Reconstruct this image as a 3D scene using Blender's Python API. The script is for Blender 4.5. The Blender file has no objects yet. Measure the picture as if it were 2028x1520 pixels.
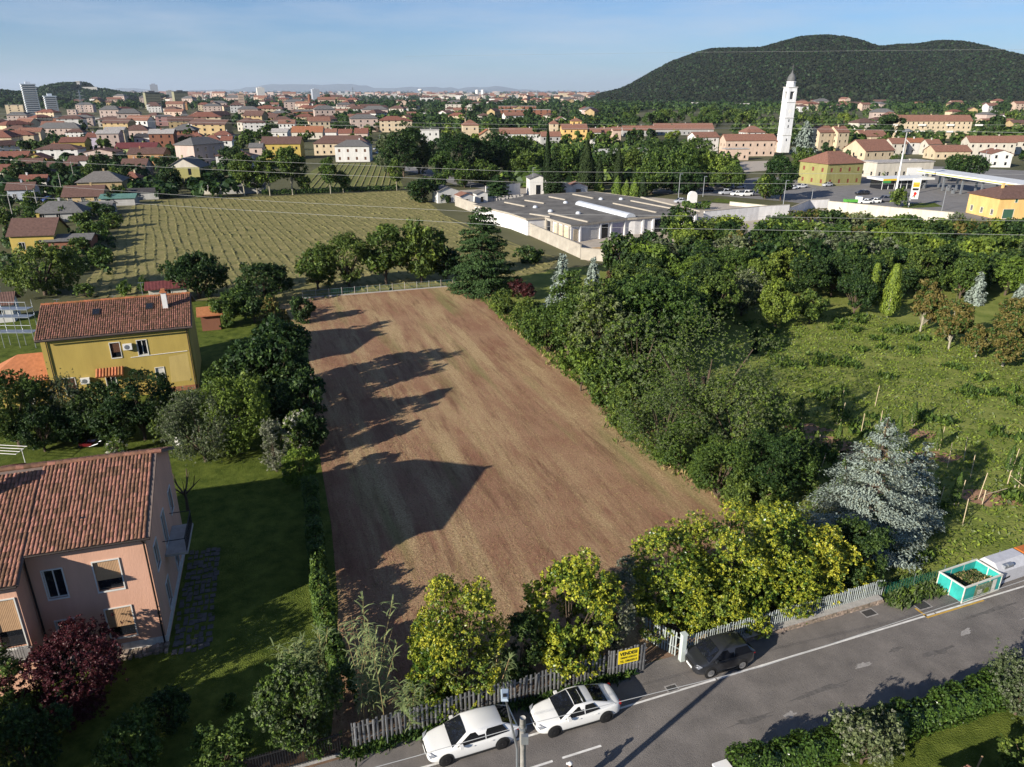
import bpy, math, random
import numpy as np
from mathutils import Vector, Matrix
from mathutils.geometry import tessellate_polygon
random.seed(7); RNG = np.random.default_rng(7)
R = math.radians
S = bpy.context.scene; COL = S.collection
# ------------------------------------------------------------------ camera, sky, sun, exposure
FPX, CU, CV, CAMH = 1450.0, 1014.0, 760.0, 30.0
PITCH = math.atan(573 / FPX); SP, CP = math.sin(PITCH), math.cos(PITCH)
cd = bpy.data.cameras.new('camera'); cam = bpy.data.objects.new('camera', cd); COL.objects.link(cam)
cam.location = (0, 0, CAMH); cam.rotation_euler = (R(90) - PITCH, 0, 0)
cd.sensor_width = 36; cd.lens = FPX / 2028 * 36; cd.clip_start = .5; cd.clip_end = 120000
S.camera = cam
SUN_EL = R(21.5); SUN_D = Vector((-.75, -.66, 0)).normalized()      # horizontal direction towards the sun
W = bpy.data.worlds.new('World'); S.world = W; W.use_nodes = True
wn = W.node_tree.nodes; wl = W.node_tree.links; bg = wn['Background']
sky = wn.new('ShaderNodeTexSky'); sky.sky_type = 'NISHITA'; sky.sun_disc = False
sky.sun_elevation = SUN_EL; sky.sun_rotation = math.atan2(SUN_D.x, SUN_D.y)
sky.air_density = 1.0; sky.dust_density = .0; sky.ozone_density = 3.5; sky.altitude = 100
# thin cirrus veil over the whole sky
tcw = wn.new('ShaderNodeTexCoord'); mpw = wn.new('ShaderNodeMapping'); mpw.inputs['Scale'].default_value = (2.2, 2.2, 16)
nzw = wn.new('ShaderNodeTexNoise'); nzw.inputs['Scale'].default_value = 2.0; nzw.inputs['Detail'].default_value = 7; nzw.inputs['Roughness'].default_value = .62
crw = wn.new('ShaderNodeMapRange'); crw.inputs[1].default_value = .42; crw.inputs[2].default_value = .8; crw.inputs[3].default_value = 0; crw.inputs[4].default_value = .5
mxw = wn.new('ShaderNodeMixRGB'); mxw.inputs[2].default_value = (7.5, 8.2, 9.4, 1)
wl.new(tcw.outputs['Generated'], mpw.inputs[0]); wl.new(mpw.outputs[0], nzw.inputs[0]); wl.new(nzw.outputs[0], crw.inputs[0])
tnt = wn.new('ShaderNodeMixRGB'); tnt.blend_type = 'MULTIPLY'; tnt.inputs[0].default_value = 1; tnt.inputs[2].default_value = (.66, .92, 1.3, 1); wl.new(sky.outputs[0], tnt.inputs[1])   # cooler white balance of the whole sky
wl.new(crw.outputs[0], mxw.inputs[0]); wl.new(tnt.outputs[0], mxw.inputs[1]); wl.new(mxw.outputs[0], bg.inputs[0])
bg.inputs[1].default_value = .05
sd = bpy.data.lights.new('sun', 'SUN'); sd.energy = 5; sd.angle = R(.5); sd.color = (1, .93, .82)
sun = bpy.data.objects.new('sun', sd); COL.objects.link(sun)
sv = Vector((SUN_D.x * math.cos(SUN_EL), SUN_D.y * math.cos(SUN_EL), math.sin(SUN_EL)))
sun.rotation_euler = sv.to_track_quat('Z', 'Y').to_euler(); sun.location = sv * 60
S.view_settings.view_transform = 'Standard'; S.view_settings.look = 'None'; S.view_settings.gamma = 1; S.view_settings.use_curve_mapping = False
S.view_settings.exposure = 0.8
S.cycles.max_bounces = 5; S.cycles.diffuse_bounces = 2; S.cycles.glossy_bounces = 2; S.cycles.transparent_max_bounces = 6; S.cycles.volume_bounces = 0

# ------------------------------------------------------------------ survey helpers: sight line of the camera -> point on the land
def ray(u, v):
    x = (u - CU) / FPX; y = (CV - v) / FPX
    return x, CP + y * SP, -SP + y * CP
def G(u, v, z=0.0):
    x, f, up = ray(u, v); t = (z - CAMH) / up
    return Vector((x * t, f * t, z))
def HT(v, Y):                                   # height seen at row v over a spot at depth Y
    _, f, up = ray(CU, v); return CAMH + up / f * Y
def MPP(u, v):                                  # metres per photo pixel at a ground spot
    p = G(u, v); return p.y / ray(u, v)[1] / FPX
# ------------------------------------------------------------------ materials
MATS = {}
def mat(name, col, rough=.85, var=.18, scale=3.0, bump=0.0, bscale=None, spec=.25, island=0.0, objvar=0.0, metal=0.0, coat=0.0, emit=None, stretch=None, col2=None, trans=0.0, wave=None, detail=5):
    if name in MATS: return MATS[name]
    m = bpy.data.materials.new(name); m.use_nodes = True; MATS[name] = m
    n = m.node_tree.nodes; l = m.node_tree.links; b = n['Principled BSDF']
    b.inputs['Roughness'].default_value = rough; b.inputs['Metallic'].default_value = metal
    b.inputs['Specular IOR Level'].default_value = spec; b.inputs['Coat Weight'].default_value = coat
    c = Vector(col[:3])
    tc = n.new('ShaderNodeTexCoord'); src = tc.outputs['Object']
    if stretch:
        mp = n.new('ShaderNodeMapping'); mp.inputs['Scale'].default_value = stretch[:3]
        if len(stretch) > 3: mp.inputs['Rotation'].default_value = (0, 0, stretch[3])
        l.new(src, mp.inputs[0]); src = mp.outputs[0]
    outc = None
    if var > 0:
        nz = n.new('ShaderNodeTexNoise'); nz.inputs['Scale'].default_value = scale; nz.inputs['Detail'].default_value = detail; nz.inputs['Roughness'].default_value = .65
        l.new(src, nz.inputs[0])
        cr = n.new('ShaderNodeValToRGB'); l.new(nz.outputs[0], cr.inputs[0])
        a = c * (1 - var); z = Vector(col2[:3]) if col2 else c * (1 + var)
        cr.color_ramp.elements[0].position = .3; cr.color_ramp.elements[1].position = .7
        cr.color_ramp.elements[0].color = (*a, 1); cr.color_ramp.elements[1].color = (*z, 1); outc = cr.outputs[0]
    def hsv(fac_socket, amt, hue):
        nonlocal outc
        h = n.new('ShaderNodeHueSaturation')
        mr = n.new('ShaderNodeMapRange'); mr.inputs[3].default_value = 1 - amt; mr.inputs[4].default_value = 1 + amt
        l.new(fac_socket, mr.inputs[0]); l.new(mr.outputs[0], h.inputs['Value'])
        if hue:
            mh = n.new('ShaderNodeMapRange'); mh.inputs[3].default_value = .5 + hue; mh.inputs[4].default_value = .5 - hue
            l.new(fac_socket, mh.inputs[0]); l.new(mh.outputs[0], h.inputs['Hue'])
        if outc: l.new(outc, h.inputs['Color'])
        else: h.inputs['Color'].default_value = (*c, 1)
        outc = h.outputs[0]
    if island:
        g = n.new('ShaderNodeNewGeometry'); hsv(g.outputs['Random Per Island'], island, .012)
    if objvar:
        o = n.new('ShaderNodeObjectInfo'); hsv(o.outputs['Random'], objvar, .015)
    if outc: l.new(outc, b.inputs['Base Color'])
    else: b.inputs['Base Color'].default_value = (*c, 1)
    if bump:
        nb = n.new('ShaderNodeTexNoise'); nb.inputs['Scale'].default_value = bscale or scale * 4; nb.inputs['Detail'].default_value = 6
        l.new(src, nb.inputs[0]); hb = nb.outputs[0]
        if wave:
            wv = n.new('ShaderNodeTexWave'); wv.inputs['Scale'].default_value = wave; wv.inputs['Distortion'].default_value = .6; wv.bands_direction = 'X'
            l.new(src, wv.inputs[0]); hb = wv.outputs[1]
        bp = n.new('ShaderNodeBump'); bp.inputs['Strength'].default_value = bump; bp.inputs['Distance'].default_value = .1
        l.new(hb, bp.inputs['Height']); l.new(bp.outputs[0], b.inputs['Normal'])
    if emit: b.inputs['Emission Color'].default_value = (*emit, 1); b.inputs['Emission Strength'].default_value = 1
    if trans:
        t = n.new('ShaderNodeBsdfTranslucent'); mx = n.new('ShaderNodeMixShader'); mx.inputs[0].default_value = trans
        if outc: l.new(outc, t.inputs[0])
        else: t.inputs[0].default_value = (*c, 1)
        l.new(b.outputs[0], mx.inputs[1]); l.new(t.outputs[0], mx.inputs[2]); l.new(mx.outputs[0], n['Material Output'].inputs[0])
    return m
def wallm(name, c, var=.15): return mat('wall_' + name, c, .9, var, .7, .12, 14, spec=.15, stretch=(1, 1, .3), detail=9)
def roofm(name, c): return mat('roof_' + name, c, .85, .3, 2.2, .5, spec=.2, wave=1.6, detail=8)
def leafm(name, c, spec=.25, rough=.55, tr=.28, iv=.4): return mat('leaf_' + name, c, rough, 0, spec=spec, island=iv, objvar=.16, trans=tr)
BARK = mat('bark', (.09, .065, .045), .95, .3, 6, .4); BARKW = mat('bark_pale', (.3, .27, .2), .9, .3, 6, .3)
GLASS = mat('window_glass', (.012, .014, .018), .08, 0, spec=.6)
WHITE = mat('white_paint', (.72, .7, .66), .6, .05, 2); GREYM = mat('grey_metal', (.36, .38, .4), .4, .1, 4, metal=.7)
DARKM = mat('dark_metal', (.03, .03, .032), .5, .1, 5, metal=.3); CONC = mat('concrete', (.36, .34, .31), .9, .18, 1.5, .25)
SHUT = {k: mat('shutter_' + k, c, .7, .1, 5, .2, wave=4) for k, c in dict(brown=(.1, .045, .025), green=(.04, .1, .06), wood=(.4, .25, .14), grey=(.22, .21, .2), red=(.2, .06, .04), white=(.6, .58, .52)).items()}
# ------------------------------------------------------------------ mesh helpers
def link(name, me, parent=None, loc=None, rot=0.0, kind=None):
    o = bpy.data.objects.new(name, me); COL.objects.link(o)
    if parent: o.parent = parent
    if loc is not None: o.location = loc
    if rot: o.rotation_euler = (0, 0, rot)
    if kind: o['kind'] = kind
    return o
def tag(o, label, cat=None, group=None):
    o['label'] = label
    if cat: o['category'] = cat
    if group: o['group'] = group
    return o
def thing(name, label, cat, loc, rot=0.0, group=None):
    return tag(link(name, None, None, loc, rot), label, cat, group)
def np_mesh(name, V, F, mats, mi=None, smooth=False):
    me = bpy.data.meshes.new(name); V = np.asarray(V, np.float32); F = np.asarray(F, np.int32); k = F.shape[1]
    me.vertices.add(len(V)); me.vertices.foreach_set('co', V.ravel())
    me.loops.add(F.size); me.loops.foreach_set('vertex_index', F.ravel())
    me.polygons.add(len(F)); me.polygons.foreach_set('loop_start', np.arange(len(F), dtype=np.int32) * k)
    if mi is not None: me.polygons.foreach_set('material_index', np.asarray(mi, np.int32))
    if smooth: me.polygons.foreach_set('use_smooth', np.ones(len(F), bool))
    for m in mats: me.materials.append(m)
    me.update(calc_edges=True); return me
class MB:
    def __init__(s): s.v = []; s.f = []; s.m = []
    def add(s, vs, fs, mi=0):
        o = len(s.v); s.v += [tuple(p) for p in vs]
        for f in fs: s.f.append([i + o for i in f]); s.m.append(mi)
        return s
    def box(s, x0, x1, y0, y1, z0, z1, mi=0, a=0.0, c=(0, 0)):
        vs = [(x, y, z) for z in (z0, z1) for y in (y0, y1) for x in (x0, x1)]
        if a: ca, sa = math.cos(a), math.sin(a); vs = [(c[0] + (x - c[0]) * ca - (y - c[1]) * sa, c[1] + (x - c[0]) * sa + (y - c[1]) * ca, z) for x, y, z in vs]
        return s.add(vs, [(0, 2, 3, 1), (4, 5, 7, 6), (0, 1, 5, 4), (2, 6, 7, 3), (0, 4, 6, 2), (1, 3, 7, 5)], mi)
    def tube(s, pts, rad, n=6, mi=0, cap=True):
        pts = [Vector(p) for p in pts]; rad = rad if hasattr(rad, '__len__') else [rad] * len(pts); o = len(s.v)
        for i, p in enumerate(pts):
            d = (pts[min(i + 1, len(pts) - 1)] - pts[max(i - 1, 0)]).normalized()
            a = d.cross(Vector((0, 0, 1)) if abs(d.z) < .9 else Vector((1, 0, 0))).normalized(); b = d.cross(a)
            for k in range(n):
                t = 2 * math.pi * k / n; s.v.append(tuple(p + (a * math.cos(t) + b * math.sin(t)) * rad[i]))
        for i in range(len(pts) - 1):
            for k in range(n):
                s.f.append([o + i * n + k, o + i * n + (k + 1) % n, o + (i + 1) * n + (k + 1) % n, o + (i + 1) * n + k]); s.m.append(mi)
        if cap:
            s.f.append([o + k for k in range(n)]); s.m.append(mi); e = o + (len(pts) - 1) * n
            s.f.append([e + k for k in reversed(range(n))]); s.m.append(mi)
        return s
    def lathe(s, prof, n=12, c=(0, 0), mi=0):
        o = len(s.v)
        for r, z in prof:
            for k in range(n): t = 2 * math.pi * k / n; s.v.append((c[0] + r * math.cos(t), c[1] + r * math.sin(t), z))
        for i in range(len(prof) - 1):
            for k in range(n): s.f.append([o + i * n + k, o + i * n + (k + 1) % n, o + (i + 1) * n + (k + 1) % n, o + (i + 1) * n + k]); s.m.append(mi)
        s.f.append([o + (len(prof) - 1) * n + k for k in range(n)]); s.m.append(mi); return s
    def quad(s, a, b, c, d, mi=0): return s.add([a, b, c, d], [(0, 1, 2, 3)], mi)
    def mesh(s, name, mats, smooth=False):
        me = bpy.data.meshes.new(name); me.from_pydata(s.v, [], s.f)
        for m in (mats if isinstance(mats, (list, tuple)) else [mats]): me.materials.append(m)
        me.polygons.foreach_set('material_index', s.m)
        if smooth: me.polygons.foreach_set('use_smooth', [True] * len(s.f))
        me.update(); return me
    def build(s, name, mats, parent=None, loc=None, rot=0.0, smooth=False, kind=None):
        return link(name, s.mesh(name, mats, smooth), parent, loc, rot, kind)
def sheet(name, pts, z, m, kind='structure', parent=None):
    vs = [Vector((p[0], p[1], 0)) for p in pts]; tri = tessellate_polygon([vs]); fs = []
    for t in tri:
        a, b, c = (vs[i] for i in t)
        fs.append(tuple(t) if (b - a).cross(c - a).z > 0 else tuple(reversed(t)))
    me = bpy.data.meshes.new(name); me.from_pydata([(p.x, p.y, z) for p in vs], [], fs); me.materials.append(m); me.update()
    return link(name, me, parent, kind=kind)
def PG(l, z=0): return [G(u, v, z) for u, v in l]
def inpoly(X, Y, poly):
    X = np.asarray(X); Y = np.asarray(Y); r = np.zeros(len(X), bool); n = len(poly)
    for i in range(n):
        x1, y1 = poly[i][0], poly[i][1]; x2, y2 = poly[(i + 1) % n][0], poly[(i + 1) % n][1]
        r ^= ((y1 > Y) != (y2 > Y)) & (X < (x2 - x1) * (Y - y1) / (y2 - y1 + 1e-9) + x1)
    return r
def scatter(poly, n, wnear=0.0):
    xs = [p[0] for p in poly]; ys = [p[1] for p in poly]; out = []
    tot = 0
    while tot < n:
        k = n * 3
        X = RNG.uniform(min(xs), max(xs), k)
        if wnear: Y = np.exp(RNG.uniform(math.log(min(ys)), math.log(max(ys)), k))
        else: Y = RNG.uniform(min(ys), max(ys), k)
        ok = inpoly(X, Y, poly); out.append(np.stack([X[ok], Y[ok]], 1)); tot += ok.sum()
    return np.concatenate(out)[:n]
# ------------------------------------------------------------------ foliage
LM = dict(mid=leafm('mid', (.062, .105, .022)), fresh=leafm('fresh', (.115, .17, .028)), dark=leafm('dark', (.028, .058, .016)), olive=leafm('olive', (.12, .15, .065)),
          yellow=leafm('yellow', (.37, .38, .035), .35, .45, .25, .3), laurel=leafm('laurel', (.19, .24, .028), .4, .4), glossy=leafm('glossy', (.075, .135, .022), .55, .3),
          blue=leafm('blue', (.26, .31, .26), .2, .7, .15, .3), red=leafm('red', (.075, .018, .022), .3, .5), rust=leafm('rust', (.16, .135, .038)), brown=leafm('brown', (.14, .07, .04)),
          reed=leafm('reed', (.2, .25, .1), .3, .5), cypress=leafm('cypress', (.024, .042, .014), .15, .8, .1), cedar=leafm('cedar', (.03, .065, .018), .2, .7, .12), grey=leafm('grey', (.18, .19, .13)),
          white=leafm('white', (.6, .58, .48)), straw=leafm('straw', (.33, .25, .12), .1, .9, .1), forest=leafm('forest', (.019, .025, .012), .1, .8, .1, .3), lime=leafm('lime', (.17, .24, .03)))
def unit(a): return a / (np.linalg.norm(a, axis=-1, keepdims=True) + 1e-9)
def leafquads(P, N, s, asp=.5, bend=.25, T=None, rng=RNG):
    n = len(P); N = unit(N)
    if T is None: T = rng.normal(size=(n, 3))
    T = unit(T - N * (T * N).sum(1, keepdims=True)); B = np.cross(N, T); s = np.broadcast_to(np.asarray(s), (n,))[:, None]
    V = np.stack([P - T * s, P + B * s * asp + N * s * bend * .4, P + T * s - N * s * bend, P - B * s * asp + N * s * bend * .4], 1).reshape(-1, 3)
    return V, np.arange(4 * n).reshape(-1, 4)
def rdir(n, rng): return unit(rng.normal(size=(n, 3)))
def pts_broad(W, H, zb, n, rng, clumps=34, loose=.0, top=0.0, full=0):
    d = rdir(clumps, rng); r = rng.uniform(.2, 1, clumps) ** .45 * rng.uniform(.7, .98, clumps)
    ch = (H - zb) / 2; C = d * r[:, None] * np.array([W / 2, W / 2, ch]); C[:, 2] += zb + ch
    zf = (C[:, 2] - zb) / (2 * ch); C[:, :2] *= (1 - top * (zf - .35))[:, None]
    if full:
        lo = zf < .62; q = lo.sum(); a_ = rng.uniform(0, 6.28, q); rr = rng.uniform(.1, 1, q) ** .5 * W * .4; C[lo, 0] = np.cos(a_) * rr; C[lo, 1] = np.sin(a_) * rr; C[lo, 2] = zb + rng.uniform(.08, .62, q) * 2 * ch
    rc = np.minimum(W * rng.uniform(.08, .2, clumps), ch * .5); p = rc ** 2; p /= p.sum()
    k = rng.choice(clumps, n, p=p); e = rdir(n, rng)
    flip = (e * unit(C[k] - np.array([0, 0, zb + ch]))).sum(1) < -.3; e[flip] *= -1
    rad = rc[k] * (rng.uniform(.35, 1, n) ** .5) * (1 + loose * rng.exponential(.5, n))
    P = C[k] + e * rad[:, None] * np.array([1, 1, .85])
    P[:, 2] = np.maximum(P[:, 2], .05 + rng.random(n) * .2)
    return P, e * .7 + np.array([0, 0, .3]) + rng.normal(size=(n, 3)) * .45, C, rc
def pts_conic(W, H, zb, n, rng, droop=-.12, flat=.5, power=.85, dens=9, tiers=None, fork=0.0):
    tiers = tiers or max(7, int(H / .8)); br = []
    for i in range(tiers):
        z = zb + (H - zb) * (i / tiers) ** 1.0; L = W / 2 * ((H - z) / (H - zb)) ** power * 1.02 + .1
        a0 = rng.uniform(0, 6.28)
        for j in range(dens): br.append((z + rng.normal() * .12, L * rng.uniform(.7, 1.12), a0 + j * 6.283 / dens + rng.normal() * .2))
    br = np.array(br); p = br[:, 1] ** 1.3; p /= p.sum(); k = rng.choice(len(br), n, p=p); s = rng.uniform(.05, 1, n) ** .6
    L = br[k, 1]; a = br[k, 2]; side = rng.normal(size=n) * .17 * L * (1.15 - s * .6)
    if fork: sg = rng.integers(-2, 3, n); s = np.clip(s, .25, 1); side = sg * .16 * L * (s - .2) + rng.normal(size=n) * .045 * L
    x = np.cos(a) * L * s - np.sin(a) * side; y = np.sin(a) * L * s + np.cos(a) * side
    z = br[k, 0] + droop * L * s + .35 * abs(droop) * L * s ** 3 + rng.normal(size=n) * .07 * (H / tiers) * 4 * flat
    N = np.stack([np.cos(a) * .5, np.sin(a) * .5, np.ones(n)], 1) + rng.normal(size=(n, 3)) * .5
    T = np.stack([np.cos(a), np.sin(a), np.full(n, droop)], 1) + rng.normal(size=(n, 3)) * .35
    return np.stack([x, y, z], 1), N, T, br
def pts_column(W, H, zb, n, rng, taper=.75):
    z = rng.uniform(0, 1, n); r = W / 2 * np.minimum(1, (z * 6 + .35)) * (1 - z ** 2.2 * taper) ** 1.0 * (.7 + .3 * rng.random(n) ** .4)
    a = rng.uniform(0, 6.28, n); r *= 1 + .12 * np.sin(a * 3 + z * 9) + .08 * np.sin(a * 5 - z * 17)
    P = np.stack([np.cos(a) * r, np.sin(a) * r, zb + z * (H - zb)], 1)
    N = np.stack([np.cos(a), np.sin(a), np.full(n, .3)], 1) + rng.normal(size=(n, 3)) * .35
    T = np.stack([np.cos(a) * .25, np.sin(a) * .25, np.ones(n)], 1) + rng.normal(size=(n, 3)) * .25
    return P, N, T
#   kind: gen, [(leaf, share)], base fraction, leaf factor, cover, bark, extra
KIND = dict(
    broad=('b', [('mid', .75), ('fresh', .25)], .14, 1.0, 2.3, BARK, dict(clumps=40, loose=.25)),
    fresh=('b', [('fresh', .8), ('lime', .2)], .16, 1.0, 2.2, BARK, dict(clumps=36, loose=.3)),
    dark=('b', [('dark', .75), ('mid', .25)], .12, 1.0, 2.4, BARK, dict(clumps=40, loose=.2)),
    plane=('b', [('mid', .7), ('fresh', .3)], .24, 1.0, 2.4, BARKW, dict(clumps=46, loose=.1, top=.2)),
    olive=('b', [('olive', .8), ('grey', .2)], .1, .8, 2.0, BARK, dict(clumps=40, loose=.7)),
    willow=('b', [('olive', .4), ('mid', .2), ('fresh', .4)], .06, .85, 2.4, BARK, dict(clumps=38, loose=.25)),
    laurel=('b', [('laurel', .62), ('glossy', .38)], .03, 1.0, 2.4, BARK, dict(clumps=64, loose=.12, full=1)),
    bush=('b', [('mid', .6), ('fresh', .4)], .02, .9, 2.2, BARK, dict(clumps=26, loose=.4)),
    darkbush=('b', [('dark', .5), ('mid', .5)], .02, .9, 2.2, BARK, dict(clumps=26, loose=.4)),
    greybush=('b', [('grey', .7), ('olive', .3)], .02, .8, 1.5, BARK, dict(clumps=24, loose=.8)),
    lime=('b', [('lime', .8), ('fresh', .2)], .03, .9, 2.3, BARK, dict(clumps=24, loose=.2)),
    redmaple=('b', [('red', 1.0)], .08, 1.0, 2.2, BARK, dict(clumps=40, loose=.35)),
    rust=('b', [('rust', .65), ('mid', .35)], .15, 1.0, 2.2, BARKW, dict(clumps=30, loose=.3, top=.7)),
    flower=('b', [('fresh', .75), ('white', .25)], .03, .9, 2.0, BARK, dict(clumps=22, loose=.5)),
    blue=('c', [('blue', 1.0)], .03, 1.2, 3.0, BARK, dict(droop=-.06, flat=.8, power=.8, dens=8)),
    bluewide=('c', [('blue', .85), ('grey', .15)], .02, 1.15, 1.7, BARK, dict(droop=.1, flat=.4, power=.88, dens=8, tiers=11, fork=.5)),
    cedar=('c', [('cedar', 1.0)], .05, 1.1, 3.6, BARK, dict(droop=-.1, flat=.35, power=.55, dens=10, tiers=13)),
    conifer=('c', [('cypress', .5), ('dark', .5)], .03, 1.0, 3.6, BARK, dict(droop=-.14, flat=.6, dens=9)),
    deadconifer=('c', [('brown', 1.0)], .05, .8, .9, BARK, dict(droop=-.1, flat=.5, dens=8)),
    sapling=('k', [('mid', .6), ('fresh', .4)], .1, .9, 1.3, BARKW, dict(taper=.95)),
    cypress=('k', [('cypress', 1.0)], .02, 1.0, 2.6, BARK, dict(taper=.9)),
    goldcypress=('k', [('lime', .5), ('fresh', .5)], .02, 1.0, 2.4, BARK, dict(taper=.95)),
    poplar=('k', [('lime', .7), ('fresh', .3)], .06, 1.0, 2.0, BARKW, dict(taper=.7)))
VAR = {}; NV = dict(b=3, c=2, k=2)
def variant(kind, lod, W, H, k):
    sc = round(math.log2(max(W, .4)) * 1.5); rq = round(H / W * 2); key = (kind, lod, sc, rq, k)
    if key in VAR: return VAR[key]
    gen, mix, zbf, lf, cover, bark, ex = KIND[kind]
    rng = np.random.default_rng(abs(hash((lod, sc, rq, k, len(kind)))) % 9999 + 11 * sum(map(ord, kind)))
    W0 = 2 ** (sc / 1.5); H0 = W0 * max(rq, 1) / 2
    s = (.085, .17, .36, .85, 1.9)[lod] * lf; s = min(s, W0 * .12)
    n = int(min(cover * math.pi * W0 * H0 * .8 / (s * s), (30000, 16000, 9000, 6000, 6000)[lod])); n = max(n, 160)
    zb = zbf * H0; mb = MB(); T = None; asp = .55
    if gen == 'b':
        P, N, C, rc = pts_broad(W0, H0, zb, n, rng, **(ex if lod < 3 else dict(ex, clumps=14)))
        if lod < 4:
            zt = zb + (H0 - zb) * .45; r0 = max(.05, W0 * .028)
            mb.tube([(0, 0, -.1), (W0 * .01, 0, zt * .5), (0, W0 * .015, zt)], [r0, r0 * .8, r0 * .5], 7)
            for c in C[::max(1, len(C) // (12 if lod < 2 else 5))]: mb.tube([(0, 0, max(zb * .8, .1)), (c[0] * .45, c[1] * .45, (max(zb, .1) + c[2]) * .5), tuple(c)], [r0 * .5, r0 * .32, r0 * .12], 5)
    elif gen == 'c':
        P, N, T, br = pts_conic(W0, H0, zb, n, rng, **ex); r0 = max(.05, W0 * .03); asp = .42
        mb.tube([(0, 0, -.1), (0, 0, H0 * .5), (0, 0, H0 * .97)], [r0, r0 * .6, .03], 7)
        if lod < 3:
            for z, L, a in br[::2]: mb.tube([(0, 0, z), (math.cos(a) * L * .9, math.sin(a) * L * .9, z + ex['droop'] * L * .8)], [r0 * .18, .015], 4)
    else:
        P, N, T = pts_column(W0, H0, zb, n, rng, **ex); r0 = max(.05, W0 * .05); asp = .4
        mb.tube([(0, 0, -.1), (0, 0, H0 * .8)], [r0, .04], 6)
    grp = np.arange(n)
    if gen == 'b' and lod < 3:                   # leaves sit in small tufts at the twig ends
        per = (9, 8, 6)[lod]; g = np.arange(n) // per * per; e0 = unit(N[g] + 1e-6); P = P[g] + rdir(n, rng) * (s * 1.5 * rng.random(n)[:, None] ** .5) + e0 * s * .5; N = e0 * .8 + rng.normal(size=(n, 3)) * .55; grp = g
        P[:, 2] = np.maximum(P[:, 2], .04)
    V, F = leafquads(P, N, s * rng.uniform(.65, 1.25, n), asp, .3, T, rng)
    mi = np.searchsorted(np.cumsum([m[1] for m in mix])[:-1], rng.random(n)[grp]) if len(mix) > 1 else np.zeros(n, int)
    mats = [LM[m[0]] for m in mix]
    if kind == 'laurel':                         # pale new shoots at the branch ends
        rel = np.linalg.norm(P[grp] / np.array([W0 / 2, W0 / 2, H0 * .55]) - np.array([0, 0, .8]), axis=1); new = (rel > .78) & (rng.random(n)[grp] < .65) & (rng.random(n) < .8); mi = np.where(new, len(mats), mi); mats = mats + [LM['yellow']]
    crown = np_mesh('crown', V, F, mats, mi)
    trunk = mb.mesh('trunk', bark, True) if mb.v else None
    if lod >= 4: trunk = None
    VAR[key] = (crown, trunk, W0, H0); return VAR[key]
CNT = [0]
def plant(kind, P, W, H, label, cat='tree', group=None, name=None, rot=None, parts=None):
    Y = P.y; lod = 0 if Y < 62 else 1 if Y < 120 else 2 if Y < 330 else 3 if Y < 900 else 4
    CNT[0] += 1; crown, trunk, W0, H0 = variant(kind, lod, W, H, CNT[0] % NV[KIND[kind][0]])
    rot = rot if rot is not None else random.uniform(0, 6.28); nm = name or ('tree' if cat == 'tree' else cat.replace(' ', '_'))
    if trunk is None:
        o = link(nm, crown, None, P, rot); o.scale = (W / W0, W / W0, H / H0); return tag(o, label, cat, group)
    o = thing(nm, label, cat, P, rot, group); o.scale = (W / W0, W / W0, H / H0)
    link('trunk', trunk, o); link('crown', crown, o); return o
def tree(kind, u, vb, vt, wpx, label, group=None, cat='tree', name=None, sink=0.0):
    P = G(u, vb); H = max(.5, HT(vt, P.y)); return plant(kind, P, wpx * MPP(u, vb), H, label, cat, group, name)
def reed(u, vb, vt, n, wpx, label, seed, lean=.25):
    rng = np.random.default_rng(seed); P0 = G(u, vb); H = HT(vt, P0.y); Wd = wpx * MPP(u, vb)
    root = thing('giant_reed', label, 'reed', P0, 0, 'giant reeds along the front fence'); Vs = []; Fs = []; o = 0; mb = MB()
    for i in range(n):
        x, y = rng.normal(size=2) * Wd * .16; h = H * rng.uniform(.55, 1.02); d = rng.normal(size=2) * lean * h * .35
        c = [Vector((x, y, 0)), Vector((x + d[0] * .4, y + d[1] * .4, h * .55)), Vector((x + d[0], y + d[1], h))]
        mb.tube(c, [.02, .016, .006], 5)
        for j in range(26):
            t = rng.uniform(.12, 1); b = c[0].lerp(c[1], t * 2) if t < .5 else c[1].lerp(c[2], t * 2 - 1)
            a = rng.uniform(0, 6.28); L = rng.uniform(.35, .75); ux, uy = math.cos(a), math.sin(a); w = .035; up = rng.uniform(.35, 1.1)
            q = [(0, 0), (.35 * L, .3 * L * up), (.75 * L, .38 * L * up), (L, .1 * L * up)]
            for k, (r_, z_) in enumerate(q):
                ww = w * (1, 1, .7, .05)[k]; Vs.append((b.x + ux * r_ - uy * ww, b.y + uy * r_ + ux * ww, b.z + z_)); Vs.append((b.x + ux * r_ + uy * ww, b.y + uy * r_ - ux * ww, b.z + z_))
            for k in range(3): Fs.append((o + 2 * k, o + 2 * k + 1, o + 2 * k + 3, o + 2 * k + 2))
            o += 8
    link('leaf_blades', np_mesh('leaf_blades', Vs, Fs, [LM['reed']]), root, kind='stuff'); mb.build('canes', LM['straw'], root, kind='stuff'); return root
def tufts(name, pts, hgt, leaf, label, cat, spread=.5, per=5, wid=.12, z=0.02, mix=None, flat=0.0):
    n = len(pts) * per; P = np.repeat(pts, per, 0) + RNG.normal(size=(n, 2)) * spread; h = hgt * RNG.uniform(.5, 1.3, n)
    a = RNG.uniform(0, 6.28, n); T = np.stack([np.cos(a) * (.5 + flat * 2), np.sin(a) * (.5 + flat * 2), np.ones(n) * (1 - flat)], 1)
    N = RNG.normal(size=(n, 3)); P3 = np.stack([P[:, 0], P[:, 1], z + h * .5 * (1 - flat)], 1)
    V, F = leafquads(P3, N, h * .6, wid, .3, T)
    ms = [LM[x] for x in (mix or [leaf])]; mi = RNG.integers(0, len(ms), n)
    o = link(name, np_mesh(name, V, F, ms, mi), kind='stuff'); return tag(o, label, cat)
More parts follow.
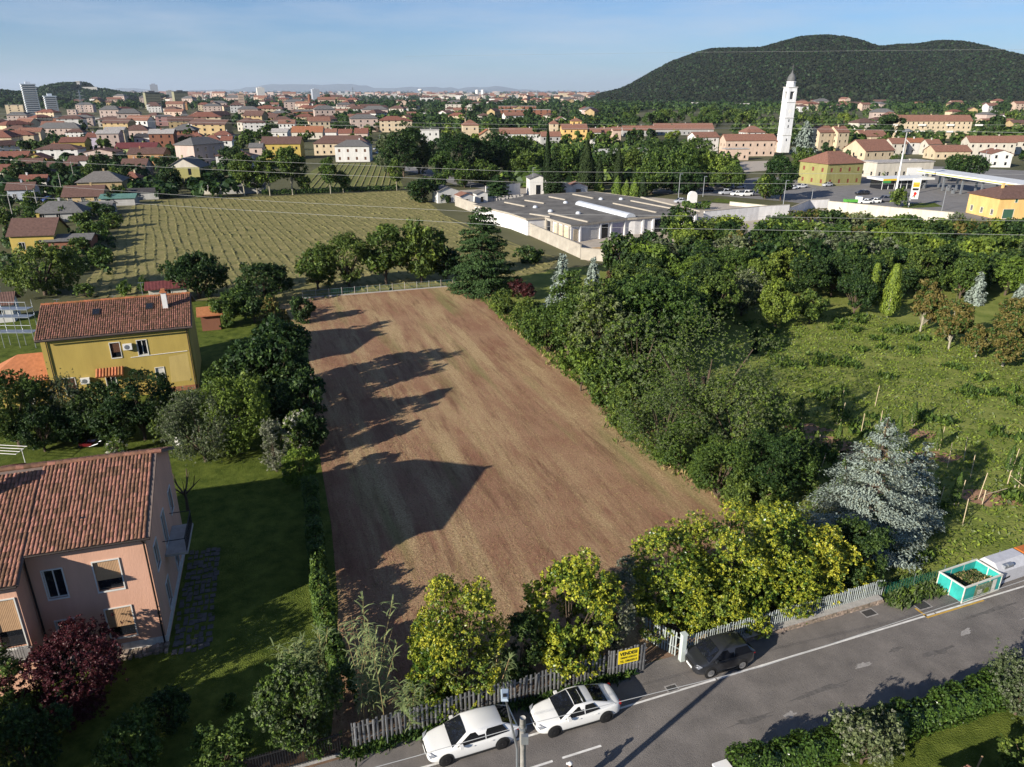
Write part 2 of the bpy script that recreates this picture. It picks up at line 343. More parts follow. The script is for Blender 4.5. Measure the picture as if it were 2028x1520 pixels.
def hedge(name, pts, w, h, leafs, label, s=.14, cover=2.6, parent=None, cat='hedge', lump=.12):
    """a clipped or ragged hedge running along ground points"""
    pts = [Vector((p[0], p[1], 0)) for p in pts]; Ls = [(pts[i + 1] - pts[i]).length for i in range(len(pts) - 1)]; L = sum(Ls)
    n = int(min(cover * L * (w + 2 * h) / (s * s), 60000)); t = RNG.uniform(0, L, n); P = np.zeros((n, 3)); D = np.zeros((n, 3)); acc = 0
    for i, l_ in enumerate(Ls):
        k = (t >= acc) & (t <= acc + l_); q = ((t[k] - acc) / l_)[:, None]; a = np.array(pts[i]); b = np.array(pts[i + 1]); P[k] = a + (b - a) * q; D[k] = (b - a) / l_; acc += l_
    X = np.stack([-D[:, 1], D[:, 0], np.zeros(n)], 1); ang = RNG.uniform(-.2, math.pi + .2, n); lum = 1 + lump * (np.sin(t * 2.1) + np.sin(t * .9 + 1) + .7 * np.sin(t * 5.3)) 
    ca = np.sign(np.cos(ang)) * np.abs(np.cos(ang)) ** .55; sa = np.sign(np.sin(ang)) * np.abs(np.sin(ang)) ** .55; rr = RNG.uniform(.72, 1.06, n)
    P = P + X * (ca * w / 2 * rr * lum)[:, None]; P[:, 2] = np.clip((.5 + .5 * np.maximum(sa, -.9)) * h * lum * rr, .03, None)
    N = X * ca[:, None] + np.array([0, 0, 1.0]) * sa[:, None] + RNG.normal(size=(n, 3)) * .45
    c0 = np.array(pts[0]); V, F = leafquads(P - c0, N, s * RNG.uniform(.6, 1.25, n), .5)
    root = thing(name, label, cat, pts[0]); mb = MB()
    for i in range(len(pts) - 1):
        for q in range(int(Ls[i] / 1.2) + 1):
            b = pts[i].lerp(pts[i + 1], min(1, q * 1.2 / Ls[i])) - pts[0]; mb.tube([(b.x, b.y, 0), (b.x + .1, b.y, h * .7)], [.04, .02], 5)
    mb.build('stem', BARK, root); link('foliage', np_mesh('foliage', V, F, [LM[x] for x in leafs], RNG.integers(0, len(leafs), n)), root); return root
# ------------------------------------------------------------------ buildings
def panel(mb, w, h, ops, fn, mi=0, mr=0, dep=.16):
    """wall w x h with rectangular openings (x0,x1,z0,z1); fn(x,z,depth) -> 3-D"""
    xs = sorted({0, w, *[c for o in ops for c in o[:2]]}); zs = sorted({0, h, *[c for o in ops for c in o[2:4]]})
    for i in range(len(xs) - 1):
        for j in range(len(zs) - 1):
            cx, cz = (xs[i] + xs[i + 1]) / 2, (zs[j] + zs[j + 1]) / 2
            if any(o[0] < cx < o[1] and o[2] < cz < o[3] for o in ops): continue
            mb.quad(fn(xs[i], zs[j], 0), fn(xs[i + 1], zs[j], 0), fn(xs[i + 1], zs[j + 1], 0), fn(xs[i], zs[j + 1], 0), mi)
    for a, b, c, d in [o[:4] for o in ops]:
        for p, q in (((a, c), (a, d)), ((a, d), (b, d)), ((b, d), (b, c)), ((b, c), (a, c))):
            mb.quad(fn(*p, 0), fn(*q, 0), fn(*q, dep), fn(*p, dep), mr)
WC = {}
FRAME = mat('window_frame', (.62, .6, .55), .6, .05, 3)
def winmesh(w, h, style):
    k = (round(w, 2), round(h, 2), style)
    if k in WC: return WC[k]
    f = MB(); t = .05
    for x0, x1, z0, z1 in ((-.06, w + .06, -.09, 0), (-.06, w + .06, h, h + .07), (-.06, 0, 0, h), (w, w + .06, 0, h)): f.box(x0, x1, -.05, .04, z0, z1)
    if style in ('glass', 'door'):
        f.box(w / 2 - .03, w / 2 + .03, .07, .11, 0, h)
        for x in (0, w - t): f.box(x, x + t, .07, .11, 0, h)
        for z in (0, h - t): f.box(t, w - t, .07, .11, z, z + t)
    p = MB(); p.box(0.004, w - .004, .115, .15, 0.004, h - .004)
    s = None
    if style not in ('glass', 'door', 'open'):
        s = MB()
        if style.startswith('half'): s.box(.01, w - .01, .05, .075, h * .35, h - .01)
        elif style.startswith('side'): s.box(-w * .45, -.07, -.07, -.03, 0, h); s.box(w + .07, w * 1.45, -.07, -.03, 0, h)
        else: s.box(.01, w - .01, .05, .075, .01, h - .01)
    WC[k] = (f.mesh('window', FRAME), p.mesh('pane', GLASS), s.mesh('shutter', SHUT[style.split('_')[-1]]) if s else None); return WC[k]
def autowin(w, he, n=None, fl=None, ww=1.0, wh=1.35, style='glass', first=.9):
    fl = fl or max(1, int((he + .3) / 3)); n = n if n is not None else max(1, int(w / 3.4)); sp = w / max(n, 1); st = he / fl
    return [(sp * (i + .5) - ww / 2, min(st * j + first, he - wh - .3), ww, wh, style) for j in range(fl) for i in range(n)]
def roofprism(mb, w, d, he, hr, ov, ridge, hip=0.0, th=.16):
    """gable or hip roof over a w x d plan; ridge along x or y"""
    sw = ridge == 'y'
    if sw: w, d = d, w
    X = w / 2 + ov; Yh = d / 2; k = (hr - he) / Yh; Yo = Yh + ov; ze = he - k * ov; q = lambda x, y, z: ((-y, x, z) if sw else (x, y, z))
    xr = X - hip * Yo if hip else X
    for dz, rev in ((0, True), (th, False)):
        A = [q(-X, -Yo, ze + dz), q(X, -Yo, ze + dz), q(X, Yo, ze + dz), q(-X, Yo, ze + dz), q(-xr, 0, hr + dz), q(xr, 0, hr + dz)]
        fs = [(0, 1, 5, 4), (2, 3, 4, 5)] + ([(1, 2, 5), (3, 0, 4)] if hip else [])
        mb.add(A, [tuple(reversed(f)) if rev else f for f in fs])
    E = [(-X, -Yo), (X, -Yo), (X, Yo), (-X, Yo)]
    for i in ((0, 2) if not hip else range(4)):
        a, b = E[i], E[(i + 1) % 4]; mb.quad(q(*a, ze), q(*b, ze), q(*b, ze + th), q(*a, ze + th))
    if not hip:
        for sx in (-1, 1):
            for sy in (-1, 1):
                p = [q(sx * X, sy * Yo, ze), q(sx * X, 0, hr), q(sx * X, 0, hr + th), q(sx * X, sy * Yo, ze + th)]; mb.quad(*(p if sx * sy > 0 else p[::-1]))
def house(label, P, rot, w, d, he, hr, wall, roof, ridge='x', hip=0.0, wins=None, left=None, right=None, back=None, ov=.45, chim=1, name='house', cat='house', group=None, balcony=None, gabm=None, flat=False, small=False, style='glass', door=None):
    """footprint w x d with its front (-y) middle at P"""
    root = thing(name, label, cat, P, rot, group); mb = MB(); x0, x1 = -w / 2, w / 2; off = d / 2
    wins = autowin(w, he, style=style) if wins is None else wins; right = autowin(d, he, style=style) if right is None else right; left = autowin(d, he, style=style) if left is None else left
    sides = [(w, wins, lambda x, z, q: (x0 + x, q, z), 0, (x0, 0)), (d, right, lambda x, z, q: (x1 - q, x, z), R(90), (x1, 0)),
             (w, back or [], lambda x, z, q: (x1 - x, d - q, z), R(180), (x1, d)), (d, left, lambda x, z, q: (x0 + q, d - x, z), R(-90), (x0, d))]
    for ww, ops, fn, a, c in sides:
        ops = [o for o in ops if o[0] > .05 and o[0] + o[2] < ww - .05 and o[1] + o[3] < he - .05]
        panel(mb, ww, he, [(o[0], o[0] + o[2], o[1], o[1] + o[3]) for o in ops], fn)
        for o in ops:
            f, p, s = winmesh(o[2], o[3], o[4]); loc = Vector((c[0] + math.cos(a) * o[0], c[1] + math.sin(a) * o[0], o[1]))
            fo = link('window' if o[4] != 'door' else 'door', f, root, loc, a)
            if not small: link('pane', p, fo)
            else: fo.data = p
            if s and not small: link('shutter', s, fo)
            elif s and small: fo.data = s
    if not hip and not flat:
        if ridge == 'x':
            for x in (x0, x1): mb.add([(x, 0, he), (x, d, he), (x, d / 2, hr)], [(0, 1, 2) if x > 0 else (2, 1, 0)], 1 if gabm else 0)
        else:
            for y in (0, d): mb.add([(x0, y, he), (x1, y, he), (0, y, hr)], [(0, 1, 2) if y == 0 else (2, 1, 0)], 1 if gabm else 0)
    wo = mb.build('wall', [wall, gabm] if gabm else wall, root)
    rb = MB()
    if flat:
        rb.box(x0 - .3, x1 + .3, -.3, d + .3, he, he + .3); ro = rb.build('roof', roof, root)
    else:
        roofprism(rb, w, d, he, hr, ov, ridge, hip); ro = rb.build('roof', roof, root, (0, off, 0))
    for i in range(chim):
        cx = (random.uniform(-.3, .3)) * w; cy = random.uniform(-.12, .12) * d; zt = (hr if not flat else he) + .7; ch = MB(); ch.box(cx - .25, cx + .25, cy - .25, cy + .25, he, zt); ch.box(cx - .33, cx + .33, cy - .33, cy + .33, zt, zt + .12); c_ = ch.build('chimney', wall, ro)
        if flat: c_.location = (0, off, 0)
    if balcony:
        for bx, bz, bw in balcony:
            b = MB(); b.box(bx - bw / 2, bx + bw / 2, -1.1, 0, bz - .15, bz); b.box(bx - bw / 2, bx + bw / 2, -1.1, -1.04, bz, bz + .95); b.box(bx - bw / 2, bx - bw / 2 + .06, -1.04, 0, bz, bz + .95); b.box(bx + bw / 2 - .06, bx + bw / 2, -1.04, 0, bz, bz + .95); b.build('balcony', WHITE, root)
    return root
def ph(label, uL, uR, vb, ve, vr, wall, roof, rot=12, dr=.8, **k):
    """house surveyed from its front base line uL..uR at row vb, eave row ve, ridge row vr"""
    P = G((uL + uR) / 2, vb); Wd = (uR - uL) * MPP((uL + uR) / 2, vb); he = max(2.4, HT(ve, P.y)); a = R(rot); d = Wd * dr
    c = abs(math.cos(a)); w = Wd * .9 / max(c, .5); hr = max(he + .6, HT(vr, P.y + d * .5))
    hr = min(hr, he + .5 * (d if k.get('ridge', 'x') == 'x' else w) * .62)
    return house(label, P, a, w, d, he, hr, wall, roof, small=P.y > 260, **k)
# ------------------------------------------------------------------ land: ground, fields, lawns, street
GROUND = mat('ground', (.085, .095, .04), .95, .45, .012, .3, 3, col2=(.15, .14, .075), spec=.1, detail=10)
link('ground', np_mesh('ground', [(-60000, -300, 0), (60000, -300, 0), (60000, 70000, 0), (-60000, 70000, 0)], [(0, 1, 2, 3)], [GROUND]), kind='structure')
def field_mat():
    m = mat('stubble', (.2, .12, .065), .95, 0, spec=.08); n = m.node_tree.nodes; l = m.node_tree.links; b = n['Principled BSDF']
    tc = n.new('ShaderNodeTexCoord'); m0 = n.new('ShaderNodeMapping'); m0.inputs['Rotation'].default_value = (0, 0, R(-20)); mp = n.new('ShaderNodeMapping'); mp.inputs['Scale'].default_value = (1, .1, 1); l.new(tc.outputs['Object'], m0.inputs[0]); l.new(m0.outputs[0], mp.inputs[0])
    def nz(src, s, d=6, r=.65):
        x = n.new('ShaderNodeTexNoise'); x.inputs['Scale'].default_value = s; x.inputs['Detail'].default_value = d; x.inputs['Roughness'].default_value = r; l.new(src, x.inputs[0]); return x.outputs[0]
    def ramp(f, a, b_, p0=.35, p1=.65):
        r = n.new('ShaderNodeValToRGB'); r.color_ramp.elements[0].position = p0; r.color_ramp.elements[1].position = p1; r.color_ramp.elements[0].color = (*a, 1); r.color_ramp.elements[1].color = (*b_, 1); l.new(f, r.inputs[0]); return r.outputs[0]
    def mix(f, a, b_, k=1.0):
        x = n.new('ShaderNodeMixRGB'); mm = n.new('ShaderNodeMath'); mm.operation = 'MULTIPLY'; mm.inputs[1].default_value = k; l.new(f, mm.inputs[0]); l.new(mm.outputs[0], x.inputs[0]); l.new(a, x.inputs[1])
        if isinstance(b_, tuple): x.inputs[2].default_value = (*b_, 1)
        else: l.new(b_, x.inputs[2])
        return x.outputs[0]
    O = tc.outputs['Object']
    soil = ramp(nz(O, .1, 9, .7), (.25, .122, .076), (.35, .215, .128))
    straw = ramp(nz(O, 6, 5, .85), (.3, .2, .11), (.6, .45, .24), .38, .66)
    c = mix(ramp(nz(mp.outputs[0], .28, 9, .72), (0, 0, 0), (1, 1, 1), .45, .6), soil, straw, .95)
    c = mix(ramp(nz(mp.outputs[0], .3, 7, .6), (0, 0, 0), (1, 1, 1), .55, .7), c, (.19, .2, .07), .7)
    c = mix(ramp(nz(mp.outputs[0], .9, 6, .7), (0, 0, 0), (1, 1, 1), .52, .66), c, (.17, .088, .055), .75)
    c = mix(ramp(nz(mp.outputs[0], 4, 5, .7), (0, 0, 0), (1, 1, 1), .53, .66), c, (.4, .28, .15), .35)
    c = mix(ramp(nz(O, 10, 3, .9), (0, 0, 0), (1, 1, 1), .5, .68), c, (.1, .058, .036), .5)
    l.new(c, b.inputs['Base Color'])
    bp = n.new('ShaderNodeBump'); bp.inputs['Strength'].default_value = 1; bp.inputs['Distance'].default_value = .12; l.new(nz(tc.outputs['Object'], 5, 7, .8), bp.inputs['Height']); l.new(bp.outputs[0], b.inputs['Normal']); return m
STUB = field_mat()
GRASS = mat('lawn', (.06, .1, .012), .9, .45, .9, 1, 12, col2=(.14, .17, .03), spec=.1, detail=9)
ROUGH = mat('rough_grass', (.14, .195, .032), .95, .3, .3, .9, 5, col2=(.25, .26, .07), spec=.1, detail=10)
MOWN = mat('mown', (.19, .195, .065), .95, .35, .3, .8, 4, col2=(.29, .24, .105), spec=.08, detail=9)
MOWN2 = mat('mown_green', (.17, .19, .05), .95, .3, .25, .8, 3, col2=(.18, .18, .07), spec=.08, detail=9)
ASPH = mat('asphalt', (.155, .14, .128), .9, .22, .45, .5, 30, col2=(.215, .192, .172), spec=.2, detail=12)
ASPH2 = mat('asphalt_grey', (.19, .18, .17), .9, .18, .3, .2, 10, spec=.2); PAVE = mat('paving', (.38, .33, .27), .9, .15, .5, .2); PAINT = mat('road_paint', (.62, .6, .56), .8, .22, 2.5, detail=8); YPAINT = mat('road_paint_yellow', (.5, .3, .06), .8, .2, 3)
DIRT = mat('dirt', (.16, .1, .065), .95, .3, .8, .6)
FL = [(-36, 108.5), (-27, 92), (-22.5, 76), (-19.5, 66), (-16.4, 56), (-13.5, 47), (-11, 38), (-9.6, 31), (-9, 27.2)]
SA = R(20.19); SO = Vector((5.58, 29.40, 0)); ST_ = Vector((math.cos(SA), math.sin(SA), 0)); SN_ = Vector((-math.sin(SA), math.cos(SA), 0))
def ST(s, d, z=0): p = SO + ST_ * s + SN_ * d; p.z = z; return p
FRT = [(920, 565), (958, 598), (1000, 640), (1050, 682), (1100, 725), (1160, 766), (1200, 802), (1225, 860), (1300, 905), (1380, 955), (1432, 985)]
FIELD = FL + [tuple(ST(0, 3)[:2]), tuple(ST(12, 3)[:2]), (17.5, 49)] + [tuple(p[:2]) for p in reversed(PG(FRT))] + [tuple(G(760, 578)[:2]), tuple(G(640, 588)[:2])]
sheet('ploughed_field', FIELD, .03, STUB)
sheet('lawn', FL + [tuple(ST(-15, 2.6)[:2]), (-40, 8), (-95, 0), (-95, 70), (-70, 104), (-45, 112)], .015, GRASS)
NURS = [tuple(p[:2]) for p in PG(FRT)] + [(18, 49), tuple(ST(13, 2.6)[:2]), tuple(ST(20, 2.3)[:2]), tuple(ST(50, 2.8)[:2]), (130, 90), (130, 150), (70, 160), (25, 140), (0, 130)]
sheet('nursery_grass', NURS, .012, ROUGH)
MOW = PG([(150, 590), (200, 520), (262, 408), (300, 397), (640, 386), (800, 378), (850, 402), (900, 442), (1000, 482), (1110, 512), (1080, 540), (920, 562), (700, 585), (560, 606), (330, 590)])
mown = sheet('mown_field', MOW, .016, MOWN)
sheet('mown_meadow', PG([(590, 386), (600, 350), (640, 325), (775, 322), (800, 372), (640, 383)]), .016, MOWN2)
# raked rows of cut grass
rowm = mat('cut_grass_row', (.125, .125, .042), .95, .35, 1.5, .8, 8, col2=(.27, .24, .1), spec=.08); wd = Vector((-.43, .9, 0)).normalized(); wnrm = Vector((wd.y, -wd.x, 0))
for i in range(-44, 80):
    base = Vector((-48, 172, 0)) + wnrm * (i * 1.8); t = np.arange(-130, 130, .55); X = base.x + wd.x * t; Y = base.y + wd.y * t
    wob = .25 * np.sin(t * .11 + i) + RNG.normal(size=len(t)) * .07; X = X + wnrm.x * wob; Y = Y + wnrm.y * wob
    ok = inpoly(X, Y, MOW)
    if ok.sum() < 12: continue
    X, Y = X[ok], Y[ok]; n = len(X); hh = np.maximum(.03, .11 + RNG.normal(size=n) * .09 + .05 * np.sin(np.arange(n) * .3 + i)); ww = .3 + RNG.normal(size=n) * .09
    V = np.stack([np.stack([X - wnrm.x * ww, Y - wnrm.y * ww, np.full(n, .017)], 1), np.stack([X, Y, hh], 1), np.stack([X + wnrm.x * ww, Y + wnrm.y * ww, np.full(n, .017)], 1)], 1).reshape(-1, 3)
    k = np.arange(n - 1)[:, None] * 3; F = np.concatenate([k + np.array([[0, 1, 4, 3]]), k + np.array([[1, 2, 5, 4]])]); V0 = V[0].copy()
    link('cut_grass_row', np_mesh('cut_grass_row', V - V0, F, [rowm], smooth=False), mown, V0)
for i in range(14):
    a = G(600 + i * 14, 378); b = G(648 + i * 11, 324); mb = MB(); n_ = 40; pts = [a.lerp(b, k / n_) for k in range(n_ + 1)]
    for k in range(n_): p, q = pts[k], pts[k + 1]; h = .16 + random.random() * .1; mb.quad((p.x - .45, p.y, .018), (p.x, p.y, h), (q.x, q.y, h), (q.x - .45, q.y, .018)); mb.quad((p.x, p.y, h), (p.x + .45, p.y, .018), (q.x + .45, q.y, .018), (q.x, q.y, h))
    mb.build('cut_grass_row', rowm, bpy.data.objects['mown_meadow'])
# the street with its paint
sheet('road', [ST(-60, 1.9), ST(-60, -5.6), ST(70, -5.9), ST(70, 2.2), ST(20, 1.95), ST(4, 2.4), ST(2, 2.4), ST(0, 1.9)], .045, ASPH)
rd = bpy.data.objects['road']
def strip(name, s0, s1, d0, d1, m, z=.05, w=None): return sheet(name, [ST(s0, d0 if w is None else d0 - w), ST(s1, d1 - (w or 0)), ST(s1, d1 + (w or .1)), ST(s0, d0 + (w or .1))], z, m, parent=rd)
for a, b in ((-20, -9.4), (-9.3, 6), (6.1, 22), (22.1, 60)): strip('edge_line', a, b, .02 + (.2 if a < -9.35 else 0), .02, PAINT, w=.06)
for s in (-9.4, -6.6, -4, -14): strip('centre_dash', s, s + 2.1, -1.77, -1.77, PAINT, w=.06)
strip('yellow_mark', 21.2, 21.35, .3, .3, YPAINT, w=.5); strip('yellow_mark', 21.35, 26, -.12, -.12, YPAINT, w=.06)
PATCH = mat('tar_patch', (.115, .105, .097), .9, .3, 2, .3); PATCHL = mat('pale_patch', (.3, .28, .26), .9, .25, 4, .3); IRON = mat('iron_cover', (.09, .085, .08), .6, .2, 12, .4, metal=.5)
for s, d, a, b, m in ((14.5, -1.9, .7, .16, PATCHL), (17.2, -1.6, .5, .2, PATCH), (22.3, -1.9, .55, .25, PATCHL), (8.2, -3.4, .35, .22, PATCHL), (19.3, -2.6, 1.2, .22, PATCH), (11, -2.6, 2.2, .2, PATCH), (25.5, -1.0, 2.5, .16, PATCH), (6, -3.0, 1.4, .18, PATCH), (28, -2.2, 1.6, .2, PATCHL)):
    pts = []
    for k in range(22): t = k * .2856; q = random.uniform(.45, 1.25); pts.append(ST(s + math.cos(t) * a * q, d + math.sin(t) * b * q))
    sheet('road_patch', pts, .05, m, parent=rd)
for s, d, w in ((18.2, 1.45, .4), (21.9, .85, .45), (3.4, .3, .28)):
    o = strip('drain_frame', s - w - .08, s + w + .08, d, d, PATCHL, z=.05, w=w * .6 + .08); strip('drain_cover', s - w, s + w, d, d, IRON, z=.055, w=w * .6)
sheet('verge', [ST(-40, 1.85), ST(0, 1.85), ST(1, 2.3), ST(4, 2.5), ST(5, 1.8), ST(5.4, 2.5), ST(5, 3.5), ST(-40, 3.5)], .035, DIRT)
# ------------------------------------------------------------------ near houses
TILE_A = mat('clay_tile', (.25, .125, .08), .85, .35, 3, .3, 20, island=.42, spec=.2, detail=8); TILE_B = mat('clay_tile_dark', (.2, .1, .065), .85, .3, 3, .3, 20, island=.4, spec=.2); TILE_O = mat('clay_tile_orange', (.38, .15, .065), .8, .2, 3, .3, island=.25, spec=.2)
def tiles(parent, o, ux, vx, L, Sl, m, pw=.2, pr=.36, lo=.0):
    """rows of barrel tiles on a roof plane: o eave corner, ux along the eave, vx up the slope"""
    o = np.array(o, float); ux = np.array(ux, float); vx = np.array(vx, float); nx = np.cross(ux, vx); nc = int(L / pw); nr = int(Sl / pr); V = []; F = []
    for j in range(nr):
        for i in range(nc):
            x = (i + .5) * pw + RNG.normal() * .008; y = j * pr + RNG.normal() * .012; lft = RNG.normal() * .008
            for t, (yy, hz) in enumerate(((y - .03, .05 + lft), (y + pr + .02, .012))):
                for dx, dz in ((-.1, 0), (-.055, .038), (.055, .038), (.1, 0)): V.append(o + ux * (x + dx * (1.0 if t == 0 else .85) * pw / .22) + vx * yy + nx * (hz + dz))
            k = len(V) - 8
            for q in range(3): F.append((k + q, k + q + 1, k + q + 5, k + q + 4))
    return link('roof_tiles', np_mesh('roof_tiles', np.array(V), F, [m]), parent, kind='stuff')
PINK = wallm('pink', (.6, .345, .24), .1); YEL = wallm('yellow', (.42, .31, .085), .12); PLINTH = mat('marble_plinth', (.6, .57, .52), .6, .2, 4); SOFF = mat('soffit', (.16, .12, .1), .9, .1); GUT = mat('gutter', (.045, .035, .03), .5, .1, 4, metal=.4)
STONE = mat('rubble_stone', (.28, .22, .17), .95, .3, 4, .5, island=.3)
def pipe(parent, pts, r=.05, name='downpipe', m=None): return MB().tube(pts, r, 7).build(name, m or GUT, parent)
# pink house: local x = 0 at the right front corner, x negative to the left
hp = thing('villa', 'peach pink two storey villa with red barrel tiled roof at lower left', 'house', (-20.1, 34.2, 0), R(17))
w_main = [(-2.81, 4.45, 1.27, 1.9, 'half_wood'), (-5.25, 4.5, .94, 1.8, 'glass'), (-2.77, 1.2, 1.31, 2.0, 'half_wood'), (-5.26, 1.25, .9, 1.75, 'glass')]
mb = MB(); DPT = 10.4; LX = -19.0; SEAM = -6.0; PJ = -1.6; HE = 7.75; HR = 9.95; HP = 7.2
def wfn(x0, y): return lambda x, z, q: (x0 + x, y + q, z)
panel(mb, -SEAM, HE, [(w[0] - SEAM, w[0] - SEAM + w[2], w[1], w[1] + w[3]) for w in w_main], wfn(SEAM, 0))
w_left = [(-7.35, 2.95, 1.15, 3.0, 'half_wood'), (-11.4, 3.0, 1.2, 1.9, 'half_wood'), (-14.6, 3.0, 1.2, 1.9, 'glass')]
panel(mb, SEAM - LX, HP, [(w[0] - LX, w[0] - LX + w[2], w[1], w[1] + w[3]) for w in w_left], wfn(LX, PJ))
w_side = [(1.2, 4.4, 1.0, 1.6, 'glass'), (4.4, 3.9, 1.0, 2.2, 'door'), (7.6, 4.4, 1.0, 1.6, 'glass'), (2.2, 1.0, 1.0, 1.7, 'glass'), (6.2, 1.0, 1.0, 1.7, 'glass')]
panel(mb, DPT, HE, [(w[0], w[0] + w[2], w[1], w[1] + w[3]) for w in w_side], lambda x, z, q: (-q, x, z))
mb.quad((SEAM, PJ, 0), (SEAM, 0, 0), (SEAM, 0, HE), (SEAM, PJ, HP)); mb.quad((0, DPT, 0), (LX, DPT, 0), (LX, DPT, HE), (0, DPT, HE)); mb.add([(0, 0, HE), (0, DPT, HE), (0, DPT / 2, HR)], [(0, 1, 2)]); mb.quad((LX, DPT, 0), (LX, PJ, 0), (LX, PJ, HP), (LX, DPT, HE))
mb.build('wall', PINK, hp)
for lst, y, rot in ((w_main, 0, 0), (w_left, PJ, 0)):
    for w in lst:
        f, p, s = winmesh(w[2], w[3], w[4]); fo = link('window', f, hp, (w[0], y, w[1])); link('pane', p, fo)
        if s: link('shutter', s, fo)
for w in w_side:
    f, p, s = winmesh(w[2], w[3], w[4]); fo = link('window', f, hp, (0, w[0], w[1]), R(90)); link('pane', p, fo)
MB().box(SEAM + .01, .03, -.04, -.001, .25, .75).box(.001, .04, 0, DPT, .25, .75).build('plinth', PLINTH, hp)
mb = MB()
for k in range(26):
    x = -6 + k * .235; z = 0
    for j in range(2): h = random.uniform(.12, .2); q = random.uniform(.1, .2); mb.box(x, x + random.uniform(.15, .25), -.3 - q * (2 - j), -.05, z, z + h, a=random.uniform(-.2, .2), c=(x + .1, -.2)); z += h
mb.build('stone_footing', STONE, hp, kind='stuff')
rf = MB(); sl = (HR - HE) / (DPT / 2); OV = .45; RX = .35
def slab(mb, x0, x1, y0, z0, y1, z1, th=.14): 
    mb.add([(x0, y0, z0), (x1, y0, z0), (x1, y1, z1), (x0, y1, z1), (x0, y0, z0 + th), (x1, y0, z0 + th), (x1, y1, z1 + th), (x0, y1, z1 + th)], [(0, 3, 2, 1), (4, 5, 6, 7), (0, 1, 5, 4), (1, 2, 6, 5), (2, 3, 7, 6), (3, 0, 4, 7)])
slab(rf, SEAM + .35, RX, -OV, HE - sl * OV, DPT / 2, HR); slab(rf, LX - .3, SEAM + .349, PJ - OV, HE - sl * (OV - PJ), DPT / 2, HR); slab(rf, LX - .3, RX, DPT + OV, HE - sl * OV, DPT / 2 + .001, HR)
ro = rf.build('roof', SOFF, hp)
nrm = math.hypot(1, sl); up = (0, 1 / nrm, sl / nrm); dn = (0, -1 / nrm, sl / nrm)
tiles(ro, (SEAM + .36, -OV - .06, HE - sl * OV + .13), (1, 0, 0), up, RX - SEAM - .36, (DPT / 2 + OV) * nrm, TILE_A); tiles(ro, (LX - .3, PJ - OV - .06, HE - sl * (OV - PJ) + .13), (1, 0, 0), up, SEAM + .35 - LX + .3, (DPT / 2 + OV - PJ) * nrm, TILE_A)
tiles(ro, (RX, DPT + OV + .06, HE - sl * OV + .13), (-1, 0, 0), dn, RX - LX + .3, (DPT / 2 + OV) * nrm, TILE_B)
rm_ = MB(); x = LX
while x < RX: rm_.tube([(x, DPT / 2, HR + .2), (x + .42, DPT / 2, HR + .17)], [.15, .12], 8); x += .4
rm_.build('ridge_tiles', TILE_A, ro, kind='stuff')
pipe(hp, [(SEAM + .36, -OV - .09, HE - sl * OV + .07), (RX, -OV - .09, HE - sl * OV + .07)], .07, 'gutter'); pipe(hp, [(LX, PJ - OV - .09, HP - .25), (SEAM + .3, PJ - OV - .09, HP - .25)], .07, 'gutter')
pipe(hp, [(-.12, -.4, HE - .25), (-.12, -.09, HE - .6), (-.12, -.09, .2)]); pipe(hp, [(SEAM + .12, -.09, HE - .3), (SEAM + .12, -.09, .2)])
cb = MB(); cx, cy = -8.6, 3.4; cb.box(cx - .28, cx + .28, cy - .28, cy + .28, 8.4, 10.55); co = cb.build('chimney', mat('render_grey', (.42, .38, .33), .9, .2, 3), ro)
cb = MB(); cb.box(cx - .4, cx + .4, cy - .4, cy + .4, 10.55, 10.65); cb.box(cx - .3, cx + .3, cy - .3, cy + .3, 10.65, 10.82); cb.box(cx - .38, cx + .38, cy - .38, cy + .38, 10.82, 10.92); cb.box(cx - .24, cx + .24, cy - .24, cy + .24, 10.92, 11.2); cb.build('chimney_cap', TILE_A, co)
MB().box(-3.25, -2.95, 1.2, 1.6, 8.46, 8.52).build('roof_light', GLASS, ro)
bl = MB(); bl.box(0.02, 1.3, 3.6, 7.0, 3.72, 3.88); bo = bl.build('balcony', CONC, hp); rl = MB()
for k in range(24): y = 3.62 + k * .145; rl.box(1.24, 1.26, y, y + .02, 3.88, 4.8)
rl.box(1.22, 1.28, 3.6, 7, 4.8, 4.84); rl.box(.02, 1.22, 3.6, 3.63, 4.8, 4.84); rl.box(.02, 1.22, 6.97, 7, 4.8, 4.84); rl.build('railing', DARKM, bo)
bl = MB(); bl.box(-8.6, SEAM, PJ - .95, PJ - .01, 2.72, 2.86); bo = bl.build('balcony', CONC, hp); rl = MB()
for k in range(22): x = -8.6 + k * .12; rl.box(x, x + .015, PJ - .94, PJ - .925, 2.86, 3.75)
rl.box(-8.6, SEAM, PJ - .95, PJ - .92, 3.75, 3.78); rl.build('railing', DARKM, bo)
pv = MB()
for i in range(18):
    for j in range(6): x = .25 + j * .36 + random.uniform(-.06, .06); y = -1 + i * .6 + random.uniform(-.12, .12); pv.box(x, x + random.uniform(.2, .34), y + random.uniform(0, .15), y + random.uniform(.4, .58), .02, .05 + random.random() * .015, a=random.uniform(-.1, .1), c=(x, y))
pvo = pv.build('stone_paving', mat('flagstone', (.1, .092, .085), .9, .35, 3, .3), None, (-20.1, 34.2, 0), R(17), kind='stuff'); tag(pvo, 'strip of irregular grey flagstones along the pink villa', 'paving')
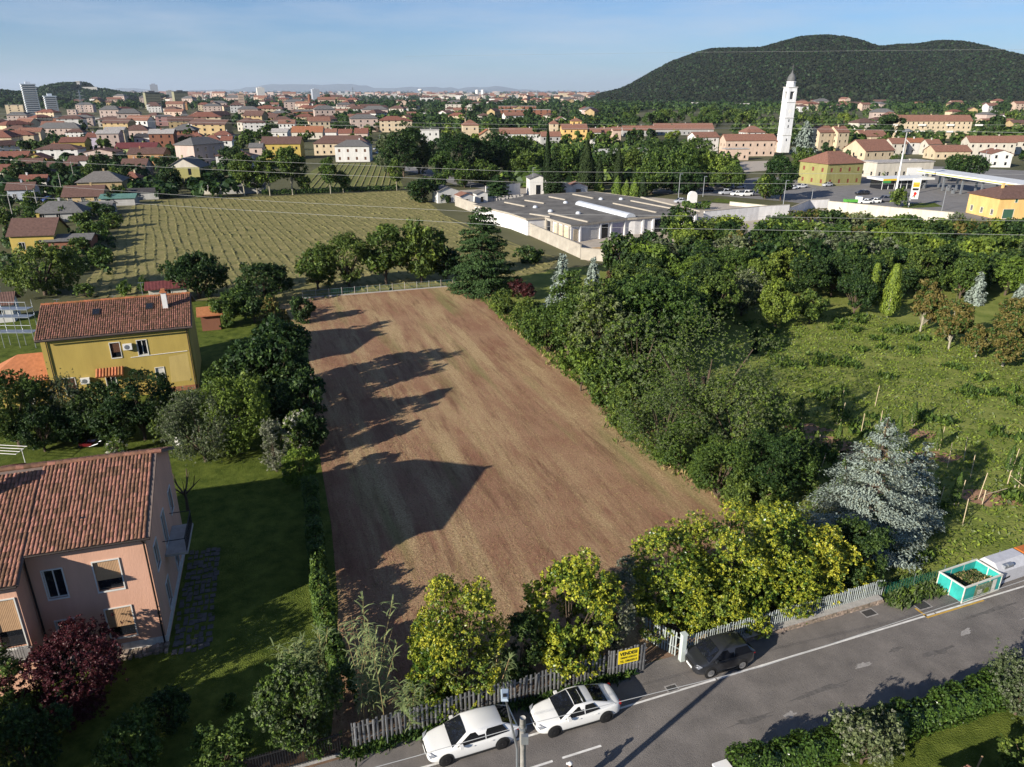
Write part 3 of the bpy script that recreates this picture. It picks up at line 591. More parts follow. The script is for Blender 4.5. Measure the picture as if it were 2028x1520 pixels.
# yellow house
hy = thing('farmhouse', 'mustard yellow long house with brown tiled roof and air conditioners', 'house', (-34.3, 74.4, 0), R(20)); YW = 13.8; YD = 9.8; YE = 7.35; YR_ = 9.35
wy = [(-7.72, 4.5, .9, 1.6, 'half_brown'), (-5.18, 4.5, .9, 1.6, 'glass'), (-12.5, .9, .95, 1.9, 'half_brown'), (-8.7, .9, .9, 1.7, 'glass'), (-3.9, 1.6, .8, 1.3, 'half_white')]
mb = MB(); panel(mb, YW, YE, [(w[0] + YW, w[0] + YW + w[2], w[1], w[1] + w[3]) for w in wy], wfn(-YW, 0)); mb.quad((0, 0, 0), (0, YD, 0), (0, YD, YE), (0, 0, YE)); mb.quad((0, YD, 0), (-YW, YD, 0), (-YW, YD, YE), (0, YD, YE)); mb.quad((-YW, YD, 0), (-YW, 0, 0), (-YW, 0, YE), (-YW, YD, YE))
for x in (0, -YW): mb.add([(x, 0, YE), (x, YD, YE), (x, YD / 2, YR_)], [(0, 1, 2)])
mb.build('wall', YEL, hy)
MB().quad((-2.6, -.006, 1.1), (-.55, -.006, 1.1), (-.55, -.006, 4.2), (-2.4, -.006, 4.0)).build('repaired_plaster', wallm('yellow_patch', (.5, .38, .14), .15), hy); MB().box(-3.1, .02, -.03, -.005, 0, .55).build('brick_base', mat('brick_base', (.3, .13, .07), .9, .2, 4), hy)
for w in wy:
    f, p, s = winmesh(w[2], w[3], w[4]); fo = link('window', f, hy, (w[0], 0, w[1])); link('pane', p, fo)
    if s: link('shutter', s, fo)
sl2 = (YR_ - YE) / (YD / 2); n2 = math.hypot(1, sl2); rf = MB(); slab(rf, -YW - .35, .4, -.5, YE - sl2 * .5, YD / 2, YR_); slab(rf, -YW - .35, .4, YD + .5, YE - sl2 * .5, YD / 2 + .001, YR_); ry = rf.build('roof', SOFF, hy)
tiles(ry, (-YW - .35, -.55, YE - sl2 * .5 + .13), (1, 0, 0), (0, 1 / n2, sl2 / n2), YW + .75, (YD / 2 + .5) * n2, TILE_B, .21, .36); tiles(ry, (.4, YD + .55, YE - sl2 * .5 + .13), (-1, 0, 0), (0, -1 / n2, sl2 / n2), YW + .75, (YD / 2 + .5) * n2, TILE_B, .21, .36)
rm_ = MB(); x = -YW - .3
while x < .3: rm_.tube([(x, YD / 2, YR_ + .2), (x + .42, YD / 2, YR_ + .17)], [.15, .12], 8); x += .4
rm_.build('ridge_tiles', TILE_O, ry, kind='stuff')
for x, y in ((-9.2, 2.4), (-4.1, 2.6)): z = YE + sl2 * y + .2; b = MB(); b.add([(x, y, z), (x + .75, y, z), (x + .75, y + .95, z + .38), (x, y + .95, z + .38), (x, y, z + .12), (x + .75, y, z + .12), (x + .75, y + .95, z + .5), (x, y + .95, z + .5)], [(4, 5, 6, 7), (0, 1, 5, 4), (1, 2, 6, 5), (2, 3, 7, 6), (3, 0, 4, 7)]); so = b.build('skylight', GUT, ry); MB().quad((x + .08, y + .08, z + .16), (x + .67, y + .08, z + .16), (x + .67, y + .87, z + .475), (x + .08, y + .87, z + .475)).build('pane', GLASS, so)
b = MB(); b.box(-2.4, -1.9, 2.6, 3.1, 8.2, 10.3); c_ = b.build('chimney', WHITE, ry); MB().box(-2.5, -1.8, 2.5, 3.2, 10.3, 10.4).box(-2.35, -1.95, 2.65, 3.05, 10.4, 10.7).build('chimney_cap', TILE_O, c_)
for x, z in ((-6.5, 5.3), (-11, 2.1)):
    a_ = MB().box(x, x + .85, -.38, -.06, z, z + .62).build('air_conditioner', WHITE, hy); MB().lathe([(.24, 0), (.24, .012), (.05, .015)], 16).build('fan', GREYM, a_).location = (x + .38, -.385, z + .31); a_.children[0].rotation_euler = (R(90), 0, 0)
aw = MB()
for k in range(9): x = -9.3 + k * .29; aw.tube([(x, -.05, 3.45), (x, -1.0, 2.85)], [.15, .15], 7)
aw.build('awning', TILE_O, hy); pipe(hy, [(-YW - .3, -.6, YE - .25), (.4, -.6, YE - .25)], .07, 'gutter'); pipe(hy, [(-.25, -.08, YE - .3), (-.25, -.08, .1)]); pipe(hy, [(-YW + .5, -.08, YE - .3), (-YW + .5, -.08, .1)]); pipe(hy, [(-6, -.03, 4.35), (-.5, -.03, 4.45)], .03, 'cable_duct', WHITE)
for x, h in ((-12.6, .5), (-7.3, .4), (-4.4, 1.6)): MB().tube([(x, YD / 2, YR_ + .15), (x, YD / 2, YR_ + .2 + h)], .03, 5).box(x - .3, x + .3, YD / 2 - .02, YD / 2 + .02, YR_ + .1 + h, YR_ + .14 + h).build('aerial', GREYM, hy)
# annexe of the yellow house with orange tiles
pa = ST(0, 0); ax = thing('annexe', 'low yellow annexe with bright orange hipped roof left of mustard house', 'house', (-50.6, 69.6, 0), R(20))
mb = MB(); panel(mb, 5.6, 2.7, [(3.0, 3.9, .2, 2.2)], wfn(-2.8, 0)); mb.quad((2.8, 0, 0), (2.8, 6, 0), (2.8, 6, 2.7), (2.8, 0, 2.7)); mb.quad((-2.8, 6, 0), (-2.8, 0, 0), (-2.8, 0, 2.7), (-2.8, 6, 2.7)); mb.quad((2.8, 6, 0), (-2.8, 6, 0), (-2.8, 6, 2.7), (2.8, 6, 2.7)); mb.build('wall', YEL, ax); f, p, s = winmesh(.9, 2.0, 'half_white'); fo = link('door', f, ax, (.2, 0, .2)); link('pane', p, fo)
rf = MB(); rf.add([(-3.3, -.5, 2.65), (3.3, -.5, 2.65), (3.3, 6.4, 2.65), (-3.3, 6.4, 2.65), (3.3, 3.2, 4.6), (-.2, 3.2, 4.6)], [(0, 1, 4, 5), (2, 3, 5, 4), (3, 0, 5), (1, 2, 4), (3, 2, 1, 0)]); ra = rf.build('roof', TILE_O, ax)
tiles(ra, (-3.3, -.55, 2.68), (1, 0, 0), Vector((0, 3.7, 1.95)).normalized(), 6.6, 1.2, TILE_O, .26, .4)
# ------------------------------------------------------------------ fences along the street
PICK = mat('galvanised_picket', (.2, .2, .2), .6, .35, 3, .2, objvar=.3, metal=.4); PICKW = mat('white_picket', (.3, .33, .32), .6, .25, 3, .2, objvar=.2)
def picket_mesh(w, h, m):
    b = MB(); d = .025; b.add([(-w / 2, -.01, 0), (0, -d, 0), (w / 2, -.01, 0), (w / 2, .01, 0), (-w / 2, .01, 0), (-w / 2, -.01, h - .04), (0, -d, h), (w / 2, -.01, h - .04), (w / 2, .01, h - .04), (-w / 2, .01, h - .04)],
        [(0, 1, 6, 5), (1, 2, 7, 6), (2, 3, 8, 7), (3, 4, 9, 8), (4, 0, 5, 9), (5, 6, 7), (5, 7, 8, 9)]); return b.mesh('picket', m)
def fence(label, A, B, h, sp, w, m, zb=0.0, jit=.03, rails=(.35, .8), lean=.02):
    d = (B - A); L = d.length; a = math.atan2(d.y, d.x); root = thing('picket_fence', label, 'fence', A, a); me = picket_mesh(w, h, m); n = int(L / sp)
    for i in range(n):
        o = link('picket', me, root, (sp * (i + .5), 0, zb + random.uniform(-jit, jit))); o.rotation_euler = (random.uniform(-.03, .03), random.gauss(0, lean), 0)
    rb = MB()
    for r in rails: rb.box(0, L, .015, .06, zb + h * r - .03, zb + h * r + .03)
    rb.build('rail', m, root)
    for i in range(int(L / 2.4) + 1): MB().box(i * 2.4 - .03, i * 2.4 + .03, .062, .12, 0, zb + h * .95).build('post', m, root)
    return root
fence('long grey corrugated picket fence behind the two white cars', ST(-13.4, 2.2), ST(.35, 2.2), 1.75, .225, .125, PICK)
gt = fence('grey picket gate wing carrying the yellow for-sale sign', ST(.5, 2.15), ST(2.75, 2.0), 1.95, .2, .13, PICK); gt['category'] = 'gate'; gt.name = 'gate_wing'
fence('white picket fence on the low stone wall behind the dark hatchback', ST(5.1, 2.1), ST(20, 2.25), 1.25, .16, .065, PICKW, zb=.35, lean=.01)
fence('open white gate wing beside the pale gate pillar', ST(3.9, 4.3), ST(5.0, 2.2), 1.7, .17, .085, PICKW)['category'] = 'gate'
tag(MB().box(-.14, .14, -.14, .14, 0, 1.85).box(-.17, .17, -.17, .17, 1.85, 1.92).build('gate_pillar', mat('pillar_paint', (.45, .5, .47), .7, .1), None, ST(5.05, 1.95), SA), 'pale metal gate pillar left of the dark hatchback', 'pillar')
bf = thing('iron_railing', 'black iron bar railing at the bottom left by the garden', 'fence', ST(-24, 2.15), SA); BARM = MB().box(-.012, .012, -.012, .012, 0, 1.35).mesh('bar', DARKM)
for i in range(84): link('bar', BARM, bf, (.12 * i, 0, .12))
MB().box(0, 10.1, -.02, .02, .2, .25).box(0, 10.1, -.02, .02, 1.3, 1.35).build('rail', DARKM, bf); MB().box(0, 10.1, -.1, .1, 0, .12).build('base_kerb', CONC, bf)
# low stone wall under the right fence
sw = thing('stone_wall', 'low rubble stone wall with flat coping under the white fence', 'wall', ST(5.2, 2.12), SA); mb = MB()
for r in range(3):
    x = 0
    while x < 14.5: l_ = random.uniform(.16, .4); mb.box(x, x + l_ - .02, -.26 + random.uniform(-.03, .02), .2, r * .14, r * .14 + .125); x += l_
mb.build('stones', STONE, sw, kind='stuff'); cp = MB().box(0, 1.0, -.3, .24, .42, .49).mesh('coping_stone', CONC)
for i in range(14): link('coping_stone', cp, sw, (i * 1.03, random.uniform(-.01, .01), random.uniform(0, .01)))
# yellow for-sale sign with its lettering
sg = thing('sale_sign', 'yellow for-sale board with black capitals on the gate', 'sign', ST(.98, 2.02, .95), SA - R(3)); YSIGN = mat('sign_yellow', (.72, .56, .02), .5, .04, 3); INK = mat('sign_ink', (.015, .015, .012), .6, 0)
MB().box(0, 1.2, -.03, 0, 0, .88).build('board', YSIGN, sg)
def text(parent, s, x, z, size, m, y=-.034, rot=(R(90), 0, 0), name='lettering', align='LEFT', bold=0.0, width=None):
    c = bpy.data.curves.new(name, 'FONT'); c.body = s; c.size = size; c.align_x = align; c.offset = bold; c.extrude = .002; t = bpy.data.objects.new(name, c); COL.objects.link(t)
    bpy.context.view_layer.update(); me = bpy.data.meshes.new_from_object(t.evaluated_get(bpy.context.evaluated_depsgraph_get())); bpy.data.objects.remove(t); me.materials.clear(); me.materials.append(m)
    if width:
        xs = [v.co.x for v in me.vertices]; k = width / (max(xs) - min(xs))
        for v in me.vertices: v.co.x *= k
    o = link(name, me, parent, (x, y, z)); o.rotation_euler = rot; return o
text(sg, 'VENDESI', .07, .57, .3, INK, bold=.012, width=1.05); text(sg, 'TERRENO AGRICOLO', .1, .34, .17, INK, bold=.004, width=1.0); text(sg, 'TEL. 3386458219', .1, .09, .2, INK, bold=.005, width=1.02)
# ------------------------------------------------------------------ vehicles
def paint(name, c, rough=.25, metal=0.0): return mat('paint_' + name, c, rough, 0, spec=.5, coat=.6, metal=metal)
PW = paint('white', (.7, .69, .66)); PG_ = paint('dark_grey', (.035, .037, .042), .3, .4); PB = paint('black', (.012, .012, .013)); TYRE = mat('tyre', (.012, .012, .012), .8, 0); RIMD = mat('rim_dark', (.05, .05, .052), .35, 0, metal=.7); RIML = mat('rim_silver', (.5, .5, .5), .3, 0, metal=.8)
CGL = mat('car_glass', (.008, .009, .012), .05, 0, spec=.7); LAMP = mat('headlamp', (.2, .21, .23), .1, 0, spec=.8); TAIL = mat('tail_lamp', (.3, .01, .01), .2, 0); PLATE = mat('number_plate', (.75, .75, .72), .5, 0); BLKP = mat('black_plastic', (.02, .02, .02), .6, 0)
CARM = {}
def car_parts(kind, L, Wd, H, belt, xa, xb, xc, xd, hood, tailz, blackroof=False, wb=.32):
    """list of (name, mesh, sub) in local space; front at -x"""
    key = (kind,)
    if key in CARM: return CARM[key]
    st = [(0, .5, .33, hood - .24), (.014, .7, .24, hood - .13), (.05, .87, .2, hood - .06), (.14, .97, .18, hood), (xa / L, 1, .17, hood + .1), (.42, 1, .17, belt), (.6, 1, .17, belt + .01), (.78, 1, .18, belt + .03 if xd / L > .95 else (belt + tailz) / 2 + .02), (.93, .94, .2, tailz), (.985, .82, .25, tailz - .06), (1, .62, .36, tailz - .2)]
    b = MB(); hw = Wd / 2; n = 0
    for fx, ws, zb, zs in st:
        w = hw * ws; x = fx * L - L / 2; half = [(w * .75, zb), (w * .97, zb + .05), (w, zb + .2), (w * .995, (zb + zs) / 2 + .05), (w * .95, zs - .06), (w * .84, zs), (w * .4, zs + .025)]
        ring = [(x, -y, z) for y, z in half] + [(x, y, z) for y, z in reversed(half)]; b.v += ring; n = len(ring)
    for i in range(len(st) - 1):
        for k in range(n): b.f.append([i * n + k, (i + 1) * n + k, (i + 1) * n + (k + 1) % n, i * n + (k + 1) % n]); b.m.append(0)
    b.f.append(list(range(n))); b.m.append(0); b.f.append([(len(st) - 1) * n + k for k in reversed(range(n))]); b.m.append(0)
    body = b.mesh('body', PW, True)
    wbw, wt = hw * .94, hw * .74; zt = H - .05; zb_ = belt - .04; sx = lambda x: x - L / 2
    g = MB(); stn = [(xa, hood + .06, wbw * .96, .02), (xb, zt, wt, 1), ((xb + xc) / 2, zt + .01, wt * 1.02, 1), (xc, zt - .035, wt * .93, 1), (xd, tailz - .02, wbw * .9, .02)]; m_ = 8
    for x, z, w, q in stn:
        zl = zb_ if q == 1 else z - .06; wl_ = wbw if q == 1 else w
        half = [(wl_, zl), (w + (wl_ - w) * .04, z), (w * .86, z + .035 * (q > .5)), (w * .4, z + .055 * (q > .5))]; g.v += [(sx(x), -y, zz) for y, zz in half] + [(sx(x), y, zz) for y, zz in reversed(half)]
    for i in range(4):
        for k in range(m_ - 1): g.f.append([i * m_ + k, (i + 1) * m_ + k, (i + 1) * m_ + k + 1, i * m_ + k + 1]); g.m.append(0)
    shell = g.mesh('cabin', PW, True)
    def wind(x0, z0, w0, x1, z1, w1, off, p0=.06, k0=.97):
        nx, nz = -(z1 - z0), (x1 - x0); l_ = math.hypot(nx, nz); nx, nz = nx / l_ * off, nz / l_ * off
        if nz < 0: nx, nz = -nx, -nz
        p1 = .95; q = MB()
        A = lambda t, y: (sx(x0 + (x1 - x0) * t) + nx, y, z0 + (z1 - z0) * t + nz)
        cs = [(p0, w0 * k0), (p0, w0 * .5), (p0, -w0 * .5), (p0, -w0 * k0), (p1, -w1 * .86), (p1, -w1 * .4), (p1, w1 * .4), (p1, w1 * .86)]
        q.add([A(t, y) if abs(y) > .45 * w0 else (A(t, y)[0] + nx, y, A(t, y)[2] + nz * 2) for t, y in cs], [(0, 1, 6, 7), (1, 2, 5, 6), (2, 3, 4, 5)]); return q
    ws_ = wind(xa, hood + .06, wbw * .96, xb, zt + .035, wt, .02).mesh('windscreen', CGL); rw = wind(xd, tailz - .02, wbw * .9, xc, zt, wt, .02, .3 if xd / L < .95 else .12, .8).mesh('rear_window', CGL)
    sides = []
    for sy in (-1, 1):
        def sp(x, t): z = belt + .015 + (zt - .05 - belt) * t; w = wbw + (wt - wbw) * ((z - zb_) / (zt - zb_)) + .014; return (sx(x), sy * w, z)
        f0 = xa + (xb - xa) * .18; f1 = xb + .12; mid = (xb + xc) / 2; r1 = xc - .05; r0 = min(xd - .28, xc + (.35 if xd / L < .95 else .3)); q1 = MB().add([sp(f0 + .12, 0), sp(mid - .03, 0), sp(mid - .03, 1.04), sp(f1, 1.04)], [(0, 1, 2, 3)]).mesh('side_window', CGL); q2 = MB().add([sp(mid + .02, 0), sp(r0, .12), sp(r1 + .05, 1.04), sp(mid + .02, 1.04)], [(0, 1, 2, 3)]).mesh('side_window', CGL); sides += [q1, q2]
    parts = [('body', body, 1), ('cabin', shell, 1), ('windscreen', ws_, 0), ('rear_window', rw, 0)] + [('side_window', q, 0) for q in sides]
    if blackroof:
        q = MB(); q.add([(sx(xb) - .02, -wt * .84, zt + .05), (sx(xb) - .02, wt * .84, zt + .05), (sx(xc) - .32, wt * .84, zt + .045), (sx(xc) - .32, -wt * .84, zt + .045), (sx(xb), -wt * .4, zt + .072), (sx(xb), wt * .4, zt + .072), (sx(xc) - .32, wt * .4, zt + .062), (sx(xc) - .32, -wt * .4, zt + .062)], [(0, 4, 7, 3), (4, 5, 6, 7), (5, 1, 2, 6)]); parts.append(('glass_roof', q.mesh('glass_roof', CGL), 0))
    for sy in (-1, 1):
        lw = .17; y0 = sy * hw * .62
        parts.append(('headlight', MB().add([(sx(.03), y0 - .12 * sy, hood - .19), (sx(.1), sy * hw * .9, hood - .17), (sx(.34), sy * hw * .945, hood - .05), (sx(.16), y0, hood - .045)], [(0, 1, 2, 3) if sy < 0 else (3, 2, 1, 0)]).mesh('headlight', LAMP), 0))
        parts.append(('tail_light', MB().box(sx(L - .16), sx(L - .02), sy * hw * .68 - .1, sy * hw * .68 + .12, tailz - .22, tailz - .1).mesh('tail_light', TAIL), 0))
        parts.append(('mirror', MB().box(sx(xa + .38), sx(xa + .55), sy * (hw * .93), sy * (hw * .93 + .2), belt + .01, belt + .14).mesh('mirror', PW), 1))
        for k in range(2): x = sx(xa + .95 + k * .95); parts.append(('door_handle', MB().box(x, x + .17, sy * (hw * .985), sy * (hw * .985 + .025), belt - .16, belt - .12).mesh('door_handle', PW), 1))
    parts.append(('number_plate', MB().box(sx(0) - .02, sx(0) + .02, -.26, .26, .42, .53).mesh('number_plate', PLATE), 0)); parts.append(('grille', MB().box(sx(0) - .01, sx(.06), -.38, .38, hood - .28, hood - .16).mesh('grille', BLKP), 0))
    parts.append(('sill', MB().box(sx(.95), sx(L - .95), -hw * .985, hw * .985, .15, .24).mesh('sill', BLKP), 0))
    CARM[key] = parts; return parts
WHEEL = {}
def wheel_meshes(r, w, rim):
    k = (r, rim.name)
    if k not in WHEEL:
        t = MB(); t.lathe([(r * .55, -w / 2), (r * .93, -w / 2), (r, -w / 2 + .03), (r, w / 2 - .03), (r * .93, w / 2), (r * .6, w / 2)], 24); q = MB(); q.lathe([(r * .6, w / 2 - .01), (r * .66, w / 2 + .006), (r * .66, w / 2 + .008)], 20)
        for s in range(5):
            a = s * 1.2566; ca, sa = math.cos(a), math.sin(a)
            for e in (-.2, .2): c2, s2 = math.cos(a + e), math.sin(a + e); q.add([(ca * .03 - sa * .03, sa * .03 + ca * .03, w / 2 + .02), (ca * .03 + sa * .03, sa * .03 - ca * .03, w / 2 + .02), (c2 * r * .62 + sa * .02, s2 * r * .62 - ca * .02, w / 2 + .012), (c2 * r * .62 - sa * .02, s2 * r * .62 + ca * .02, w / 2 + .012)], [(0, 1, 2, 3)])
        q.lathe([(.06, w / 2 + .02), (.05, w / 2 + .03)], 10); WHEEL[k] = (t.mesh('tyre', TYRE, True), q.mesh('rim', rim))
    return WHEEL[k]
def car(label, P, rot, kind, pnt, rim=RIML, group=None, subdiv=1, name='car', cat='car', far=False, wcol=None):
    spec = dict(estate=(4.63, 1.81, 1.45, .89, 1.15, 2.0, 3.75, 4.58, .8, .98), coupe=(4.63, 1.78, 1.4, .87, 1.15, 2.05, 3.0, 4.25, .8, .96, True), hatch=(3.8, 1.7, 1.53, .96, .72, 1.5, 3.2, 3.74, .88, 1.0), van=(4.4, 1.8, 1.85, 1.1, .9, 1.5, 4.15, 4.38, .95, 1.15))[kind]
    root = thing(name, label, cat, P, rot, group); L, Wd, H = spec[:3]; r = .325
    for nm, me, painted in car_parts(kind, *spec):
        if far and nm in ('door_handle', 'number_plate', 'mirror', 'sill', 'grille'): continue
        o = link(nm, me, root)
        if painted:
            o.material_slots[0].link = 'OBJECT'; o.material_slots[0].material = pnt
            if nm == 'body' and subdiv and not far: md = o.modifiers.new('smooth', 'SUBSURF'); md.levels = 2; md.render_levels = 2
    t, q = wheel_meshes(r, .22, rim)
    for x in (.87 - L / 2, L / 2 - .92):
        for sy in (-1, 1):
            w = link('wheel', t, root, (x, sy * (Wd / 2 - .1), r)); w.rotation_euler = (R(90) if sy < 0 else R(-90), 0, 0)
            if not far: link('rim', q, w)
            if not far: ar = MB(); ar.lathe([(r + .06, -.02), (r + .06, .012)], 24); wl_ = link('wheel_arch', ar.mesh('wheel_arch', BLKP), root, (x, sy * (Wd / 2 - .012), r + .02)); wl_.rotation_euler = w.rotation_euler
    return root
car('white estate car parked nearest the lamp post', ST(-7.92, .62, .05), SA, 'estate', PW, RIMD)
car('white coupe saloon with black glass roof parked before the gate', ST(-2.38, .35, .05), SA - R(1), 'coupe', PW, RIMD)
car('dark grey hatchback parked against the white fence', ST(6.85, 1.02, .05), SA - R(2), 'hatch', PG_, RIML)
PRED = paint('dark_red', (.12, .008, .015)); car('dark red car half hidden behind the pink villa ridge', Vector((-41.5, 53.2, 0.02)), R(20), 'hatch', PRED, RIML)
# ------------------------------------------------------------------ waste containers
TEAL = mat('teal_panel', (.03, .33, .29), .6, .25, 1.5, detail=8); CRM = mat('cream_steel', (.6, .58, .5), .6, .12, 3)
sk = thing('waste_skip', 'open teal skip with white frame full of green cuttings', 'skip', ST(24.35, .12), SA + R(3)); SL, SWd, SH = 3.5, 1.85, 1.25
for i, (x0, x1) in enumerate(((.06, 1.1), (1.16, 2.3), (2.36, 3.44))):
    MB().box(x0, x1, .02, .06, .12, SH - .06).build('panel', TEAL, sk); MB().box(x0, x1, SWd - .06, SWd - .02, .12, SH - .06).build('panel', TEAL, sk)
for x in (.02, SL - .06):
    for y0, y1 in ((.06, .9), (.96, SWd - .06)): MB().box(x, x + .04, y0, y1, .12, SH - .06).build('panel', TEAL, sk)
fr = MB()
for x in (0, 1.1, 2.3, SL - .06):
    for y in (0, SWd - .06): fr.box(x, x + .06, y, y + .06, .05, SH)
for x in (0, SL - .06): fr.box(x, x + .06, .9, .96, .05, SH - .06)
for y in (0, SWd - .08): fr.box(-.02, SL + .02, y - .01, y + .09, SH - .06, SH + .03); fr.box(.06, SL - .06, y, y + .07, .05, .12)
for x in (-.01, SL - .07): fr.box(x, x + .08, .08, SWd - .08, SH - .059, SH + .029)
fr.build('frame', CRM, sk); MB().box(.06, SL - .06, .07, SWd - .07, .06, .1).build('floor', GREYM, sk)
po = MB().quad((1.0, -.012, .15), (2.55, -.012, .15), (2.55, -.012, 1.1), (1.0, -.012, 1.1)).build('printed_panel', mat('print_green', (.05, .12, .05), .5, .9, 3.5, col2=(.3, .36, .22), detail=3), sk); MB().quad((2.6, -.012, .15), (3.0, -.012, .15), (3.0, -.012, 1.1), (2.6, -.012, 1.1)).build('printed_panel', CRM, sk)
MB().lathe([(.24, 0), (.2, .004)], 14).build('printed_leaf', LM['lime'], po).matrix_local = Matrix.Translation((2.15, -.018, .45)) @ Matrix.Rotation(R(90), 4, 'X')
for k in range(3): MB().quad((1.25, -.02, .62 - k * .12), (1.72, -.02, .62 - k * .12), (1.7, -.02, .69 - k * .12), (1.25, -.02, .69 - k * .12)).build('printed_lettering', CRM, po)
n = 2600; P = np.stack([RNG.uniform(.12, SL - .12, n), RNG.uniform(.12, SWd - .12, n), np.zeros(n)], 1); P[:, 2] = .62 + .16 * np.sin(P[:, 0] * 2.2 + 1) * np.cos(P[:, 1] * 2.5) + RNG.random(n) * .12
V, F = leafquads(P, RNG.normal(size=(n, 3)) + [0, 0, .8], .1 * RNG.uniform(.5, 1.3, n), .4); tag(link('green_waste', np_mesh('green_waste', V, F, [LM['mid'], LM['olive'], LM['dark'], LM['straw']], RNG.integers(0, 4, n)), None, ST(24.35, .12), SA + R(3), kind='stuff'), 'heap of green garden cuttings inside the teal skip', 'cuttings')
def bin_(label, s, d, body, lid, w=2.0):
    r = thing('recycling_container', label, 'container', ST(s, d), SA + R(2)); b = MB(); D = 1.5
    prof = [(0, .1), (D, .1), (D, 1.15), (D * .8, 1.55), (D * .3, 1.55), (0, 1.05)]; b.add([(x, y, z) for x in (0, w) for y, z in prof], [tuple(range(6)), tuple(reversed(range(6, 12)))] + [(i, i + 6, (i + 1) % 6 + 6, (i + 1) % 6) for i in range(6)][::1]); b.build('body', body, r)
    MB().box(.5, 1.3, .05, .4, 1.2, 1.42).build('hatch', lid, r); MB().tube([(.75, .12, 1.38), (1.25, .12, 1.38)], .12, 10).build('drum', GREYM, r); MB().box(-.05, 0, .2, 1.3, .1, 1.2).box(w, w + .05, .2, 1.3, .1, 1.2).build('side_arm', BLKP, r)
    MB().quad((.55, -.012, .35), (1.15, -.012, .45), (1.15, -.012, .6), (.55, -.012, .5)).build('sticker', BLKP, r)
bin_('light grey recycling container next to the teal skip', 28.05, .65, mat('bin_grey', (.45, .45, .47), .5, .1, 3), GREYM, 2.7); bin_('orange recycling container at the right edge of the street', 31.0, .75, mat('bin_orange', (.45, .14, .03), .5, .1, 3), BLKP)
# green netting behind the containers
gn = thing('net_fence', 'sagging green net fence on thin posts behind the skip', 'fence', ST(20.2, 2.3), SA); NETM = mat('green_net', (.02, .16, .11), .8, 0); nb = MB()
for i in range(70): nb.box(i * .22, i * .22 + .012, -.004, .004, .05, 1.05 + .08 * math.sin(i * .3))
for j in range(9): nb.box(0, 15.3, -.004, .004, .08 + j * .12, .092 + j * .12)
nb.build('netting', NETM, gn, kind='stuff')
for i in range(7): MB().tube([(i * 2.5, .03, 0), (i * 2.5 + random.uniform(-.06, .06), .03, 1.25)], .025, 6).build('post', GREYM, gn)
# ------------------------------------------------------------------ pole, lamp, wires over the street, person
up_ = thing('utility_pole', 'round concrete utility pole with a small junction box', 'pole', (.42, 21.7, 0)); MB().tube([(0, 0, 0), (0, 0, 7.45)], [.17, .12], 14).build('shaft', CONC, up_, smooth=True); MB().box(-.06, .22, -.28, -.1, 6.35, 6.75).build('junction_box', GREYM, up_); MB().tube([(0, 0, 6.9), (0, 0, 7.0)], .16, 12).build('clamp', GREYM, up_)
for x in (-.1, .1): MB().tube([(x, .1, 6.9), (x, .22, 6.9), (x, .22, 7.05)], .025, 6).build('insulator', WHITE, up_)
lp = thing('street_lamp', 'slim galvanised street lamp leaning beside the concrete pole', 'street lamp', (.22, 21.65, 0)); MB().tube([(0, -.1, 0), (-.02, -.08, 6.0), (-.45, .05, 8.3)], [.06, .05, .035], 10).build('column', GREYM, lp, smooth=True)
b = MB(); b.add([(-.14, -.3, 0), (.14, -.3, 0), (.17, .3, 0), (-.17, .3, 0), (-.1, -.26, .1), (.1, -.26, .1), (.13, .26, .09), (-.13, .26, .09)], [(3, 2, 1, 0), (4, 5, 6, 7), (0, 1, 5, 4), (1, 2, 6, 5), (2, 3, 7, 6), (3, 0, 4, 7)]); hd = b.build('lamp_head', mat('lamp_grey', (.3, .36, .42), .4, .05), lp, (-.5, .32, 8.3)); MB().box(-.07, .07, -.18, -.02, .1, .12).build('sensor', BLKP, hd)
CABLE = mat('cable', (.34, .34, .33), .6, 0)
def wire(label, pts, r, sag=.0, name='overhead_wire', group=None):
    pts = [Vector(p) for p in pts]; out = []
    for i in range(len(pts) - 1):
        n_ = 14
        for k in range(n_ + (i == len(pts) - 2)): t = k / n_; p = pts[i].lerp(pts[i + 1], t); p.z -= sag * 4 * t * (1 - t); out.append(p)
    o0 = out[0].copy(); return tag(MB().tube([p - o0 for p in out], r, 4, cap=False).build(name, CABLE, None, o0), label, 'wire', group)
wire('pale overhead cable running along the street from the concrete pole', [(.42, 21.75, 7.0), G(1508, 1321, 6.6), G(2028, 1150, 6.9), G(2400, 1040, 7)], .018); wire('pale overhead cable leading left from the concrete pole', [(.42, 21.75, 7.0), G(820, 1499, 6.8), G(300, 1640, 7)], .018)
tag(MB().tube([(0, 0, 0), (0, 0, 1.9)], .03, 8).build('marker_post', GREYM, None, ST(-11.8, 1.8)), 'thin grey post standing before the reeds', 'post')
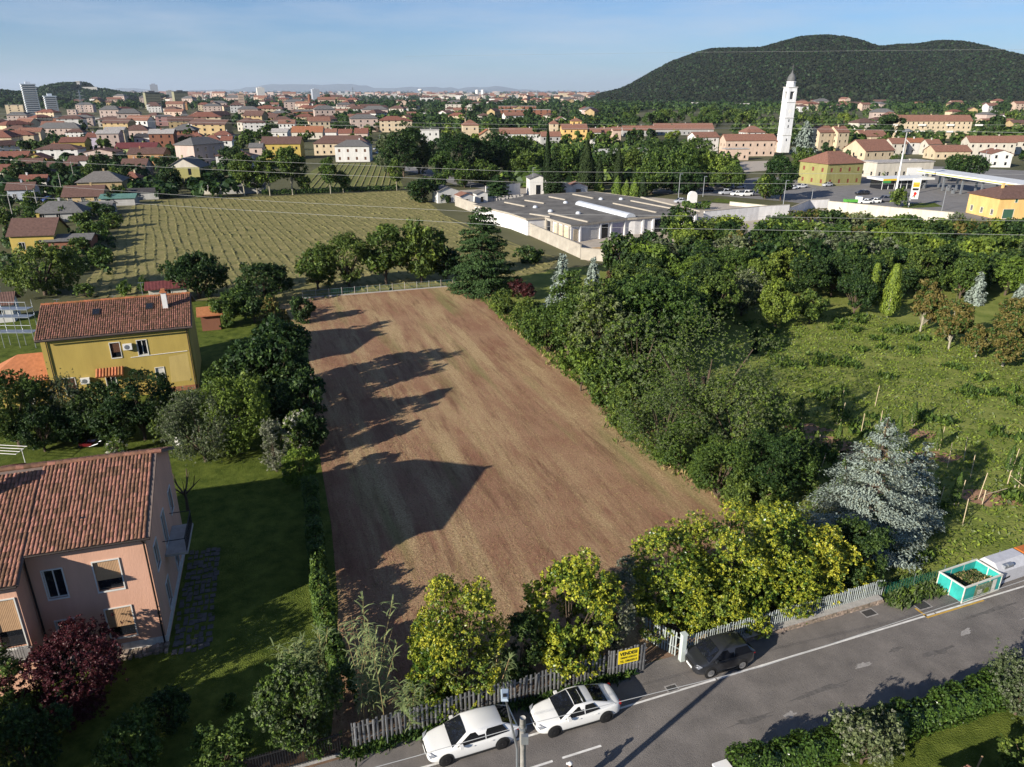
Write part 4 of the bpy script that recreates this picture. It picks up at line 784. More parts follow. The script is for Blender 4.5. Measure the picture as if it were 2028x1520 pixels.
def person(P, rot):
    root = thing('person', 'person in white cap and dark clothes holding a controller on the road', 'person', P, rot)
    J = dict(pel=(0, 0, .95), ch=(0, .02, 1.25), nk=(0, .02, 1.47), hb=(0, .03, 1.56), hd=(0, .045, 1.66), ht=(0, .03, 1.74), hl=(-.1, 0, .9), kl=(-.13, .03, .5), al=(-.15, -.02, .09), tl=(-.16, .16, .04), hr=(.1, 0, .9), kr=(.13, .03, .5), ar=(.15, -.02, .09), tr=(.17, .16, .04), sl=(-.19, .01, 1.42), el=(-.3, .02, 1.14), wl=(-.1, .27, 1.16), pl=(-.06, .34, 1.18), sr=(.19, .01, 1.42), er=(.3, .02, 1.14), wr=(.1, .27, 1.16), pr=(.06, .34, 1.18))
    rad = dict(pel=.15, ch=.15, nk=.06, hb=.06, hd=.1, ht=.07, hl=.09, kl=.065, al=.045, tl=.035, hr=.09, kr=.065, ar=.045, tr=.035, sl=.065, el=.048, wl=.034, pl=.034, sr=.065, er=.048, wr=.034, pr=.034)
    E_ = 'pel-ch ch-nk nk-hb hb-hd hd-ht pel-hl hl-kl kl-al al-tl pel-hr hr-kr kr-ar ar-tr ch-sl sl-el el-wl wl-pl ch-sr sr-er er-wr wr-pr'.split(); ks = list(J); me = bpy.data.meshes.new('body'); me.from_pydata([J[k] for k in ks], [tuple(ks.index(q) for q in e.split('-')) for e in E_], []); me.materials.append(mat('dark_clothes', (.025, .026, .03), .9, .2, 8))
    o = link('body', me, root); md = o.modifiers.new('skin', 'SKIN')
    for i, k in enumerate(ks): me.skin_vertices[0].data[i].radius = (rad[k], rad[k])
    me.skin_vertices[0].data[0].use_root = True; s2 = o.modifiers.new('sub', 'SUBSURF'); s2.levels = 2; s2.render_levels = 2
    SKINM = mat('skin', (.42, .24, .16), .6, .1, 8); h = MB(); h.lathe([(.001, 1.53), (.05, 1.54), (.075, 1.6), (.085, 1.66), (.075, 1.73), (.001, 1.76)], 14, (0, .045)); h.box(-.015, .015, .12, .15, 1.63, 1.67); h.build('face', SKINM, root, smooth=True)
    c = MB(); c.lathe([(.1, 1.69), (.1, 1.73), (.075, 1.775), (.01, 1.79)], 16, (0, .04)); c.add([(-.08, .1, 1.7), (.08, .1, 1.7), (.06, .22, 1.69), (-.06, .22, 1.69), (-.08, .1, 1.71), (.08, .1, 1.71), (.06, .22, 1.7), (-.06, .22, 1.7)], [(3, 2, 1, 0), (4, 5, 6, 7), (1, 2, 6, 5), (2, 3, 7, 6), (3, 0, 4, 7)]); c.build('cap', WHITE, root, smooth=True)
    for sx_ in (-1, 1):
        f = MB()
        for q in range(4): f.tube([(sx_ * .06, .33 + q * .018, 1.18), (sx_ * .02, .35 + q * .018, 1.2 + q * .003), (sx_ * -.005, .35 + q * .018, 1.17)], [.01, .009, .008], 6)
        f.tube([(sx_ * .08, .31, 1.19), (sx_ * .05, .33, 1.23)], [.011, .009], 6); f.build('hand', SKINM, root)
    rc = thing('remote_controller', 'small dark controller in the hands of the person on the road', 'controller', P + Vector((math.cos(rot + R(90)) * .38, math.sin(rot + R(90)) * .38, 1.2)), rot); MB().box(-.09, .09, -.05, .05, -.02, .02).build('case', BLKP, rc); MB().box(-.07, .07, .04, .05, .02, .1).build('screen', CGL, rc)
    return root
person(Vector((2.68, 24.55, .045)), SA + R(60))
# ------------------------------------------------------------------ plants near the street and round the ploughed field
GL = 'golden laurels along the street fence'
for u, vb, vt, w, lb in ((915, 1385, 1140, 175, 'golden-tipped laurel nearest the white estate car'), (862, 1402, 1240, 95, 'small golden laurel left beside the reeds over the fence'), (1125, 1315, 1100, 150, 'golden-tipped laurel behind the for-sale gate fence'), (1325, 1245, 1032, 165, 'golden laurel just right of the open gateway'),
        (1425, 1222, 990, 165, 'tallest golden laurel above the dark hatchback'), (1525, 1202, 998, 160, 'golden laurel between the tallest one and the blue spruce'), (1602, 1185, 1040, 115, 'narrow golden laurel touching the blue spruce'), (1680, 1165, 1090, 80, 'small golden laurel at the right end of the white fence'), (1372, 1250, 1110, 100, 'low golden laurel over the fence left above the hatchback'), (1478, 1232, 1110, 110, 'low golden laurel over the fence right above the hatchback'), (1568, 1205, 1095, 100, 'low golden laurel over the fence before the blue spruce')):
    tree('laurel', u, vb, vt, w * 1.08, lb, GL, name='laurel_tree')
tree('greybush', 1215, 1285, 1108, 85, 'dry grey twiggy shrub beside the open gateway', None, 'shrub', 'dry_shrub'); tree('darkbush', 1030, 1352, 1215, 90, 'dark thin shrub between two golden laurels', None, 'shrub', 'thin_shrub'); tree('fresh', 1402, 1262, 1140, 85, 'dark frond-leaved sapling hanging over the dark hatchback', None, 'tree', 'frond_sapling')
def bsp(u, vb, vt, w, lb): return tree('bluewide', u, vb, vt, w, lb, 'blue spruces', name='blue_spruce')
bsp(1708, 1080, 820, 275, 'large silvery blue spruce above the street fence'); bsp(1800, 1040, 872, 110, 'second silvery leader right of the large blue spruce')
tree('darkbush', 1690, 1165, 1030, 110, 'dark undergrowth shrub at the foot of the blue spruce', None, 'shrub', 'undergrowth_shrub')
BL = 'leafy trees between ploughed field and nursery'
for k, u, vb, vt, w, lb in (('willow', 1385, 868, 612, 300, 'huge spreading grey-green willow right of the ploughed field'), ('willow', 1262, 790, 632, 190, 'broad leafy tree left of the huge willow'), ('willow', 1455, 912, 745, 170, 'low branching willow on the shady nursery side'), ('willow', 1310, 905, 745, 190, 'leafy tree leaning over the field edge'),
        ('bush', 1250, 852, 760, 110, 'bush at the field edge under the willow'), ('bush', 1345, 930, 840, 110, 'bush at the field bulge under the willow'), ('bush', 1420, 985, 868, 130, 'bush at the near right corner of the field'), ('darkbush', 1500, 985, 872, 140, 'dark bush left of the blue spruce'), ('broad', 1555, 965, 868, 110, 'small dark tree behind the blue spruce tip'), ('bush', 1480, 1010, 940, 110, 'low bush above the golden laurels'),
        ('willow', 1190, 752, 560, 130, 'slender leafy tree along the right field edge'), ('broad', 1125, 722, 540, 105, 'slender grey-stemmed tree by the blue spruces'), ('bush', 1085, 702, 600, 95, 'leafy bush half way along the field edge'), ('bush', 1040, 655, 585, 80, 'bush near the far right field corner'), ('bush', 1000, 625, 572, 60, 'bush beside the tall cedar'), ('broad', 1290, 735, 545, 180, 'wide leafy tree behind the willow'), ('broad', 1215, 680, 555, 120, 'leafy tree behind the slender ones'),
        ('fresh', 1150, 775, 690, 80, 'light bush mid way on the right field edge'), ('bush', 1200, 800, 710, 90, 'low bush under the slender tree')):
    tree(k, u, vb, vt, w, lb, BL, 'tree' if 'bush' not in k else 'bush', 'leafy_tree' if 'bush' not in k else 'field_bush')
for u, vb, vt, w, lb in ((1112, 608, 498, 62, 'pale blue spruce left of the dead conifer'), (1172, 612, 505, 52, 'pale blue spruce touching the dead conifer')): tree('blue', u, vb, vt, w, lb, 'pale spruces behind the field edge', name='blue_spruce')
tree('deadconifer', 1203, 612, 528, 40, 'brown dead conifer between pale spruce and wood', name='dead_conifer'); tree('redmaple', 1022, 590, 556, 32, 'small red shrub in the shade of the tall cedar', None, 'shrub', 'red_shrub'); tree('redmaple', 1045, 595, 560, 26, 'second small red shrub next to the cedar shade', None, 'shrub', 'red_shrub'); tree('darkbush', 1048, 520, 490, 60, 'low dark shrub by the cemetery wall', None, 'shrub', 'wall_shrub')
tree('cedar', 955, 578, 402, 150, 'tall dark green cedar at the far corner of the field', name='cedar_tree')
for k, u, vb, vt, w, lb in (('broad', 630, 574, 485, 84, 'first round leafy tree from the left in the row at the field end'), ('broad', 692, 570, 462, 96, 'second round leafy tree in the row at the field end'), ('broad', 765, 564, 440, 98, 'third round leafy tree in the row at the field end'), ('broad', 835, 560, 438, 98, 'fourth round leafy tree in the row at the field end'), ('dark', 885, 556, 490, 60, 'low dark tree between the round row and the cedar'),
        ('dark', 395, 592, 507, 130, 'dark round tree on the left edge of the mown field'), ('dark', 525, 600, 518, 100, 'dark spiky tree where mown and ploughed fields meet'), ('broad', 90, 585, 492, 150, 'broad leafy tree in front of the pale yellow house'), ('bush', 172, 590, 562, 34, 'small bush at the mown field corner'), ('fresh', 250, 585, 560, 24, 'tiny fresh bush behind the mustard house roof'), ('bush', 285, 582, 552, 26, 'tiny leafy bush above the mustard house ridge')):
    tree(k, u, vb, vt, w, lb, 'trees round the mown field', name='field_tree')
GA = 'garden trees left of the ploughed field'
for k, u, vb, vt, w, lb in (('dark', 548, 792, 634, 150, 'large dark garden tree right of the mustard house'), ('rust', 545, 690, 588, 62, 'reddish brown small tree at the field edge'), ('dark', 505, 640, 575, 70, 'dark tree behind the small orange roof'), ('broad', 450, 648, 588, 60, 'leafy tree over the small orange roof'), ('dark', 612, 862, 735, 78, 'dark slim tree leaning over the field edge'), ('fresh', 478, 898, 758, 140, 'yellow-green pear tree on the lawn'), ('olive', 408, 915, 772, 130, 'grey-green fruit tree on the sunny lawn'),
        ('broad', 447, 800, 728, 82, 'rounded dark bush against the mustard house corner'), ('dark', 288, 872, 712, 118, 'dark round tree before the mustard house wall'), ('dark', 205, 868, 758, 100, 'dark leafy tree under the awning'), ('olive', 135, 868, 752, 110, 'brownish green tree before the annexe'), ('broad', 40, 885, 735, 150, 'leafy tree at the left picture edge behind the pink villa'), ('dark', 90, 895, 800, 90, 'low dark tree between lawn and annexe'),
        ('greybush', 548, 935, 832, 60, 'pale grey shrub at the lawn edge'), ('flower', 602, 900, 812, 62, 'white flowering shrub at the field edge'), ('lime', 598, 965, 878, 76, 'bright lime green bush at the corner of the lawn'), ('dark', 575, 850, 770, 90, 'dark tree in the shaded garden corner'), ('flower', 232, 905, 868, 40, 'small flowering bush above the villa roof'),
        ('redmaple', 150, 1405, 1252, 195, 'dark red maple in front of the pink villa'), ('bush', 30, 1445, 1300, 135, 'green bush left of the dark red maple'), ('willow', 600, 1476, 1322, 165, 'large round olive green bush at the bottom by the fence'), ('bush', 270, 1535, 1425, 120, 'leafy bush at the bottom edge in the dark garden'), ('bush', 445, 1525, 1448, 120, 'leafy bush behind the black railing'), ('darkbush', 60, 1540, 1400, 150, 'dark bush in the bottom left corner'), ('bush', 455, 1400, 1375, 24, 'tiny shrub alone in the shaded garden'), ('darkbush', 340, 1450, 1380, 90, 'dim shrub in the villa shadow')):
    b = 'bush' in k or k in ('lime', 'flower'); tree(k, u, vb, vt, w, lb, GA, 'bush' if b else 'tree', 'garden_bush' if b else 'garden_tree')
hedge('ivy_hedge', [G(618, 1000), G(628, 1100), G(640, 1230), G(668, 1330), G(690, 1420)], 1.0, 2.1, ['mid', 'fresh'], 'ivy grown hedge between villa garden and ploughed field', s=.12)
reed(742, 1425, 1212, 18, 90, 'tall giant reed clump left of the golden laurels', 3); reed(590, 1345, 1268, 12, 90, 'low dark reed clump behind the round olive bush', 4, .4); reed(640, 1330, 1225, 6, 40, 'slender reeds against the ivy hedge', 5); reed(985, 1392, 1285, 5, 60, 'few reeds leaning out of the golden laurel', 6, .9); reed(820, 1432, 1330, 8, 90, 'low reeds along the picket fence', 7, .7)
# pruned bare tree beside the villa
pt = thing('pruned_tree', 'bare pruned tree beside the villa gable', 'tree', G(372, 1012)); mb = MB(); mb.tube([(0, 0, 0), (.05, 0, 1.0), (0, 0, 1.5)], [.13, .11, .1], 8)
for a, l_, h in ((.2, 1.2, 1.6), (1.4, .9, 1.9), (2.6, 1.3, 1.5), (3.9, 1.1, 1.8), (5.2, 1.2, 1.6)): c, s = math.cos(a), math.sin(a); mb.tube([(0, 0, 1.4), (c * l_ * .6, s * l_ * .6, 1.4 + h * .45), (c * l_ * .8, s * l_ * .8, 1.4 + h)], [.08, .06, .03], 6); mb.tube([(c * l_ * .6, s * l_ * .6, 1.4 + h * .45), (c * l_ * 1.1, s * l_ * 1.1, 1.4 + h * .8)], [.05, .02], 5)
mb.build('branches', BARK, pt)
# bottom right garden beyond the street
hedge('laurel_hedge', [ST(2.6, -6.1), ST(10, -6.4), ST(18, -6.6), ST(27, -7)], 1.5, 1.9, ['glossy', 'glossy', 'mid'], 'glossy green laurel hedge along the near side of the street', s=.1, lump=.07, cover=3)
sheet('garden_lawn', [ST(2, -5.6), ST(40, -6), ST(40, -20), ST(2, -20)], .02, GRASS)
for s, d, w, h, lb in ((9.4, -7.0, 2.8, 3.3, 'grey-green olive bush rising over the laurel hedge'), (19.2, -7.4, 3.3, 3.6, 'grey-green olive bush at the right edge over the hedge')): plant('olive', ST(s, d), w, h, lb, 'bush', 'olive bushes behind the hedge', 'olive_bush')
plant('bush', ST(16.2, -10.2), 2.4, 1.6, 'leafy bush in the bottom right garden', 'bush', name='garden_bush')
tag(MB().tube([(0, 0, 0), (.15, 0, 1.5)], .04, 6).build('wooden_stake', SHUT['wood'], None, ST(13.6, -9.5)), 'wooden stake in the bottom right garden', 'stake')
tag(MB().box(-.3, .3, -.3, .3, 0, 1.3).box(-.38, .38, -.38, .38, 1.3, 1.42).build('gate_post', WHITE, None, ST(2.2, -5.9), SA), 'white capped gate post at the end of the laurel hedge', 'pillar')
sh = thing('garden_shed', 'corner of a small tiled garden shed at the bottom edge', 'shed', ST(10.2, -10.4), SA); MB().box(-1.8, 1.8, -2.6, 0, 0, 2.0).build('wall', CONC, sh); rs = MB(); slab(rs, -2, 2, .3, 1.95, -3, 3.1, .08); r_ = rs.build('roof', SOFF, sh); tiles(r_, (2, .35, 2.02), (-1, 0, 0), Vector((0, -3.3, 1.15)).normalized(), 4, 3.3, TILE_A)
# nursery: weeds, staked saplings, planted rows
n_open = [tuple(p[:2]) for p in PG([(1470, 640), (1700, 620), (1900, 660), (2080, 730), (2080, 1050), (1990, 1090), (1790, 1150), (1500, 1060), (1540, 900), (1520, 750)])]
ang_ = scatter(n_open, 2600); tufts('nursery_weeds', ang_, .26, 'fresh', 'low weeds covering the open nursery ground', 'weeds', .45, 9, .4, mix=['lime', 'fresh', 'lime', 'olive', 'fresh'], flat=.35)
cl = scatter(n_open, 70); cl = np.repeat(cl, 12, 0) + RNG.normal(size=(70 * 12, 2)) * .5; tufts('weed_clumps', cl, .55, 'mid', 'bushy dark weed clumps dotted over the nursery meadow', 'weeds', .2, 8, .35, mix=['mid', 'fresh'])
for i, (u, v, w) in enumerate(((1640, 880, 2.2), (1690, 905, 1.6), (1780, 900, 1.8), (1560, 930, 1.6), (1850, 905, 1.4), (1960, 985, 1.6), (1600, 850, 1.5), (1700, 960, 1.8), (1830, 860, 1.2))):
    p = G(u, v); sheet('bare_soil', [(p.x + math.cos(t) * w * random.uniform(.6, 1.4) * 1.4, p.y + math.sin(t) * w * random.uniform(.5, 1.2)) for t in np.linspace(0, 6, 12)], .02, mat('bare_earth', (.3, .17, .1), .95, .3, 2, .6))
tufts('lawn_grass', scatter([(-13, 40), (-17, 56), (-24, 76), (-45, 76), (-45, 45), (-22, 47), (-19, 34), (-14, 27), (-9.5, 28)], 9000), .07, 'fresh', 'short garden grass round the pink villa', 'grass', .15, 4, .3, mix=['mid', 'fresh'])
tufts('field_stubble', scatter(FIELD, 26000, .5), .09, 'straw', 'dry stubble and straw littering the ploughed field', 'stubble', .25, 4, .25, z=.032, mix=['straw', 'straw', 'brown', 'straw'], flat=.75)
edge = np.array([tuple(p[:2]) for p in PG(FRT)]); ep = np.concatenate([edge[i] + (edge[i + 1] - edge[i]) * RNG.random((130, 1)) for i in range(len(edge) - 1)]) + RNG.normal(size=((len(edge) - 1) * 130, 2)) * .7 + [1.0, .3]
tufts('field_margin_grass', ep, .45, 'fresh', 'long grass along the right margin of the ploughed field', 'grass', .3, 8, .2, mix=['fresh', 'lime', 'straw', 'mid'])
vp = np.array([tuple(ST(random.uniform(-14, 2), random.gauss(2.0, .18))[:2]) for _ in range(420)]); tufts('verge_weeds', vp, .33, 'mid', 'weeds sprouting at the foot of the grey picket fence', 'weeds', .12, 7, .3, mix=['mid', 'fresh', 'dark'])
vp = np.array([tuple(ST(random.uniform(20, 24.5), random.uniform(1.2, 3.2))[:2]) for _ in range(240)]); tufts('skip_side_weeds', vp, .45, 'mid', 'tall weeds between the white fence and the teal skip', 'weeds', .15, 8, .25, mix=['mid', 'fresh', 'olive'])
stake = MB().tube([(0, 0, 0), (.05, .02, 2.3)], .03, 6).mesh('stake', mat('pale_wood', (.5, .4, .26), .8, .1)); sp0 = G(1700, 960); k = 0
for i in range(-3, 7):
    for j in range(-4, 6):
        p = sp0 + ST_ * (i * 2.3 + random.uniform(-.2, .2)) + SN_ * (j * 2.5 + random.uniform(-.2, .2))
        if not inpoly([p.x], [p.y], n_open)[0] or p.y > 72 or p.y < 47: continue
        if (p - G(1705, 1120)).length < 3.5: continue
        if random.random() < .4: continue
        if random.random() < .8: plant('sapling', p, random.uniform(.7, 1.1), random.uniform(2.0, 3.2), 'thin staked sapling in the nursery rows', 'sapling', 'staked nursery saplings', 'sapling')
        link('stake', stake, None, p + Vector((.25, -.1, 0)), random.uniform(0, 6)).rotation_euler = (random.gauss(0, .06), random.gauss(0, .06), 0); tag(COL.objects[-1], 'thin pale wooden stake beside a nursery sapling', 'stake', 'nursery stakes')
for a, b in (((1945, 1000), (1990, 985)), ((1995, 960), (2028, 985))):
    A, B = G(*a), G(*b); tag(MB().tube([(0, 0, 0), (0, 0, 1.3)], .04, 6).tube([(0, 0, .9), (B.x - A.x, B.y - A.y, .8)], .03, 5).build('wooden_rail', stake.materials[0], None, A), 'leaning wooden post and rail in the nursery ' + ('near the container' if a[0] == 1945 else 'at the right edge'), 'rail')
NW = 'nursery trees'
for k, u, vb, vt, w, lb in (('rust', 1822, 658, 552, 62, 'first bronze magnolia from the left at the nursery lawn'), ('rust', 1878, 692, 572, 70, 'second bronze magnolia at the nursery lawn'), ('rust', 1932, 708, 645, 58, 'low bronze magnolia between taller ones'), ('rust', 1985, 726, 598, 92, 'large bronze magnolia on a pale trunk at the right'), ('rust', 2020, 700, 590, 70, 'bronze magnolia cut by the right edge'), ('poplar', 1724, 606, 522, 26, 'left lime-green columnar tree'), ('poplar', 1757, 630, 524, 36, 'right lime-green columnar tree'),
        ('fresh', 1535, 648, 562, 76, 'round pale green tree on a thin trunk'), ('broad', 1602, 642, 570, 56, 'dark round tree on a thin trunk'), ('olive', 1468, 626, 540, 76, 'olive green round tree at the nursery edge'), ('blue', 1930, 602, 535, 38, 'small pale blue spruce in the wood'), ('blue', 2012, 622, 560, 46, 'pale blue spruce at the right edge of the wood'), ('dark', 1690, 625, 540, 70, 'dark tree left of the columnar trees'), ('conifer', 1493, 700, 650, 14, 'tiny dark fir at the shade edge')):
    tree(k, u, vb, vt, w, lb, NW, name='nursery_tree')
random.seed(21); wood = []
for _ in range(900):
    u = random.uniform(1225, 2090); vb = random.uniform(478, 612 if u > 1420 else 700)
    if vb > 600 - max(0, (u - 1850)) * .05 and u > 1440: continue
    if u < 1330 and vb < 520: continue
    if u > 1550 and vb < 484: continue
    p = G(u, vb)
    if any((p - q).length < 4.3 for q in wood): continue
    wood.append(p); k = random.choice(['broad', 'broad', 'dark', 'dark', 'fresh', 'olive', 'rust']) if vb < 560 else random.choice(['broad', 'dark', 'dark', 'fresh']); h = random.uniform(5.2, 8.2) * (.85 if k == 'rust' else 1)
    plant(k, p, random.uniform(5.0, 7.0), h, dict(broad='mid green crown in the dense wood beyond the nursery', dark='dark green crown in the dense wood beyond the nursery', fresh='light green crown in the dense wood beyond the nursery', olive='olive grey crown in the dense wood beyond the nursery', rust='bronze crown in the dense wood beyond the nursery')[k], 'tree', 'trees of the dense wood, ' + k, 'wood_tree')
    if len(wood) > 120: break

for x, y, w, h, lb in ((-25.6, 20.6, 5, 8.2, 'tall garden tree left of the picture by the railing'), (-30, 21.4, 5, 6.2, 'second tall garden tree left of the picture by the railing'), (-22.4, 20.4, 4, 6.0, 'low garden tree below the picture by the railing'), (-35, 20.5, 5, 6.0, 'third tall garden tree left of the picture by the railing')): plant('broad', Vector((x, y, 0)), w, h, lb, 'tree', 'trees beyond the left railing', 'garden_tree')
for k, u, vb, vt, w, lb in (('dark', 580, 800, 690, 90, 'dark tree between the large garden tree and the field'), ('broad', 500, 840, 745, 90, 'leafy tree behind the yellow-green pear'), ('dark', 620, 905, 810, 60, 'dark shrub on the field edge above the lime bush'), ('dark', 245, 880, 790, 100, 'dark bushy tree between house trees'), ('broad', 350, 875, 790, 80, 'bush between dark round tree and fruit tree'), ('dark', 160, 880, 800, 90, 'dark shrub mass under the annexe'), ('dark', 600, 640, 588, 50, 'dark shrub at the far left field corner'), ('broad', 480, 620, 570, 60, 'leafy tree left of the dark spiky one')): tree(k, u, vb, vt, w, lb, GA, name='garden_tree')
# ------------------------------------------------------------------ middle distance: fences of the fields, cemetery, roads, petrol station
WW = {k: wallm(k, tuple(x * (.82 if k not in ('amber', 'olive') else 1) for x in c)) for k, c in dict(cream=(.62, .5, .34), pale=(.6, .55, .46), white=(.68, .66, .62), ochre=(.46, .34, .18), orange=(.45, .25, .12), pinkish=(.55, .43, .37), brick=(.27, .12, .075), yellow=(.55, .45, .22), olive=(.27, .25, .1), lime=(.42, .45, .2), mauve=(.5, .46, .55), grey=(.4, .39, .37), rose=(.42, .24, .22), amber=(.64, .42, .16), peach=(.6, .45, .35), blueish=(.42, .45, .5)).items()}
RR = {k: roofm(k, c) for k, c in dict(brown=(.13, .075, .06), red=(.2, .085, .06), grey=(.17, .155, .14), dark=(.06, .055, .055), orange=(.3, .125, .065), wine=(.14, .04, .04), pale=(.4, .37, .34), terra=(.23, .115, .08), slate=(.14, .135, .13)).items()}
# net fence behind the ploughed field
nf = thing('field_fence', 'low green net fence with concrete base behind the ploughed field', 'fence', G(600, 592)); A, B = G(600, 592), G(920, 566); d = B - A; nb = MB(); nb.tube([(0, 0, 1.2), tuple(d + Vector((0, 0, 1.2)))], .02, 4).tube([(0, 0, .6), tuple(d + Vector((0, 0, .6)))], .015, 4); nb.build('wire_strands', GREYM, nf)
for i in range(14): q = d * (i / 13); MB().tube([(q.x, q.y, 0), (q.x, q.y, 1.35)], .04, 6).build('post', CONC, nf)
nb = MB(); a_ = math.atan2(d.y, d.x); nb.box(0, d.length, -.1, .1, 0, .18, a=a_); nb.build('base_kerb', CONC, nf); nn = MB()
for i in range(int(d.length / .28)): q = d.normalized() * (i * .28); nn.box(q.x - .01, q.x + .01, q.y - .004, q.y + .004, .2, 1.25)
nn.build('netting', NETM, nf, kind='stuff')
hedge('field_hedge', [G(520, 388), G(640, 383), G(790, 377)], 1.6, 1.5, ['dark', 'mid'], 'low dark hedge between the two mown fields', s=.35)
# cemetery
CW = mat('cemetery_wall', (.36, .325, .27), .9, .2, .4, .2, 5, detail=8); CWH = wallm('cemetery_white', (.68, .66, .64)); FLATR = mat('bitumen_roof', (.14, .13, .115), .9, .4, .25, .4, 4, detail=9); CAPST = mat('roof_edge', (.36, .32, .26), .9, .15, 1)
sheet('cemetery_yard', PG([(905, 405), (1165, 518), (1400, 478), (1660, 470), (1640, 415), (1400, 402), (1180, 380), (1000, 372), (870, 380)]), .02, PAVE)
def wallrun(label, pts, h, m, th=.25, name='perimeter_wall', cap=True):
    pts = [Vector(p) for p in pts]; o0 = pts[0].copy(); root = thing(name, label, 'wall', o0)
    for i in range(len(pts) - 1):
        a, b = pts[i] - o0, pts[i + 1] - o0; l_ = (b - a).length; an = math.atan2(b.y - a.y, b.x - a.x); n_ = max(1, int(l_ / 5)); 
        pm = MB().box(.01, l_ / n_ - .01, -th / 2, th / 2, 0, h).mesh('wall_panel', m)
        for k in range(n_): q = a.lerp(b, k / n_); link('wall_panel', pm, root, q, an)
        if cap: MB().box(0, l_, -th / 2 - .06, th / 2 + .06, h, h + .1).build('coping', CAPST, root, a, an)
    return root
wallrun('long beige cemetery wall facing the mown field', [G(902, 408), G(1010, 448), G(1150, 512)], 2.6, CW); wallrun('short beige cemetery wall at the near corner', [G(1150, 514), G(1215, 520), G(1275, 508)], 2.2, CW); wallrun('white panelled cemetery wall right of the flat building', [G(1392, 447), G(1500, 436), G(1560, 432)], 3.4, CWH)
wallrun('white wall before the petrol station parking', [G(1638, 421), G(1760, 434), G(1885, 446)], 3.0, WW['pale']); wallrun('low wall stretch left of the petrol station parking', [G(1560, 432), G(1600, 414), G(1640, 412)], 2.4, CWH)
RP = [(937, 406), (1007, 422), (1042, 434), (1079, 431), (1131, 447), (1243, 433), (1262, 432), (1387, 421), (1265, 392), (1178, 380), (1060, 386)]; RZ = 3.8
rp = [G(u, v, RZ) for u, v in RP]; c0 = Vector((rp[4].x, rp[4].y, 0)); cb = thing('cemetery_building', 'wide flat-roofed white cemetery building with dark grey roof', 'building', c0); loc = [Vector((p.x, p.y, 0)) - c0 for p in rp]
ctr = sum(loc, Vector()) / len(loc); ins = [p + (ctr - p).normalized() * .5 for p in loc]; mb = MB()
for i in range(len(ins)): a, b = ins[i], ins[(i + 1) % len(ins)]; mb.quad((a.x, a.y, 0), (b.x, b.y, 0), (b.x, b.y, RZ - .25), (a.x, a.y, RZ - .25))
mb.build('wall', CWH, cb); ro = sheet('roof', loc, RZ, FLATR, kind=None, parent=cb); mb = MB()
for i in range(len(loc)): a, b = loc[i], loc[(i + 1) % len(loc)]; mb.quad((a.x, a.y, RZ - .35), (b.x, b.y, RZ - .35), (b.x, b.y, RZ + .06), (a.x, a.y, RZ + .06))
mb.build('fascia', CAPST, cb)
def roofbar(p, q, w, h, m, nm): A, B = G(*p, RZ) - c0, G(*q, RZ) - c0; an = math.atan2(B.y - A.y, B.x - A.x); return MB().box(0, (B - A).xy.length, -w / 2, w / 2, .01, h).build(nm, m, ro, (A.x, A.y, RZ), an)
for p, q in (((1088, 424), (1165, 441)), ((1040, 398), (1078, 404)), ((1088, 391), (1120, 397)), ((1135, 386), (1175, 394)), ((1215, 404), (1300, 422)), ((1250, 399), (1350, 418)), ((1000, 402), (1040, 410)), ((1050, 425), (1090, 431)), ((1270, 392), (1387, 420))): roofbar(p, q, .5, .28, CAPST, 'roof_rib')
A, B = G(1148, 405, RZ) - c0, G(1250, 431, RZ) - c0; an = math.atan2(B.y - A.y, B.x - A.x); L = (B - A).xy.length; pm = mat('skylight_plastic', (.5, .52, .55), .4, .1)
for k in range(9):
    v = MB(); x0, x1 = 0, L / 9 - .12
    pr = [(math.cos(t) * 1.3, math.sin(t) * .9) for t in np.linspace(0, math.pi, 8)]; v.add([(x, y, z) for x in (x0, x1) for y, z in pr], [(i, i + 8, i + 9, i + 1) for i in range(7)] + [tuple(range(8)), tuple(reversed(range(8, 16)))]); q = A.lerp(B, k / 9); v.build('skylight', pm, ro, (q.x, q.y, RZ), an, smooth=False)
for u, v in ((1060, 412), (1090, 420), (1145, 424), (1120, 403), (1230, 396), (1190, 396)): p = G(u, v, RZ) - c0; MB().lathe([(.6, 0), (.6, .25), (.4, .5), (.05, .6)], 10).build('dome_light', pm, ro, (p.x, p.y, RZ))
def facade(i, items):
    a, b = ins[i], ins[i + 1]; L = (b - a).length; an = math.atan2(b.y - a.y, b.x - a.x)
    for t0, t1, z0, z1, m, nm, o in items: MB().box(t0 * L, t1 * L, -o, -.01, z0, z1).build(nm, m, cb, a, an)
NICHE = mat('niche_slab', (.62, .5, .33), .8, .3, 6, detail=3); facade(3, [(.06, .2, 0, 3.2, GLASS, 'doorway', .05), (.34, .46, .3, 3.1, NICHE, 'niche_panel', .05), (.54, .68, .3, 3.1, NICHE, 'niche_panel', .05), (.74, .9, .3, 3.1, NICHE, 'niche_panel', .05)] + [(t, t + .05, 0, 3.45, CAPST, 'column', .3) for t in (0, .24, .48, .7, .93)])
facade(4, [(.04, .12, .2, 2.8, NICHE, 'niche_panel', .05), (.55, .66, 0, 3.0, GLASS, 'doorway', .05), (.2, .48, .3, 2.9, WW['white'], 'wall_slab', .06), (.75, .95, .3, 2.9, WW['mauve'], 'wall_slab', .06)] + [(t, t + .025, 0, 3.45, CWH, 'column', .35) for t in (.14, .5, .7, .96)]); facade(6, [(.3, .42, 0, 3.0, GLASS, 'doorway', .05), (.78, .9, 0, 3.1, GLASS, 'doorway', .05), (.48, .72, .3, 2.9, WW['pinkish'], 'wall_slab', .06)] + [(t, t + .03, 0, 3.45, CWH, 'column', .3) for t in (.1, .26, .44, .74, .94)])
